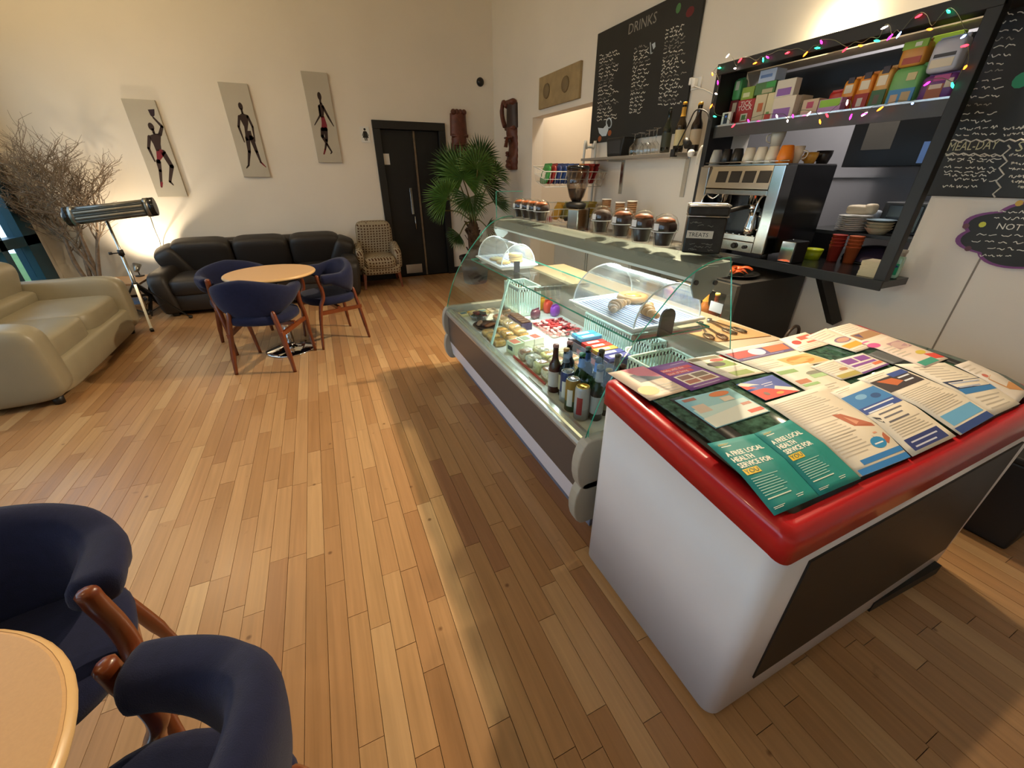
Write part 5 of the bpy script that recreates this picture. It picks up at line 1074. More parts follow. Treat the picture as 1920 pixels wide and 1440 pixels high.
# loose black plinth/bin by the kitchen wall
t = thing('black_bin', 'black box standing on the floor behind the freezer by the kitchen wall', 'bin', (2.60, .40, 0)); MB().hexa([(-.12, -.2, 0), (.12, -.2, 0), (.12, .2, 0), (-.12, .2, 0)], [(-.13, -.22, .40), (.13, -.22, .40), (.13, .22, .40), (-.13, .22, .40)]).build('bin_body', m_black, t, bevel=.01); MB().box(-.135, .135, -.225, .225, .40, .43).build('bin_lid', m_black, t, bevel=.008)
# ================================================================= KITCHEN HATCH AND WALL
def rx(x0, y0, x1, y1, X):
    cx, cy = (x0+x1)/2, (y0+y1)/2
    return onX(x1, cy, X).y, onX(x0, cy, X).y, onX(cx, y1, X).z, onX(cx, y0, X).z      # ymin, ymax, zmin, zmax
HX = 2.52
m_cnt = mat('hatch_counter_black', '1a1917', .22, var=.4, vscale=12)
t = thing('hatch_frame', 'black framed serving hatch with counter and upper shelf in the kitchen wall', 'serving hatch', (2.63, 1.70, 0))
MB().box(HX, 3.45, HY0+.005, HY1-.005, .965, 1.0).box(HX, XR, 1.045, HY0+.005, .965, 1.0).box(HX, XR, HY1-.005, 2.36, .965, 1.0).build('counter', m_cnt, t, w=True)
MB().box(HX-.012, HX, 1.045, 2.36, .955, 1.004).build('counter_edge', m_black, t, w=True)
MB().box(HX, HX+.05, 1.045, 1.095, 1.0, 2.10).build('post', m_black, t, w=True, bevel=.003)
MB().box(HX, XR, 2.32, 2.36, 1.0, 2.10).build('side_board', m_black, t, w=True, bevel=.002)
MB().box(HX, XR-.0245, 1.045, 2.36, 2.07, 2.10).build('top_board', m_black, t, w=True, bevel=.002)
MB().box(HX-.004, HX+.02, 1.045, 2.36, 2.045, 2.105).build('top_fascia', m_black, t, w=True, bevel=.002)
MB().box(HX+.04, 2.93, 1.13, 2.318, 1.745, 1.768).build('upper_shelf', mat('shelf_dark', '2a2724', .3), t, w=True)
MB().box(HX+.03, HX+.04, 1.10, 2.318, 1.70, 1.768).build('shelf_fascia', mat('shelf_fascia', '38342f', .4), t, w=True)
MB().box(HX+.028, HX+.032, 1.10, 2.318, 1.764, 1.772).build('shelf_strip', m_steel, t, w=True)
MB().box(2.925, 2.935, HY0+.005, HY1-.005, 1.768, HZ1-.01).build('back_panel', mat('hatch_back', '2e2d2e', .5), t, w=True)
b = MB(); b.bar((2.70, 1.52, .955), (2.56, 1.50, .72), .05, .05)
MB().bar((2.57, 1.35, .96), (2.722, 1.285, .69), .05, .055).build('bracket', m_black, t, w=True)
# uplight on the top board
tl = thing('uplight', 'small black uplight on top of the serving hatch, washing the wall', 'lamp', (2.685, 1.78, 2.10)); MB().lathe([(.03, 0), (.032, .006), (.032, .028), (.028, .028), (.026, .01), (0, .01)], 18).build('housing', m_black, tl); MB().ell((0, 0, .021), (.012, .012, .011)).build('bulb', m_bulbw, tl)
light('POINT', 'uplight_beam', (2.675, 1.78, 2.155), 7, (1, .80, .5), shadow_soft_size=.02)

# ----------------------------------------------------------------- tea boxes and packets
TXP = 2.64
def teabox(r, lab, col, els=(), depth=.09, X=TXP, name='tea_box', text=None, zfix=None, soft=False):
    y0, y1, z0, z1 = rx(*r, X)
    if zfix is not None: z1 = zfix+(z1-z0); z0 = zfix
    t = thing(name, lab, 'packet' if soft else 'tea box', (X+depth/2, (y0+y1)/2, z0), 0, 'tea boxes and packets on the hatch shelf'); w, h = y1-y0, z1-z0
    if soft:
        b = MB(); cushion(b, (0, 0, h*.47), (depth, w, h*.94), .3, 16, 8); b.build('pouch', cmat(col, .35), t); MB().box(-.004, .004, -w*.46, w*.46, h*.88, h*1.0).build('seal', cmat(col, .35), t)
    else: MB().box(-depth/2, depth/2, -w/2, w/2, 0, h).build('box', cmat(col, .5), t, bevel=.002)
    # front face looks towards -x; u runs from +y (picture left) to -y
    xf = -depth/2-.0006
    for k, (u0, v0, u1, v1, c) in enumerate(els):
        a, e_ = w/2-u0*w, w/2-u1*w
        b = MB(); xx = xf-.0002*k
        b.box(xx, -depth/2+(.012 if soft else .001), e_, a, h*v0, h*v1); b.build('print', cmat(c, .5), t)
    if text:
        for i, (s_, v, sz, c) in enumerate(text):
            b = MB(); b.text(s_, frame_on((0, -1, 0), (0, 0, 1), (xf-.0012, 0, h*v)), sz*w, align='CENTER'); b.build('lettering', cmat(c, .5), t)
    return z0+h
S0 = 1.768
zt1 = teabox((1368, 177, 1382, 225), 'dark red tea box with a cream label under the green pouch', '6a1c1c', [(.35, .55, .85, .9, 'c9b99a')], zfix=S0)
teabox((1377, 135, 1391, 176), 'green leaf pouch standing on the dark red tea box', '4f9a5a', [(.3, .45, .75, .85, 'b9c4b0')], zfix=zt1, soft=True, depth=.06)
teabox((1355, 200, 1371, 225), 'small white gadget with a dark screen and blue light', 'd9d6cf', [(.25, .15, .7, .9, '1c2030'), (.4, .6, .55, .75, '4f7fff')], zfix=S0, X=2.575, depth=.02, name='wall_gadget')
zt2 = teabox((1383, 176, 1413, 223), 'red TICK TOCK tea box with a round green emblem', 'b02a2a', [(.32, .15, .72, .45, 'd8d2b8'), (.4, .2, .64, .4, '4a7a3c')], zfix=S0, text=[('TICK', .76, .30, 'f0e6d8'), ('TOCK', .58, .30, 'f0e6d8')])
teabox((1393, 154, 1415, 177), 'lime green tea box on top of the red one', '8fa93e', [(.15, .2, .7, .55, 'd8d8a8')], zfix=zt2)
zt3 = teabox((1415, 168, 1435, 221), 'beige tea box with an orange fruit print', 'd9c8a0', [(.35, .4, .8, .7, 'c86a38'), (.1, .05, .7, .12, 'a8906a')], zfix=S0)
zt4 = teabox((1437, 165, 1456, 219), 'cream tea box with red berries at the foot', 'e6d8a8', [(.1, .02, .9, .28, 'c83a2a'), (.2, .28, .5, .36, '6a9a4a')], zfix=S0)
zt5 = teabox((1418, 146, 1455, 168), 'dark green patterned tea box lying on two cream boxes', '4f7a44', [(.55, .5, .98, .95, '3fa04a'), (.4, .05, .9, .4, 'b9b08a')], zfix=max(zt3, zt4))
teabox((1425, 127, 1455, 150), 'white and blue tea box on the green patterned one', 'b9c8e0', [(.1, .35, .8, .6, '6a86b8')], zfix=zt5)
zt6 = teabox((1449, 175, 1489, 217), 'white and purple tea box under its twin', 'ded2bd', [(.1, .06, .85, .5, '9a6ab0')], zfix=S0, X=2.60, depth=.05)
teabox((1457, 143, 1491, 175), 'white and purple tea box on top of its twin', 'd8d0c0', [(.12, .08, .85, .5, '8f62ac')], zfix=zt6, X=2.60, depth=.05)
teabox((1492, 169, 1503, 213), 'narrow beige tea box standing beside the purple pair', 'cdbb9c', [(.1, .6, .9, .66, '9a8a70')], zfix=S0, X=2.66)
teabox((1505, 178, 1534, 211), 'pink and cream tea box with a raspberry print', 'e2c4a0', [(.3, .5, .7, .85, 'c8506a'), (.1, .05, .9, .3, 'e8b0a8')], zfix=S0, depth=.07)
teabox((1535, 182, 1576, 209), 'low green and mauve tea box', 'b98ab8', [(.05, .45, .95, .95, '8fc23a')], zfix=S0, X=2.585, depth=.045)
teabox((1553, 157, 1582, 206), 'plain red packet behind the green and mauve box', 'd0302a', [], zfix=S0, X=2.72, soft=True, depth=.05)
for a, c, top, col, bot, lab in ((1579, 1602, 137, 'e8962c', 'b0302a', 'orange coffee pouch with a deep red foot, next to the red packet'), (1606, 1633, 131, 'e58a2a', 'a82a24', 'orange coffee pouch with a red foot, between two other pouches'), (1637, 1664, 124, 'd8a050', '3f6a44', 'orange coffee pouch with a green foot')):
    teabox((a, top, c, 202), lab, col, [(.2, .55, .8, .78, 'e8dcc0'), (.3, .82, .75, .98, '3a3440'), (.04, .05, .96, .45, bot), (.3, .12, .65, .34, 'd8c8b8' if bot != '3f6a44' else '6a5a48')], zfix=S0, soft=True, depth=.07)
zt7 = teabox((1666, 122, 1720, 198), 'large green and blue dried fruit pouch', '6fae62', [(.1, .05, .95, .42, '4a8fc0'), (.2, .08, .45, .3, 'd8b088'), (.55, .1, .85, .34, 'c8a878'), (.55, .6, .85, .78, 'd0c08a')], zfix=S0, soft=True, depth=.09)
teabox((1690, 74, 1735, 121), 'yellow and orange pouch with a green top, on the green and blue pouch', 'c98a34', [(.02, .68, .98, .98, '86b03a'), (.2, .1, .9, .35, 'a84a3c'), (.5, .74, .75, .9, 'd8d8c0')], zfix=zt7-.01, soft=True, depth=.07)
zt8 = teabox((1722, 140, 1786, 194), 'purple drinking chocolate pouch with a cup picture', '6a2f78', [(.25, .1, .7, .6, 'a8603c'), (.3, .45, .65, .6, 'e0c8b0'), (.72, .45, .92, .75, 'cfc0a8'), (.35, .7, .8, .9, 'b04a84')], zfix=S0, soft=True, depth=.09)
teabox((1744, 70, 1800, 136), 'grey-white pouch with a dark label band, on the purple pouch', 'b9bcc4', [(.15, .42, .85, .52, '3a3a3c'), (.12, .14, .85, .38, 'd8ccb0')], zfix=zt8, soft=True, depth=.07)
teabox((1752, 52, 1808, 72), 'lime green flat packet behind the grey-white pouch', '9ac03c', [], zfix=2.0, X=2.74, depth=.03)

# ----------------------------------------------------------------- fairy lights
t = thing('fairy_lights', 'string of coloured fairy lights round the serving hatch', 'string lights', (HX, 1.7, 1.768))
FC = {'r': ('ff2a3a', 7), 'o': ('ff7a20', 7), 'g': ('2affb0', 6), 'm': ('ff2ab0', 6), 'w': ('ffe9e0', 6), 'b': ('8fb0ff', 6)}
Z1 = [(265, 630, 'w'), (350, 770, 'w'), (405, 680, 'r'), (575, 710, 'o'), (665, 675, 'g'), (715, 645, 'm'), (940, 595, 'r'), (1140, 610, 'o'), (1275, 540, 'g'), (1320, 475, 'm'), (1585, 560, 'r'), (1760, 515, 'o')]
Z2 = [(265, 460, 'g'), (350, 310, 'w'), (410, 420, 'm'), (510, 395, 'b'), (735, 180, 'r'), (860, 330, 'o'), (1070, 130, 'g'), (1240, 410, 'b'), (1255, 515, 'r')]
Z2b = [(1260, 755, 'o'), (1115, 960, 'g'), (830, 940, 'm'), (665, 1165, 'b'), (300, 1225, 'o'), (120, 1285, 'm')]
Z1b = [(1805, 1285, 'w'), (1650, 1315, 'm'), (1610, 1155, 'w'), (1385, 1300, 'r'), (1305, 1370, 'o'), (1180, 1280, 'w'), (1000, 1305, 'm'), (940, 1360, 'w'), (820, 1310, 'w'), (500, 1360, 'm'), (330, 1415, 'r'), (120, 1310, 'g'), (80, 1195, 'o'), (135, 1055, 'w'), (155, 930, 'm'), (95, 835, 'o'), (175, 765, 'g')]
FX_ = HX-.018
seq = [(1320+a/6, c/6, k) for a, c, k in Z1]+[(1600+a/6, c/6, k) for a, c, k in Z2+Z2b]+[(1320+a/6, c/6, k) for a, c, k in Z1b]
pts = [onX(a, c, FX_) for a, c, k in seq]
wp = []
for i, p in enumerate(pts):
    wp.append(p+Vector((.006, 0, .012)))
    if i < len(pts)-1: wp.append((p+pts[i+1])/2+Vector((.004, 0, .022)))
MB().tube(path_smooth(wp, 3), .0012, 5).build('wire', mat('pale_wire', '5f6048', .6), t, w=True)
rf = random.Random(6)
for p, (a, c, k) in zip(pts, seq):
    h, e = FC[k]; m = mat('fairy_'+k, h, .3, emit=e); d = Vector((rf.uniform(-.4, .1), rf.uniform(-.8, .8), rf.uniform(-1, .3))).normalized()
    b = MB(); b.lathe([(.0025, -.012), (.0036, -.005), (.0046, 0), (.0042, .005), (.0013, .012), (0, .013)], 8, p, ax=d); b.build('bulb', m, t, w=True)

# ----------------------------------------------------------------- espresso machine
ex0, ex1, ey0, ey1 = 2.46, 2.93, 1.68, 2.285
t = thing('espresso_machine', 'two-group steel espresso machine on the hatch counter', 'espresso machine', ((ex0+ex1)/2, (ey0+ey1)/2, 1.0)); m_ss = mat('machine_steel', 'a8a6a0', .16, 1.0, var=.05); m_esd = mat('machine_dark', '1b1b1e', .25)
MB().box(ex0+.12, ex1, ey0+.012, ey1-.012, 1.045, 1.50).build('body', m_esd, t, w=True, bevel=.006)
MB().box(ex0+.10, ex1, ey0, ey0+.012, 1.04, 1.53).build('side_panel', mat('machine_side', '17181c', .22), t, w=True, bevel=.003); MB().box(ex0+.10, ex1, ey1-.012, ey1, 1.04, 1.53).build('side_panel', m_ss, t, w=True, bevel=.003)
for y in (ey0, ey1-.075): MB().hexa([(ex0, y, 1.035), (ex0+.105, y, 1.035), (ex0+.105, y+.075, 1.035), (ex0, y+.075, 1.035)], [(ex0, y, 1.53), (ex0+.105, y, 1.53), (ex0+.105, y+.075, 1.53), (ex0, y+.075, 1.53)]).build('front_column', m_ss, t, w=True, bevel=.006)
fy0, fy1 = ey0+.075, ey1-.075
MB().prism([(ex0+.0, 1.40), (ex0+.12, 1.40), (ex0+.12, 1.53), (ex0+.02, 1.53)], 'y', fy0, fy1).build('control_panel', m_ss, t, w=True, bevel=.003)
b = MB()
for y in (fy0+.01, fy0+.11, fy0+.21, fy0+.31): b = MB(); b.prism([(ex0+.0035, 1.435), (ex0+.009, 1.435), (ex0+.019, 1.50), (ex0+.0135, 1.50)], 'y', y, y+.08); b.build('button_pad', m_blackgloss, t, w=True, bevel=.002)
MB().box(ex0+.005, ex0+.12, fy0, fy1, 1.365, 1.395).build('lower_lip', m_ss, t, w=True, bevel=.003)
MB().box(ex0-.0, ex0+.36, fy0, fy1, 1.10, 1.135).build('drip_tray', m_ss, t, w=True, bevel=.003)
for k in range(9): MB().box(ex0+.01, ex0+.115, fy0+.02+.047*k, fy0+.032+.047*k, 1.135, 1.139).build('grate_bar', m_steel, t, w=True)
MB().box(ex0-.002, ex0+.12, fy0, fy1, 1.035, 1.098).build('lower_panel', m_ss, t, w=True, bevel=.003)
MB().box(ex0-.004, ex0-.0018, fy1-.165, fy1-.02, 1.05, 1.088).build('name_plate', mat('plate_white', 'ddd6c8', .4), t, w=True); b = MB(); b.text('BRASILIA', frame_on((0, -1, 0), (0, 0, 1), (ex0-.0046, fy1-.024, 1.061)), .0285); b.build('lettering', mat('brand_orange', 'd0502a', .5), t, w=True)
for y, r in ((fy0+.125, .018), (fy0+.05, .011)): MB().lathe([(r, 0), (r, .012), (r*.8, .018), (0, .018)], 18, (ex0-.002, y, 1.068), ax=(-1, 0, 0)).build('knob', m_black, t, w=True)
for y in (fy0+.12, fy1-.12):
    MB().lathe([(.036, 0), (.036, .05), (.042, .055), (.042, .075), (.03, .08)], 22, (ex0+.075, y, 1.315), ).build('group_head', m_chrome, t, w=True)
    MB().lathe([(.034, 0), (.036, .004), (.036, .028), (.02, .028)], 22, (ex0+.075, y, 1.286)).build('portafilter', m_chrome, t, w=True)
    MB().tube([(ex0+.05, y, 1.30), (ex0-.02, y+.012, 1.293), (ex0-.11, y+.03, 1.275)], [.010, .014, .013], 10).build('filter_handle', m_black, t, w=True); MB().cyl((ex0+.075, y, 1.262), (ex0+.075, y, 1.286), .008).build('spout', m_chrome, t, w=True)
for y in (fy0+.015, fy1-.02): MB().tube(path_smooth([(ex0+.06, y, 1.37), (ex0-.01, y, 1.36), (ex0-.03, y+.004, 1.30), (ex0-.035, y+.006, 1.16)], 6), .0055, 8).build('steam_wand', m_chrome, t, w=True)
MB().tube(path_smooth([(ex0+.01, fy1-.02, 1.36), (ex0-.02, fy1-.06, 1.35), (ex0-.02, fy1-.10, 1.34), (ex0-.01, fy1-.13, 1.365)], 5), .005, 8).build('cup_rail', m_chrome, t, w=True)
for x in (ex0+.088, ex1-.04):
    for y in (ey0+.04, ey1-.04): MB().cyl((x, y, 1.0), (x, y, 1.046), .022).build('foot', m_black, t, w=True)
MB().box(ex0+.02, ex1, ey0+.005, ey1-.005, 1.53, 1.536).build('cup_warmer', m_ss, t, w=True)
for x in (ex0+.03, ): MB().tube([(x, ey0+.01, 1.55), (x, ey1-.01, 1.55)], .004, 6).build('cup_rail', m_chrome, t, w=True)
def jug(x, y, z, h, lab):
    t = thing('milk_jug', lab, 'jug', (x, y, z), 0, 'steel milk jugs'); MB().lathe([(.036, 0), (.04, .004), (.040, h*.35), (.030, h*.8), (.033, h), (.031, h), (.028, h*.8), (.0, h*.75)], 22).build('jug_body', m_chrome, t); MB().tube(path_smooth([(0, -.035, h*.85), (0, -.066, h*.75), (0, -.064, h*.35), (0, -.038, h*.2)], 5), .005, 6).build('handle', m_chrome, t)
jug(ex0+.055, fy0+.085, 1.139, .13, 'steel milk jug on the drip tray beneath the group near the knobs'); jug(ex0+.055, fy1-.055, 1.139, .145, 'tall steel milk jug at the grinder end of the drip tray')
def cup(x, y, z, lab, col, h=.065, r=.036, handle=True, up=1, group='cups on the espresso machine'):
    t = thing('coffee_cup', lab, 'cup', (x, y, z), rf.uniform(0, 6), group)
    pr = [(r*.62, 0), (r*.7, .004), (r*.95, h*.6), (r, h), (r*.92, h), (r*.85, h*.6), (0, h*.1)]
    if up < 0: pr = [(r, 0), (r*.95, h*.4), (r*.7, h-.004), (r*.6, h), (0, h)]
    MB().lathe(pr, 20).build('cup_body', mat('cup_'+col, col, .3), t)
    if handle: MB().tube(path_smooth([(r*.9, 0, h*.75), (r*1.5, 0, h*.65), (r*1.4, 0, h*.35), (r*.85, 0, h*.25)], 4), .004, 6).build('handle', mat('cup_'+col, col, .3), t)
zc = 1.536
for i, (y, col, lab) in enumerate(((2.235, '9a9a94', 'clear glass cup at the grinder end of the espresso machine'), (2.15, '1d1d1e', 'black upturned cup beside the glass cup on the espresso machine'), (2.07, '222222', 'black upturned cup beside the white cups on the espresso machine'), (1.985, 'd8cdb8', 'cream cup beside the black cups on the espresso machine'), (1.905, 'ddd2bc', 'cream cup under the white mug on the espresso machine'), (1.83, 'd9cdb5', 'cream cup beside the glow-painted orange cup on the espresso machine'))): cup(ex0+.07, y, zc, lab, col, .092, .0385, False, -1)
cup(ex0+.17, 1.90, zc+.0, 'cream cup in the second row on the espresso machine', 'd9ccb4', .092, .04, False, -1); cup(ex0+.17, 1.90, zc+.092, 'white mug with a handle stacked on a cream cup', 'dcd0bb', .09, .04, True, 1)
cup(ex0+.07, 1.75, zc, 'cup painted with orange lamp glow at the near end of the espresso machine', 'e8801e', .092, .045, False, -1); cup(ex0+.17, 1.765, zc, 'white cup behind the glow-painted orange cup', 'eadcc0', .09, .045, True, 1); cup(ex0+.285, 1.74, zc, 'yellow cup behind the glow-painted orange cup', 'dca040', .06, .038, True, 1)  # orange of the first cup stands in for a lamp's glow
cup(ex0+.40, 1.735, zc, 'black cup with a pale rim at the back of the espresso machine', '2a2422', .07, .042, True, 1)

# ----------------------------------------------------------------- small things on the hatch counter
t = thing('napkin_dispenser', 'steel-fronted black napkin dispenser beside the espresso machine', 'dispenser', (2.575, 1.585, 1.0)); MB().box(-.03, .09, -.045, .045, 0, .125).build('case', m_black, t, bevel=.005); MB().box(-.034, -.03, -.04, .04, .004, .122).build('face_plate', m_chrome, t, bevel=.0015); MB().cyl((0, 0, .125), (0, 0, .137), .004).build('pin', m_chrome, t)
p = onZ(1517, 487, 1.0); t = thing('lime_tub', 'lime yellow plastic tub on the hatch counter', 'tub', (p.x+.05, p.y+.02, 1.0)); MB().lathe([(.042, 0), (.05, .05), (.047, .05), (.04, .006), (0, .006)], 22).build('tub', mat('lime_plastic', 'a8b414', .4), t); MB().lathe([(.052, .05), (.052, .062), (0, .062)], 22).build('lid', mat('lime_lid', 'd2dc1e', .35), t)
for k, (dx, dy, c, lab) in enumerate(((.10, -.075, 'a83224', 'red paper cup stack behind the lime tub'), (.12, -.158, 'c05a2c', 'orange paper cup stack behind the lime tub'))):
    t = thing('cup_stack', lab, 'cups', (p.x+dx, p.y+dy, 1.0)); 
    for j in range(4): MB().lathe([(.028, .02*j), (.037, .02*j+.09), (.039, .02*j+.09), (.039, .02*j+.094)], 18).build('paper_cup', mat('cupstack_'+c, c, .5), t)
t = thing('napkin_pile', 'stack of cream paper napkins beside the black post', 'napkins', (2.63, 1.16, 1.0), .1)
for k in range(9): MB(rot(z=.05*rf.uniform(-1, 1))).box(-.055, .055, -.04, .04, .0001+.0085*k, .0082+.0085*k).build('napkin', mat('napkin_cream', 'd8c9a2', .8), t)
p = onX(1618, 478, 2.86); t = thing('purple_dome_lid', 'shiny dark purple dome lid under the black shelf', 'lid', (3.075, p.y+.03, 1.0)); MB().grid(lambda u, v: (.15*math.cos(2*math.pi*u)*math.cos(v*1.57), .17*math.sin(2*math.pi*u)*math.cos(v*1.57), .012+.085*math.sin(v*1.57)), 28, 8, closeu=True).build('dome', mat('purple_metal', '3c3348', .18, .5), t); MB().lathe([(.16, 0), (.165, .006), (.155, .012)], 28).build('rim', m_black, t)
t = thing('kitchen_shelf', 'low black shelf inside the hatch carrying crockery', 'shelf', (3.135, 1.42, 1.0)); MB().box(-.19, .19, -.30, .36, .145, .165).build('board', m_black, t)
for y in (-.28, .34): MB().box(-.18, .18, y-.012, y+.012, 0, .145).build('side', m_black, t)
zs = 1.1652
pc = onX(1592, 440, 3.02); t = thing('plate_stack', 'stack of white plates on the low black shelf', 'plates', (3.02, pc.y, zs))
for k in range(8): MB().lathe([(.05, .011*k), (.085, .011*k+.012), (.087, .011*k+.014), (.05, .011*k+.006)], 24).build('plate', mat('crockery', 'cfcac0', .3), t)
t2 = thing('bread_bag', 'paper bag of bread on the plate stack', 'bread', (3.03, pc.y-.005, zs+.095)); b = MB(); cushion(b, (0, 0, .028), (.11, .12, .055), .5); b.build('bag', mat('bread_bag', 'c9b698', .6), t2); b = MB(); cushion(b, (.0, -.055, .035), (.09, .05, .06), .6); b.build('twist', mat('bread_bag', 'c9b698', .6), t2)
pc = onX(1640, 440, 3.0); t = thing('bowl_stack', 'stack of beige bowls with a pale blue plate on top', 'bowls', (2.99, pc.y-.01, zs))
for k in range(3): MB().lathe([(.035, .016*k), (.065, .016*k+.034), (.067, .016*k+.036), (.055, .016*k+.03), (.03, .016*k+.006)], 22).build('bowl', mat('bowl_beige', 'b0a284', .4), t)
MB().lathe([(.04, .07), (.07, .078), (.072, .081), (0, .074)], 24).build('plate', mat('pale_blue', '9fb4c0', .3), t)
pc = onX(1632, 410, 3.12); t = thing('striped_cloth', 'striped grey and white folded tea towel on the shelf', 'tea towel', (3.14, pc.y, zs)); b = MB(); cushion(b, (0, 0, .06), (.07, .08, .12), .5); b.build('towel', mat('towel_grey', 'a8adb5', .8), t)
pc = onX(1690, 425, 3.15); t = thing('microwave', 'black microwave at the near end of the kitchen shelf', 'microwave', (3.19, pc.y-.02, zs)); MB().box(-.10, .12, -.09, .12, 0, .17).build('case', m_dkgrey, t, bevel=.008); MB().box(-.105, -.10, -.075, .09, .015, .155).build('door', m_blackgloss, t, bevel=.003)
y0, y1, z0, z1 = rx(1592, 224, 1752, 312, 3.45); t = thing('extractor_hood', 'black hanging hood with a dull paper notice inside the kitchen', 'hood', (3.6, (y0+y1)/2, z0)); MB().box(-.15, .2, -(y1-y0)/2, (y1-y0)/2, 0, .42).build('hood_box', mat('hood_black', '0f0f10', .35), t, bevel=.004); MB().box(-.1515, -.15, -.02, .15, .10, .27).build('notice', mat('dull_paper', '4a4640', .7), t); MB().box(-.152, -.15, -(y1-y0)/2+.005, -(y1-y0)/2+.05, .015, .13).build('blue_label', mat('blue_label', '5a7ab0', .5), t)
for x in (-.05, .15): MB().cyl((x, 0, .42), (x, 0, 2.60-z0), .012).build('hanger', m_dkgrey, t)
p = onX(1697, 518, 2.65); t = thing('soap_bottle', 'clear green hand gel bottle on the end of the hatch counter', 'bottle', (2.66, 1.075, 1.0), rad(10)); b = MB(); cushion(b, (0, 0, .055), (.055, .036, .11), .35, 20, 10); b.build('bottle_body', mat('gel_green', '9fc8b0', .15), t); MB().box(-.0285, -.027, -.012, .014, .02, .075).build('label', mat('gel_label', '1f9a6a', .4), t); MB().lathe([(.014, .108), (.014, .125), (.017, .126), (.017, .14), (0, .14)], 14).build('pump_cap', mat('grey_cap', 'b4aa9a', .4), t); b = MB(); b.ell((-.0288, .001, .062), (.001, .011, .006)); b.build('label_oval', mat('navy_oval', '24306a', .4), t)

# ----------------------------------------------------------------- wall shelf with glasses and bottles
SZ = 1.632; SX0 = 2.53
t = thing('wall_shelf', 'grey wall shelf on two brackets under the drinks blackboard', 'shelf', (2.64, 3.25, SZ)); MB().box(SX0, XR, 2.62, 3.90, SZ-.022, SZ).build('board', mat('shelf_grey', '8b8378', .35), t, w=True, bevel=.002)
for y in (3.49, 2.69): MB().box(XR-.012, XR, y-.02, y+.02, 1.32, SZ-.022).build('bracket_rail', m_steel, t, w=True); MB().bar((XR-.01, y, SZ-.032), (SX0+.03, y, SZ-.03), .02, .016).build('bracket_arm', m_steel, t, w=True)
y0, y1, z0, z1 = rx(1131, 252, 1178, 291, 2.58); t = thing('black_box', 'black padded speaker box on the end of the wall shelf', 'box', (2.64, (y0+y1)/2, SZ)); MB().hexa([(-.07, -.10, 0), (.07, -.10, 0), (.07, .10, 0), (-.07, .10, 0)], [(-.07, -.13, .15), (.07, -.13, .15), (.07, .13, .15), (-.07, .13, .15)]).build('case', m_black, t, bevel=.012); MB().box(-.072, -.069, -.09, .09, .025, .125).build('grille', m_dkgrey, t)
g_wine = glass('wine_glass', (.96, .97, .97), .9, .12, 2.2, .02)
for i, (a, c, hh) in enumerate(((1186, 292, .13), (1198, 291, .13), (1212, 290, .14), (1226, 289, .15), (1206, 288, .13), (1220, 287, .15))):
    p = onX(a, c, 2.585 if i < 4 else 2.66); t = thing('wine_glass', 'upturned clear wine glass on the wall shelf beside the bottles', 'glass', (2.585 if i < 4 else 2.66, p.y, SZ), 0, 'wine glasses on the wall shelf'); h = hh+.03
    MB().lathe([(.032, 0), (.038, .03), (.034, .065), (.012, .088), (.004, .095), (.004, h-.006), (.03, h-.002), (.03, h)], 18, capb=False).build('glass', g_wine, t); MB().tube([(.032*math.cos(k*.5236), .032*math.sin(k*.5236), .002) for k in range(12)], .0016, 5, closed=True).build('rim', m_chrome, t)
for a, c, hh, g, l1, cc, nk, lab in ((1247, 288, .30, '151a14', '2c3020', '22251c', None, 'plain black wine bottle on the wall shelf next to the glasses'), (1271, 289, .32, '20180e', 'c9b98a', 'c9962c', 'c9962c', 'white-labelled wine bottle with a gold neck on the wall shelf'), (1284, 286, .31, '141210', '6a5a3a', 'd8a63a', None, 'wine bottle with a yellow cap behind the gold-necked one'), (1300, 288, .30, '1a1210', 'b9a68a', 'c99a3c', None, 'wine bottle with a cream label beside the clip lamp')):
    p = onX(a, c, 2.61); bottle(2.60 if a not in (1284,) else 2.68, p.y, SZ, hh, lab, g, l1, cc, nk, .037, 'wine bottles on the wall shelf', 'wine_bottle')
t = thing('clip_lamp', 'black clip lamp with gooseneck and white bulb at the end of the shelf', 'lamp', (2.55, 2.64, SZ)); MB().box(-.03, .003, -.02, .02, -.03, .02).build('clip', m_black, t)
P_ = path_smooth([Vector((2.55, 2.64, SZ+.015)), onX(1290, 235, 2.53), onX(1305, 207, 2.50), onX(1325, 210, 2.50), onX(1331, 228, 2.50)], 6); MB().tube(P_, .0045, 7).build('gooseneck', m_black, t, w=True)
q0 = onX(1286, 263, 2.48); q1 = onX(1296, 288, 2.46); d = (q1-q0).normalized(); MB().lathe([(.016, -.01), (.022, .0), (.028, .05), (.024, .05), (0, .045)], 16, q0, ax=d).build('lamp_shade', m_black, t, w=True); MB().ell(q1-d*.004, (.024, .024, .024)).build('bulb', m_white, t, w=True); MB().tube([q0, q0+Vector((.04, .01, .01)), Vector((2.55, 2.64, SZ))], .005, 6).build('stem', m_black, t, w=True)
_, _, z0, z1 = rx(1286, 148, 1310, 170, XR); y0, y1 = 2.695, 2.785; t = thing('wall_socket', 'white double socket with plugs beside the drinks blackboard', 'socket', (XR, (y0+y1)/2, z0)); w = (y1-y0)/2
MB().box(-.012, 0, -w, w, 0, z1-z0).build('socket_plate', m_white, t, bevel=.002); MB().box(-.05, -.012, -w*.4, w*.2, .01, .065).build('plug', m_white, t, bevel=.004); MB().box(-.045, -.012, w*.4, w*.95, .03, .075).build('plug', m_white, t, bevel=.004)
for off in (0, .012): MB().tube(path_smooth([(2.71, 2.735, z0+.02), (2.735, 2.56-off, z0-.06), (2.735, 2.46-off, z0-.2), (2.70, 2.40+off, z0-.36), (2.56, 2.395+off, 1.66), (2.54, 2.40+off, 1.545)], 6), .0028, 5).build('cable', m_white, t, w=True)

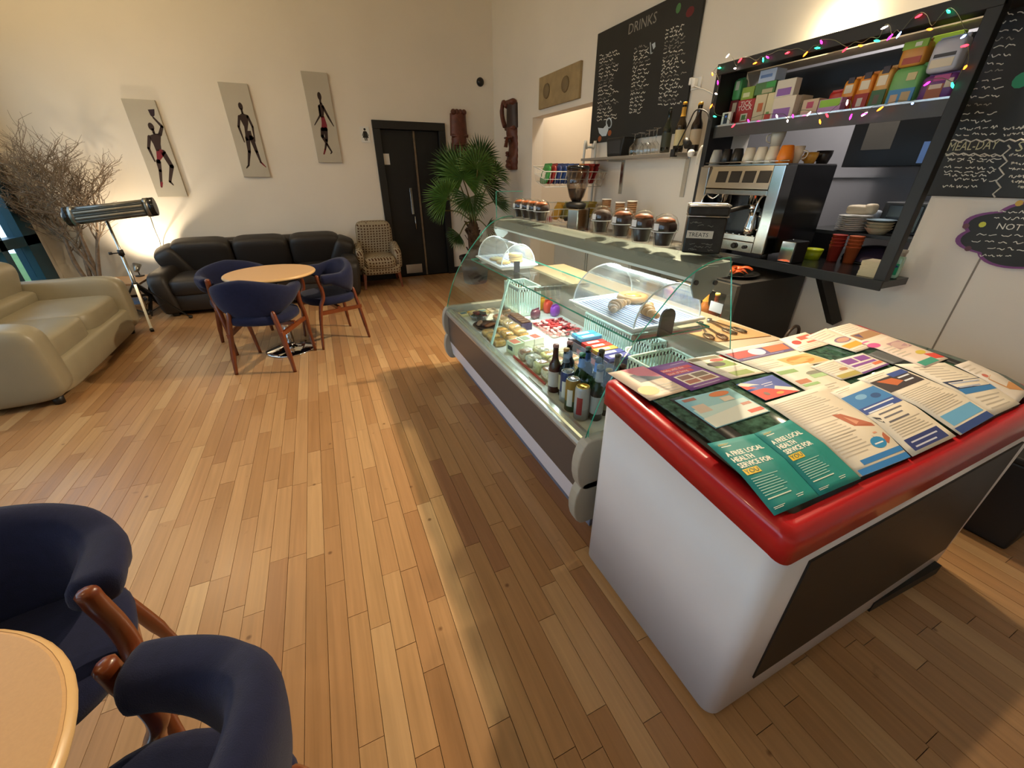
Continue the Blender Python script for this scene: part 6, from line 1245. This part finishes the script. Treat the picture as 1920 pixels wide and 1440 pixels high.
# ----------------------------------------------------------------- blackboards
m_bb = mat('blackboard', '181816', .55, var=.35, vscale=3); m_chalk = mat('chalk', 'dcd8cc', .9); m_chalkd = mat('chalk_faint', '8f8b82', .9)
def board_line(b, x0, y0, x1, y1, X, hh, words, m=0, lw=.09):
    A = onX(x0, y0, X); B = onX(x1, y1, X); u = (B-A); scribble(b, frame_on(u, (0, 0, 1), A), u.length, hh, m, words, lw=lw, step=.45)
BX = XR-.022
t = thing('drinks_blackboard', 'large chalk drinks menu blackboard above the wall shelf', 'blackboard', (XR, 3.45, 1.775)); MB().box(BX-.002, XR-.002, 2.79, 4.06, 1.775, 2.66).build('board', m_bb, t, w=True, bevel=.004)
b = MB(); rb2 = random.Random(12); XS = BX-.0028
def bl(px0, px1, rows, w0, faint=0):
    for i, (a, c) in enumerate(rows): board_line(b, px0, a, px1, c, XS, .026, w0, 1 if (faint and i % 3 == 0) else 0)
Zs = .21875
def zz(x, y): return 980+x*Zs, y*Zs
for x0, x1, yy0, yy1, sl, n, w0 in ((650, 860, 500, 1050, -.32, 19, 3), (925, 1100, 440, 990, -.30, 18, 3), (1195, 1430, 280, 920, -.27, 20, 4)):
    for i in range(n):
        k = i/(n-1); xa = lerp(x0+(30 if x0 > 900 else 8), x0-(40 if x0 > 1100 else 15), k); ya = lerp(yy0, yy1, k); A = zz(xa, ya); L = (x1-x0)*rb2.uniform(.6, 1.0); B = zz(xa+L, ya+L*(sl+.18*k))
        board_line(b, A[0], A[1], B[0], B[1], XS, .030, w0, 0 if rb2.random() < .8 else 1, .09)
b.build('chalk_writing', [m_chalk, m_chalkd], t, w=True, kind='stuff')
b = MB(); A = onX(*zz(900, 300), XS); b.text('DRINKS', frame_on((0, -1, 0), (0, 0, 1), A), .10); b.build('chalk_heading', m_chalkd, t, w=True)
b = MB(); c0 = [zz(*q) for q in ((645, 1095), (690, 1100), (725, 1060), (735, 1110), (715, 1165), (680, 1168), (655, 1140))]; b.add([onX(q[0], q[1], XS) for q in c0], [tuple(range(7))]); b.tube([onX(*zz(740+22*math.cos(a), 1055+42*math.sin(a)), XS) for a in [2*math.pi*k/14 for k in range(14)]], .006, 5, closed=True); b.tube([onX(*zz(*q), XS) for q in ((1095, 365), (1100, 460), (1115, 450))], .005, 5); b.add([onX(*zz(*q), XS) for q in ((1108, 380), (1135, 360), (1138, 400), (1120, 425))], [(0, 1, 2, 3)])
b.build('cup_drawing', mat('chalk_blue', 'b9c4cc', .9), t, w=True)
b = MB()
for q in ((660, 1190), (745, 1140)): p = onX(*zz(*q), XS); b.add([p+Vector((0, .03*math.cos(k*.7), .025*math.sin(k*.7))) for k in range(9)], [tuple(range(9))])
b.build('orange_blots', mat('chalk_orange', '9a5228', .9), t, w=True)
p = onX(*zz(1335, 70), XS); MB().add([p+Vector((0, .025*math.cos(k*.7), .03*math.sin(k*.7))) for k in range(9)], [tuple(range(9))]).build('green_dot', mat('chalk_green', '4f7a4a', .9), t, w=True)
p = onX(*zz(1435, 100), XS); MB().add([p+Vector((0, .04*math.cos(k*.7), .03*math.sin(k*.7))) for k in range(9)], [tuple(range(9))]).build('red_dot', mat('chalk_red', '6a2a2a', .9), t, w=True)
# wooden plaque
t = thing('wooden_plaque', 'pale wooden plaque with two round carvings above the passage', 'plaque', (XR, 4.77, 2.20)); m_pl = mat('plaque_wood', 'a18a62', .7, var=.15, vscale=10, bump=.2, bscale=60); MB().box(XR-.03, XR, 4.32, 5.22, 2.20, 2.515).build('panel', m_pl, t, w=True, bevel=.004)
for y in (5.02, 4.60): MB().lathe([(.075, 0), (.07, .012), (.05, .006), (.04, .014), (0, .016)], 22, (XR-.03, y, 2.36), ax=(-1, 0, 0)).build('rosette', mat('plaque_dark', '7d6a4a', .7), t, w=True)
# food board
t = thing('food_blackboard', 'tall chalk MEAL-DAY food menu board beside the hatch post', 'blackboard', (XR, .6, 1.385)); MB().box(BX-.002, XR-.002, .05, 1.125, 1.385, 2.75).build('board', m_bb, t, w=True, bevel=.004)
b = MB(); zq = lambda x, y: (1560+x*.19448, 220+y*.19444)
for i, (x0, y0, x1, y1) in enumerate(((1090, 380, 1640, 395), (1100, 420, 1640, 425), (1110, 440, 1580, 450), (1070, 500, 1620, 515), (1070, 545, 1590, 555), (1070, 575, 1500, 590), (1170, 620, 1600, 630), (1060, 680, 1400, 690), (1700, 390, 1900, 400), (1720, 460, 1900, 470), (1690, 520, 1900, 530), (1700, 590, 1900, 600), (1720, 640, 1900, 650), (1780, 690, 1900, 700), (1180, 190, 1600, 185), (1220, 135, 1600, 120), (1640, 130, 1850, 120), (1640, 190, 1850, 185))):
    A, B = zq(x0, y0), zq(x1, y1); board_line(b, A[0], A[1], B[0], B[1], XS, .018, 5, 0, .09)
for i in range(15):
    k = i/14; A = (lerp(1862, 1798, k), lerp(20, 232, k)); B = (A[0]+rb2.uniform(50, 75), A[1]+lerp(-8, 0, k)); board_line(b, A[0], A[1], B[0], B[1], XS, .018, 3, 0 if i % 4 else 1, .09); 
    p = onX(A[0]-7, A[1]-2, XS); b.add([p+Vector((0, .004*math.cos(q), .004*math.sin(q))) for q in (0, 1.6, 3.1, 4.7)], [(0, 1, 2, 3)])
b.build('chalk_writing', [m_chalk, m_chalkd], t, w=True, kind='stuff')
b = MB(); A = onX(1774, 283, XS); b.text('MEAL-DAY', frame_on((0, -1, 0), (0, 0, 1), A), .050, sx=.70); A = onX(1901, 284, XS); b.text('SO', frame_on((0, -1, 0), (0, 0, 1), A), .052); b.build('chalk_heading', mat('chalk_yellow', 'c2bd9a', .9), t, w=True)
def wave(x0, y0, x1, y1, n, amp): return [onX(lerp(x0, x1, k/n)+(amp*math.sin(k*1.57) if abs(x1-x0) < abs(y1-y0) else 0), lerp(y0, y1, k/n)+(amp*math.sin(k*1.57) if abs(x1-x0) >= abs(y1-y0) else 0), XS) for k in range(n+1)]
b = MB(); b.tube(wave(1773, 264, 1930, 263, 30, 2.2), .0028, 4); b.tube(wave(1772, 288, 1880, 291, 22, 2.0), .0026, 4); b.tube(wave(1890, 272, 1866, 370, 16, 6), .003, 4); b.build('chalk_waves', m_chalk, t, w=True)
p = onX(1916, 150, XS); MB().add([p+Vector((0, .028*math.cos(k*.57), .028*math.sin(k*.57))) for k in range(11)], [tuple(range(11))]).build('green_sticker', mat('sticker_green', '1f8a62', .5), t, w=True)
# scalloped notice
t = thing('scalloped_notice', 'black scalloped cloud-shaped chalk notice with a pink and purple edge', 'notice board', (XR, .64, 1.08)); cyy, czz, ry, rz_ = .655, 1.245, .255, .125
def scal(k, N, s): a = 2*math.pi*k/N; r = 1+.14*abs(math.sin(a*4)); return (cyy+s*ry*r*math.cos(a), czz+s*rz_*r*math.sin(a))
for i, (sc, x0, x1, m) in enumerate(((1.0, XR-.030, XR-.022, None), (.94, XR-.034, XR-.030, None))):
    b = MB(); N = 72
    if i == 0:
        pts = [scal(k, N, 1) for k in range(N)]; b.prism(pts, 'x', x0, x1)
        for k in range(N): b.mi[2+k] = 0
        b.build('edge', [mat('notice_edge', '7a3a78', .5)], t, w=True)
    else: pts = [scal(k, N, .93) for k in range(N)]; b.prism(pts, 'x', x0, x1); b.build('board', m_bb, t, w=True)
b = MB(); XN = XR-.0348
for i, (x0, y0, x1, y1) in enumerate(((1850, 400, 1930, 402), (1862, 412, 1930, 414), (1830, 443, 1925, 446), (1820, 455, 1925, 460), (1850, 468, 1925, 472), (1835, 482, 1900, 484))): board_line(b, x0, y0, x1, y1, XN, .016, 4, 0, .09)
A = onX(1866, 429, XN); b.text('NOT', frame_on((0, -1, 0), (0, 0, 1), A), .035); b.build('chalk_writing', m_chalk, t, w=True, kind='stuff')
for q, c in (((1842, 421), 'c8c83a'), ((1811, 424), '6a3a44'), ((1815, 466), '5a2a38'), ((1911, 381), 'c09a3a')): p = onX(q[0], q[1], XN); MB().add([p+Vector((0, .012*math.cos(k*.7), .012*math.sin(k*.7))) for k in range(9)], [tuple(range(9))]).build('sticker', cmat(c, .5), t, w=True)

# ----------------------------------------------------------------- bottle fridge, plate of peppers
fx0, fy0_, fy1_, fzh = 2.11, 1.53, 2.13, .92
t = thing('bottle_fridge', 'black under-counter bottle fridge with a glass door, below the hatch', 'fridge', ((fx0+2.72)/2, (fy0_+fy1_)/2, 0)); m_fr = mat('fridge_black', '24211e', .5, var=.1)
b = MB(); b.box(fx0+.03, 2.72, fy0_, fy0_+.03, .02, fzh); b.box(fx0+.03, 2.72, fy1_-.03, fy1_, .02, fzh); b.box(fx0+.03, 2.72, fy0_+.03, fy1_-.03, fzh-.04, fzh); b.box(fx0+.03, 2.72, fy0_+.03, fy1_-.03, .02, .10); b.box(2.69, 2.72, fy0_+.03, fy1_-.03, .10, fzh-.04); b.build('cabinet', m_fr, t, w=True)
b = MB(); b.box(fx0, fx0+.03, fy0_, fy0_+.055, .06, fzh-.01); b.box(fx0, fx0+.03, fy1_-.055, fy1_, .06, fzh-.01); b.box(fx0, fx0+.03, fy0_+.055, fy1_-.055, fzh-.07, fzh-.01); b.box(fx0, fx0+.03, fy0_+.055, fy1_-.055, .06, .13); d_ = b.build('door', mat('fridge_frame', '5d574c', .4, .4), t, w=True)
MB().box(fx0+.012, fx0+.018, fy0_+.055, fy1_-.055, .13, fzh-.07).build('door_glass', g_clear, d_, w=True)
MB().box(fx0-.0006, fx0+.001, fy0_+.06, fy0_+.15, .73, .79).build('paper_label', mat('label_paper', 'cfd4dc', .5), d_, w=True); b = MB(); b.lathe([(.045, 0), (.045, .001), (0, .0012)], 24, (fx0-.0003, fy1_-.10, .76), ax=(-1, 0, 0)); b.build('round_sticker', mat('sticker_red', 'b83a34', .5), d_, w=True)
for z in (.55, ): MB().box(fx0+.05, 2.69, fy0_+.03, fy1_-.03, z, z+.006).build('shelf', m_steel, t, w=True)
light('AREA', 'fridge_glow', (2.16, 1.83, .86), 4.5, (1, .85, .65), (2.25, 1.83, 0), size=.3)
for i, (y, g, l1, cc, nk) in enumerate(((2.04, '3a3018', 'b9a24a', '8a7a3a', None), (1.96, '20281c', '9aa08a', 'c9a03a', None), (1.88, '2a1c12', 'a8a89a', '3a3a34', None), (1.80, '9a5a20', 'b06a2c', 'e0a83a', 'c9872c'), (1.72, '6a2a18', 'b9aa90', 'd8b040', None), (1.63, '5a2418', 'c2b48a', '5a2a1c', None))):
    bottle(fx0+.10, y, .5562, .26, ('bottle with an olive label in the fridge, nearest the round sticker', 'green bottle with a gold cap in the fridge', 'brown bottle with a grey label in the fridge', 'amber sauce bottle with a yellow cap in the fridge', 'red bottle with a cream label in the fridge', 'dark red bottle with an oval cream label under the paper sticker')[i], g, l1, cc, nk, .033, 'bottles in the under-counter fridge', 'fridge_bottle')
p = onZ(1392, 515, fzh); t = thing('pepper_plate', 'black oval plate of orange pepper strips on the fridge', 'plate', (2.31, 1.71, fzh)); MB().lathe([(.08, 0), (.13, .016), (.135, .019), (.125, .019), (.08, .006), (0, .006)], 30).build('plate', mat('slate_plate', '1d1c1b', .3), t)
rk = random.Random(21)
for k in range(11):
    M = T(rk.uniform(-.06, .06), rk.uniform(-.06, .06), .018+.02*rk.random()) @ rot(z=rk.uniform(0, 6), x=rk.uniform(-.5, .5)); o = MB(M); o.grid(lambda u, v: ((u-.5)*.075, (v-.5)*.028, .018*math.cos((u-.5)*2.6)), 8, 2); q = o.build('pepper_strip', mat('pepper_orange', 'd85a18', .4), t, solid=.004)

# ----------------------------------------------------------------- behind the counter: paper bag, tongs, coffee grinder, cups, snack rack
C4 = [onZ(a, c, .806) for a, c in ((1280, 622), (1345, 641), (1446, 630), (1350, 600))]
b = MB(); b.hexa([(q.x, q.y, .8055) for q in C4], [(q.x, q.y, .8085) for q in C4]); tag(b.build('paper_bag', mat('kraft_paper', 'b98d58', .8, var=.06), w=True), 'flat brown paper bag under the tongs on the rear worktop', 'paper bag')
def tongs(a, c, lab):
    A = onZ(*a, .815); B = onZ(*c, .815); d = (B-A); L = d.length; t = thing('serving_tongs', lab, 'tongs', (A.x, A.y, .8083), math.atan2(d.y, d.x), 'serving tongs'); 
    MB().cyl((0, 0, 0), (0, 0, .014), .012).build('hinge', m_steel, t)
    for s_ in (-1, 1):
        MB().bar((0, s_*.004, .006), (L*.72, s_*.026, .006), .009, .003).build('arm', mat('tongs_metal', '6a5a44', .3, .8), t); MB().tube([(L*.72+.04*math.cos(a_)+.03, s_*.03+.020*math.sin(a_), .006) for a_ in [2*math.pi*k/12 for k in range(12)]], .0035, 5, closed=True).build('claw', mat('tongs_metal', '6a5a44', .3, .8), t)
        for k in (-1, 0, 1): MB().cyl((L*.72+.0, s_*.03+.006*k, .006), (L*.72+.065, s_*.03+.009*k, .006), .0022, seg=5).build('claw_bar', mat('tongs_metal', '6a5a44', .3, .8), t)
tongs((1314, 606), (1346, 634), 'steel serving tongs with plain ends on the paper bag'); tongs((1330, 600), (1384, 622), 'steel serving tongs with slotted ends, beside the other pair')
BZ = .985
t = thing('back_counter', 'grey back counter against the kitchen wall under the shelf', 'counter', (2.40, 3.20, 0)); MB().box(2.06, XR-.002, 2.42, 3.63, BZ-.035, BZ).build('worktop', mat('back_worktop', '8d8578', .45), t, w=True, bevel=.003)
for k in range(2): MB().box(2.10, 2.73, 2.44+.59*k, 3.02+.59*k, .08, BZ-.036).build('cupboard', mat('cupboard_grey', '9a958a', .5), t, w=True, bevel=.003); MB().box(2.09, 2.10, 2.46+.59*k, 3.00+.59*k, .10, BZ-.06).build('door', mat('cupboard_door', 'a8a296', .45), t, w=True, bevel=.003)
MB().box(2.14, 2.73, 2.44, 3.60, 0, .08).build('plinth', m_black, t, w=True)
t = thing('coffee_grinder', 'black coffee grinder with a half-full bean hopper, behind the counter', 'coffee grinder', (2.25, 3.50, BZ), rad(200)); g_hop = glass('smoked_hopper', (.80, .76, .73), .8, .06, 2.5, .03)
MB().box(-.09, .09, -.12, .10, 0, .03).build('base', m_black, t, bevel=.006); MB().box(-.085, .085, -.03, .10, .03, .22).build('body', mat('grinder_steel', 'a39c8c', .15, 1.0), t, bevel=.012); MB().box(-.095, -.085, -.10, .10, .0, .22).build('side_plate', m_black, t, bevel=.004)
MB().lathe([(.085, .22), (.095, .235), (.095, .262), (.06, .275)], 26).build('collar', m_black, t); MB().lathe([(.04, .275), (.07, .32), (.098, .42), (.102, .545), (.10, .545), (.094, .42), (.06, .32)], 28, capb=False, capt=False).build('hopper', g_hop, t); MB().lathe([(.036, .276), (.062, .32), (.084, .385), (0, .39)], 26).build('coffee_beans', mat('coffee_beans', '2c1a10', .5, var=.5, vscale=90, bump=.8, bscale=120), t); MB().lathe([(.104, .545), (.106, .56), (.09, .575), (0, .578)], 28).build('hopper_lid', m_blackgloss, t)
MB().cyl((0, -.03, .13), (0, -.12, .115), .02).build('dosing_spout', m_black, t); MB().box(.02, .065, -.031, -.028, .14, .17).build('maker_badge', mat('badge_orange', '9a4a2c', .4), t)
for a, c, n_, lab in ((1138, 372, 9, 'tall stack of brown paper cups nearest the snack rack'), (1163, 382, 7, 'short stack of brown paper cups between two taller stacks'), (1186, 376, 9, 'tall stack of brown paper cups beside the chocolate muffin')):
    X_ = 2.48; p = onX(a, c, X_); n2 = max(4, int((p.z-BZ-.09)/.018)+1); t = thing('paper_cup_stack', lab, 'paper cups', (X_, p.y, BZ), 0, 'stacks of paper cups')
    for k in range(n2): MB().lathe([(.028, .018*k), (.040, .018*k+.094), (.0425, .018*k+.094), (.0425, .018*k+.099), (.036, .018*k+.099)], 20).build('paper_cup', mat('kraft_cup', '9a7450', .6), t)
    MB().lathe([(.0428, .018*n2+.079), (.0428, .018*n2+.085), (.037, .018*n2+.083)], 20, capt=False).build('white_rim', m_white, t)
# snack rack
t = thing('snack_rack', 'white wire snack rack with two sloping baskets beside the passage', 'wire rack', (2.45, 3.90, 0)); m_wire = mat('rack_wire', 'cfd0cb', .35)
yA, xA, xB = 3.92, 2.36, 2.72
rackL, rackR = onY(1092, 330, 3.92), onY(1128, 330, 3.92)
xa, xb = rackL.x, min(rackR.x, 2.71); ztop = onY(1108, 276, 3.92).z
MB().tube(path_smooth([(xa, 3.92, 0), (xa, 3.92, ztop-.09), (xa+.03, 3.92, ztop-.01), ((xa+xb)/2, 3.92, ztop), (xb-.03, 3.92, ztop-.01), (xb, 3.92, ztop-.09), (xb, 3.92, 0)], 6), .012, 8).build('frame', m_wire, t, w=True)
MB().box(xa-.32, xb, 3.79, 3.93, 0, .02).build('foot', m_wire, t, w=True)
def wire_basket(zc, q):
    L0, R0, fL, fR = [onY(a, c, yy) for a, c, yy in q]
    zb = min(L0.z, fL.z)-.10; x0, x1 = L0.x, xb
    P4 = [Vector((x0, 3.92, zc+.05)), Vector((x1, 3.92, zc+.05)), Vector((x1, 3.68, zc)), Vector((x0, 3.68, zc))]; B4 = [p+Vector(((.03 if i in (0, 3) else -.03), (0 if i < 2 else .05), -.13)) for i, p in enumerate(P4)]
    b = MB(); b.tube(P4, .0045, 6, closed=True); b.tube(B4, .0035, 6, closed=True); b.tube([(p+q_)/2 for p, q_ in zip(P4, B4)], .0025, 5, closed=True)
    for i in range(4):
        j = (i+1) % 4; n = 12 if i % 2 == 0 else 8
        for k in range(n+1): b.cyl(P4[i].lerp(P4[j], k/n), B4[i].lerp(B4[j], k/n), .0018, seg=5)
    for k in range(1, 9): b.cyl(B4[0].lerp(B4[1], k/9), B4[3].lerp(B4[2], k/9), .0018, seg=5)
    b.build('wire_basket', m_wire, t, w=True); return x0, x1
zu = onY(1060, 322, 3.68).z; zl_ = onY(1060, 392, 3.68).z
x0, x1 = wire_basket(zu, [(1022, 322, 3.68), (1125, 310, 3.9), (1022, 322, 3.68), (1125, 310, 3.9)])
CR = ('2f7a3c', '8a2c2c', '2c3f7a', '27427f', '3c5a9a', '33406a', 'a87a4a', '9a2f2a', 'b03a30', '8f2a30')
for k, c in enumerate(CR):
    x = lerp(x0+.05, x1-.115, k/(len(CR)-1)); o = MB(rot(y=rad(18))); cushion(o, (0, 0, .085), (.035, .15, .17), .55, 14, 8); q = thing('crisp_packet', ('green', 'maroon', 'navy', 'blue', 'bright blue', 'slate blue', 'tan', 'dark red', 'scarlet', 'crimson')[k]+' foil crisp packet standing in the upper rack basket', 'crisps', (x, 3.81, zu-.105), 0, 'crisp packets in the upper basket'); o.build('packet', cmat(c, .25), q); MB(rot(y=rad(18))).box(-.003, .003, -.07, .07, .16, .185).build('seal', cmat(c, .25), q); MB(rot(y=rad(18))).box(-.0185, -.014, -.03, .03, .05, .11).build('print', cmat('d8cfb8', .4), q)
x0, x1 = wire_basket(zl_, [(1018, 395, 3.68), (1120, 380, 3.9)]*2)
for k, (c, n_) in enumerate((('b98a2a', 'mustard'), ('8a8a4a', 'olive'), ('9aa05a', 'pale green'), ('a8a86a', 'sage'), ('b0942f', 'ochre'))):
    x = lerp(x0+.20, x1-.125, k/4); q = thing('crisp_packet', n_+' crisp packet leaning in the lower rack basket', 'crisps', (x, 3.81, zl_-.105), 0, 'crisp packets in the lower basket'); o = MB(rot(y=rad(26))); cushion(o, (0, 0, .08), (.035, .15, .16), .55, 14, 8); o.build('packet', cmat(c, .3), q); MB(rot(y=rad(26))).box(-.003, .003, -.07, .07, .15, .175).build('seal', cmat(c, .3), q)
p = onY(1050, 392, 3.74); t = thing('striped_sweet_box', 'small red and white striped box in the lower rack basket', 'box', (x0+.10, 3.80, zl_-.125)); MB().box(-.05, .05, -.04, .04, 0, .06).build('box', cmat('b82a34', .5), t)
for k in range(4): MB().box(-.0425+.025*k, -.032+.025*k, -.0406, .0406, 0, .0606).build('stripe', cmat('e6d8d0', .5), t)
# brown bag on the floor between fridge and freezer
t = thing('tote_bag', 'brown bag with two loop handles between the fridge and the freezer', 'bag', (2.40, 1.25, 0), .2); b = MB(); cushion(b, (0, 0, .29), (.30, .26, .58), .35, 20, 12); b.build('bag_body', mat('brown_bag', '5a4436', .7, var=.2), t)
for y in (-.06, .06): MB().tube(path_smooth([(-.09, y, .54), (-.085, y, .66), (0, y, .70), (.085, y, .66), (.09, y, .54)], 5), .009, 7).build('handle', mat('bag_handle', '4a3a2e', .5), t)
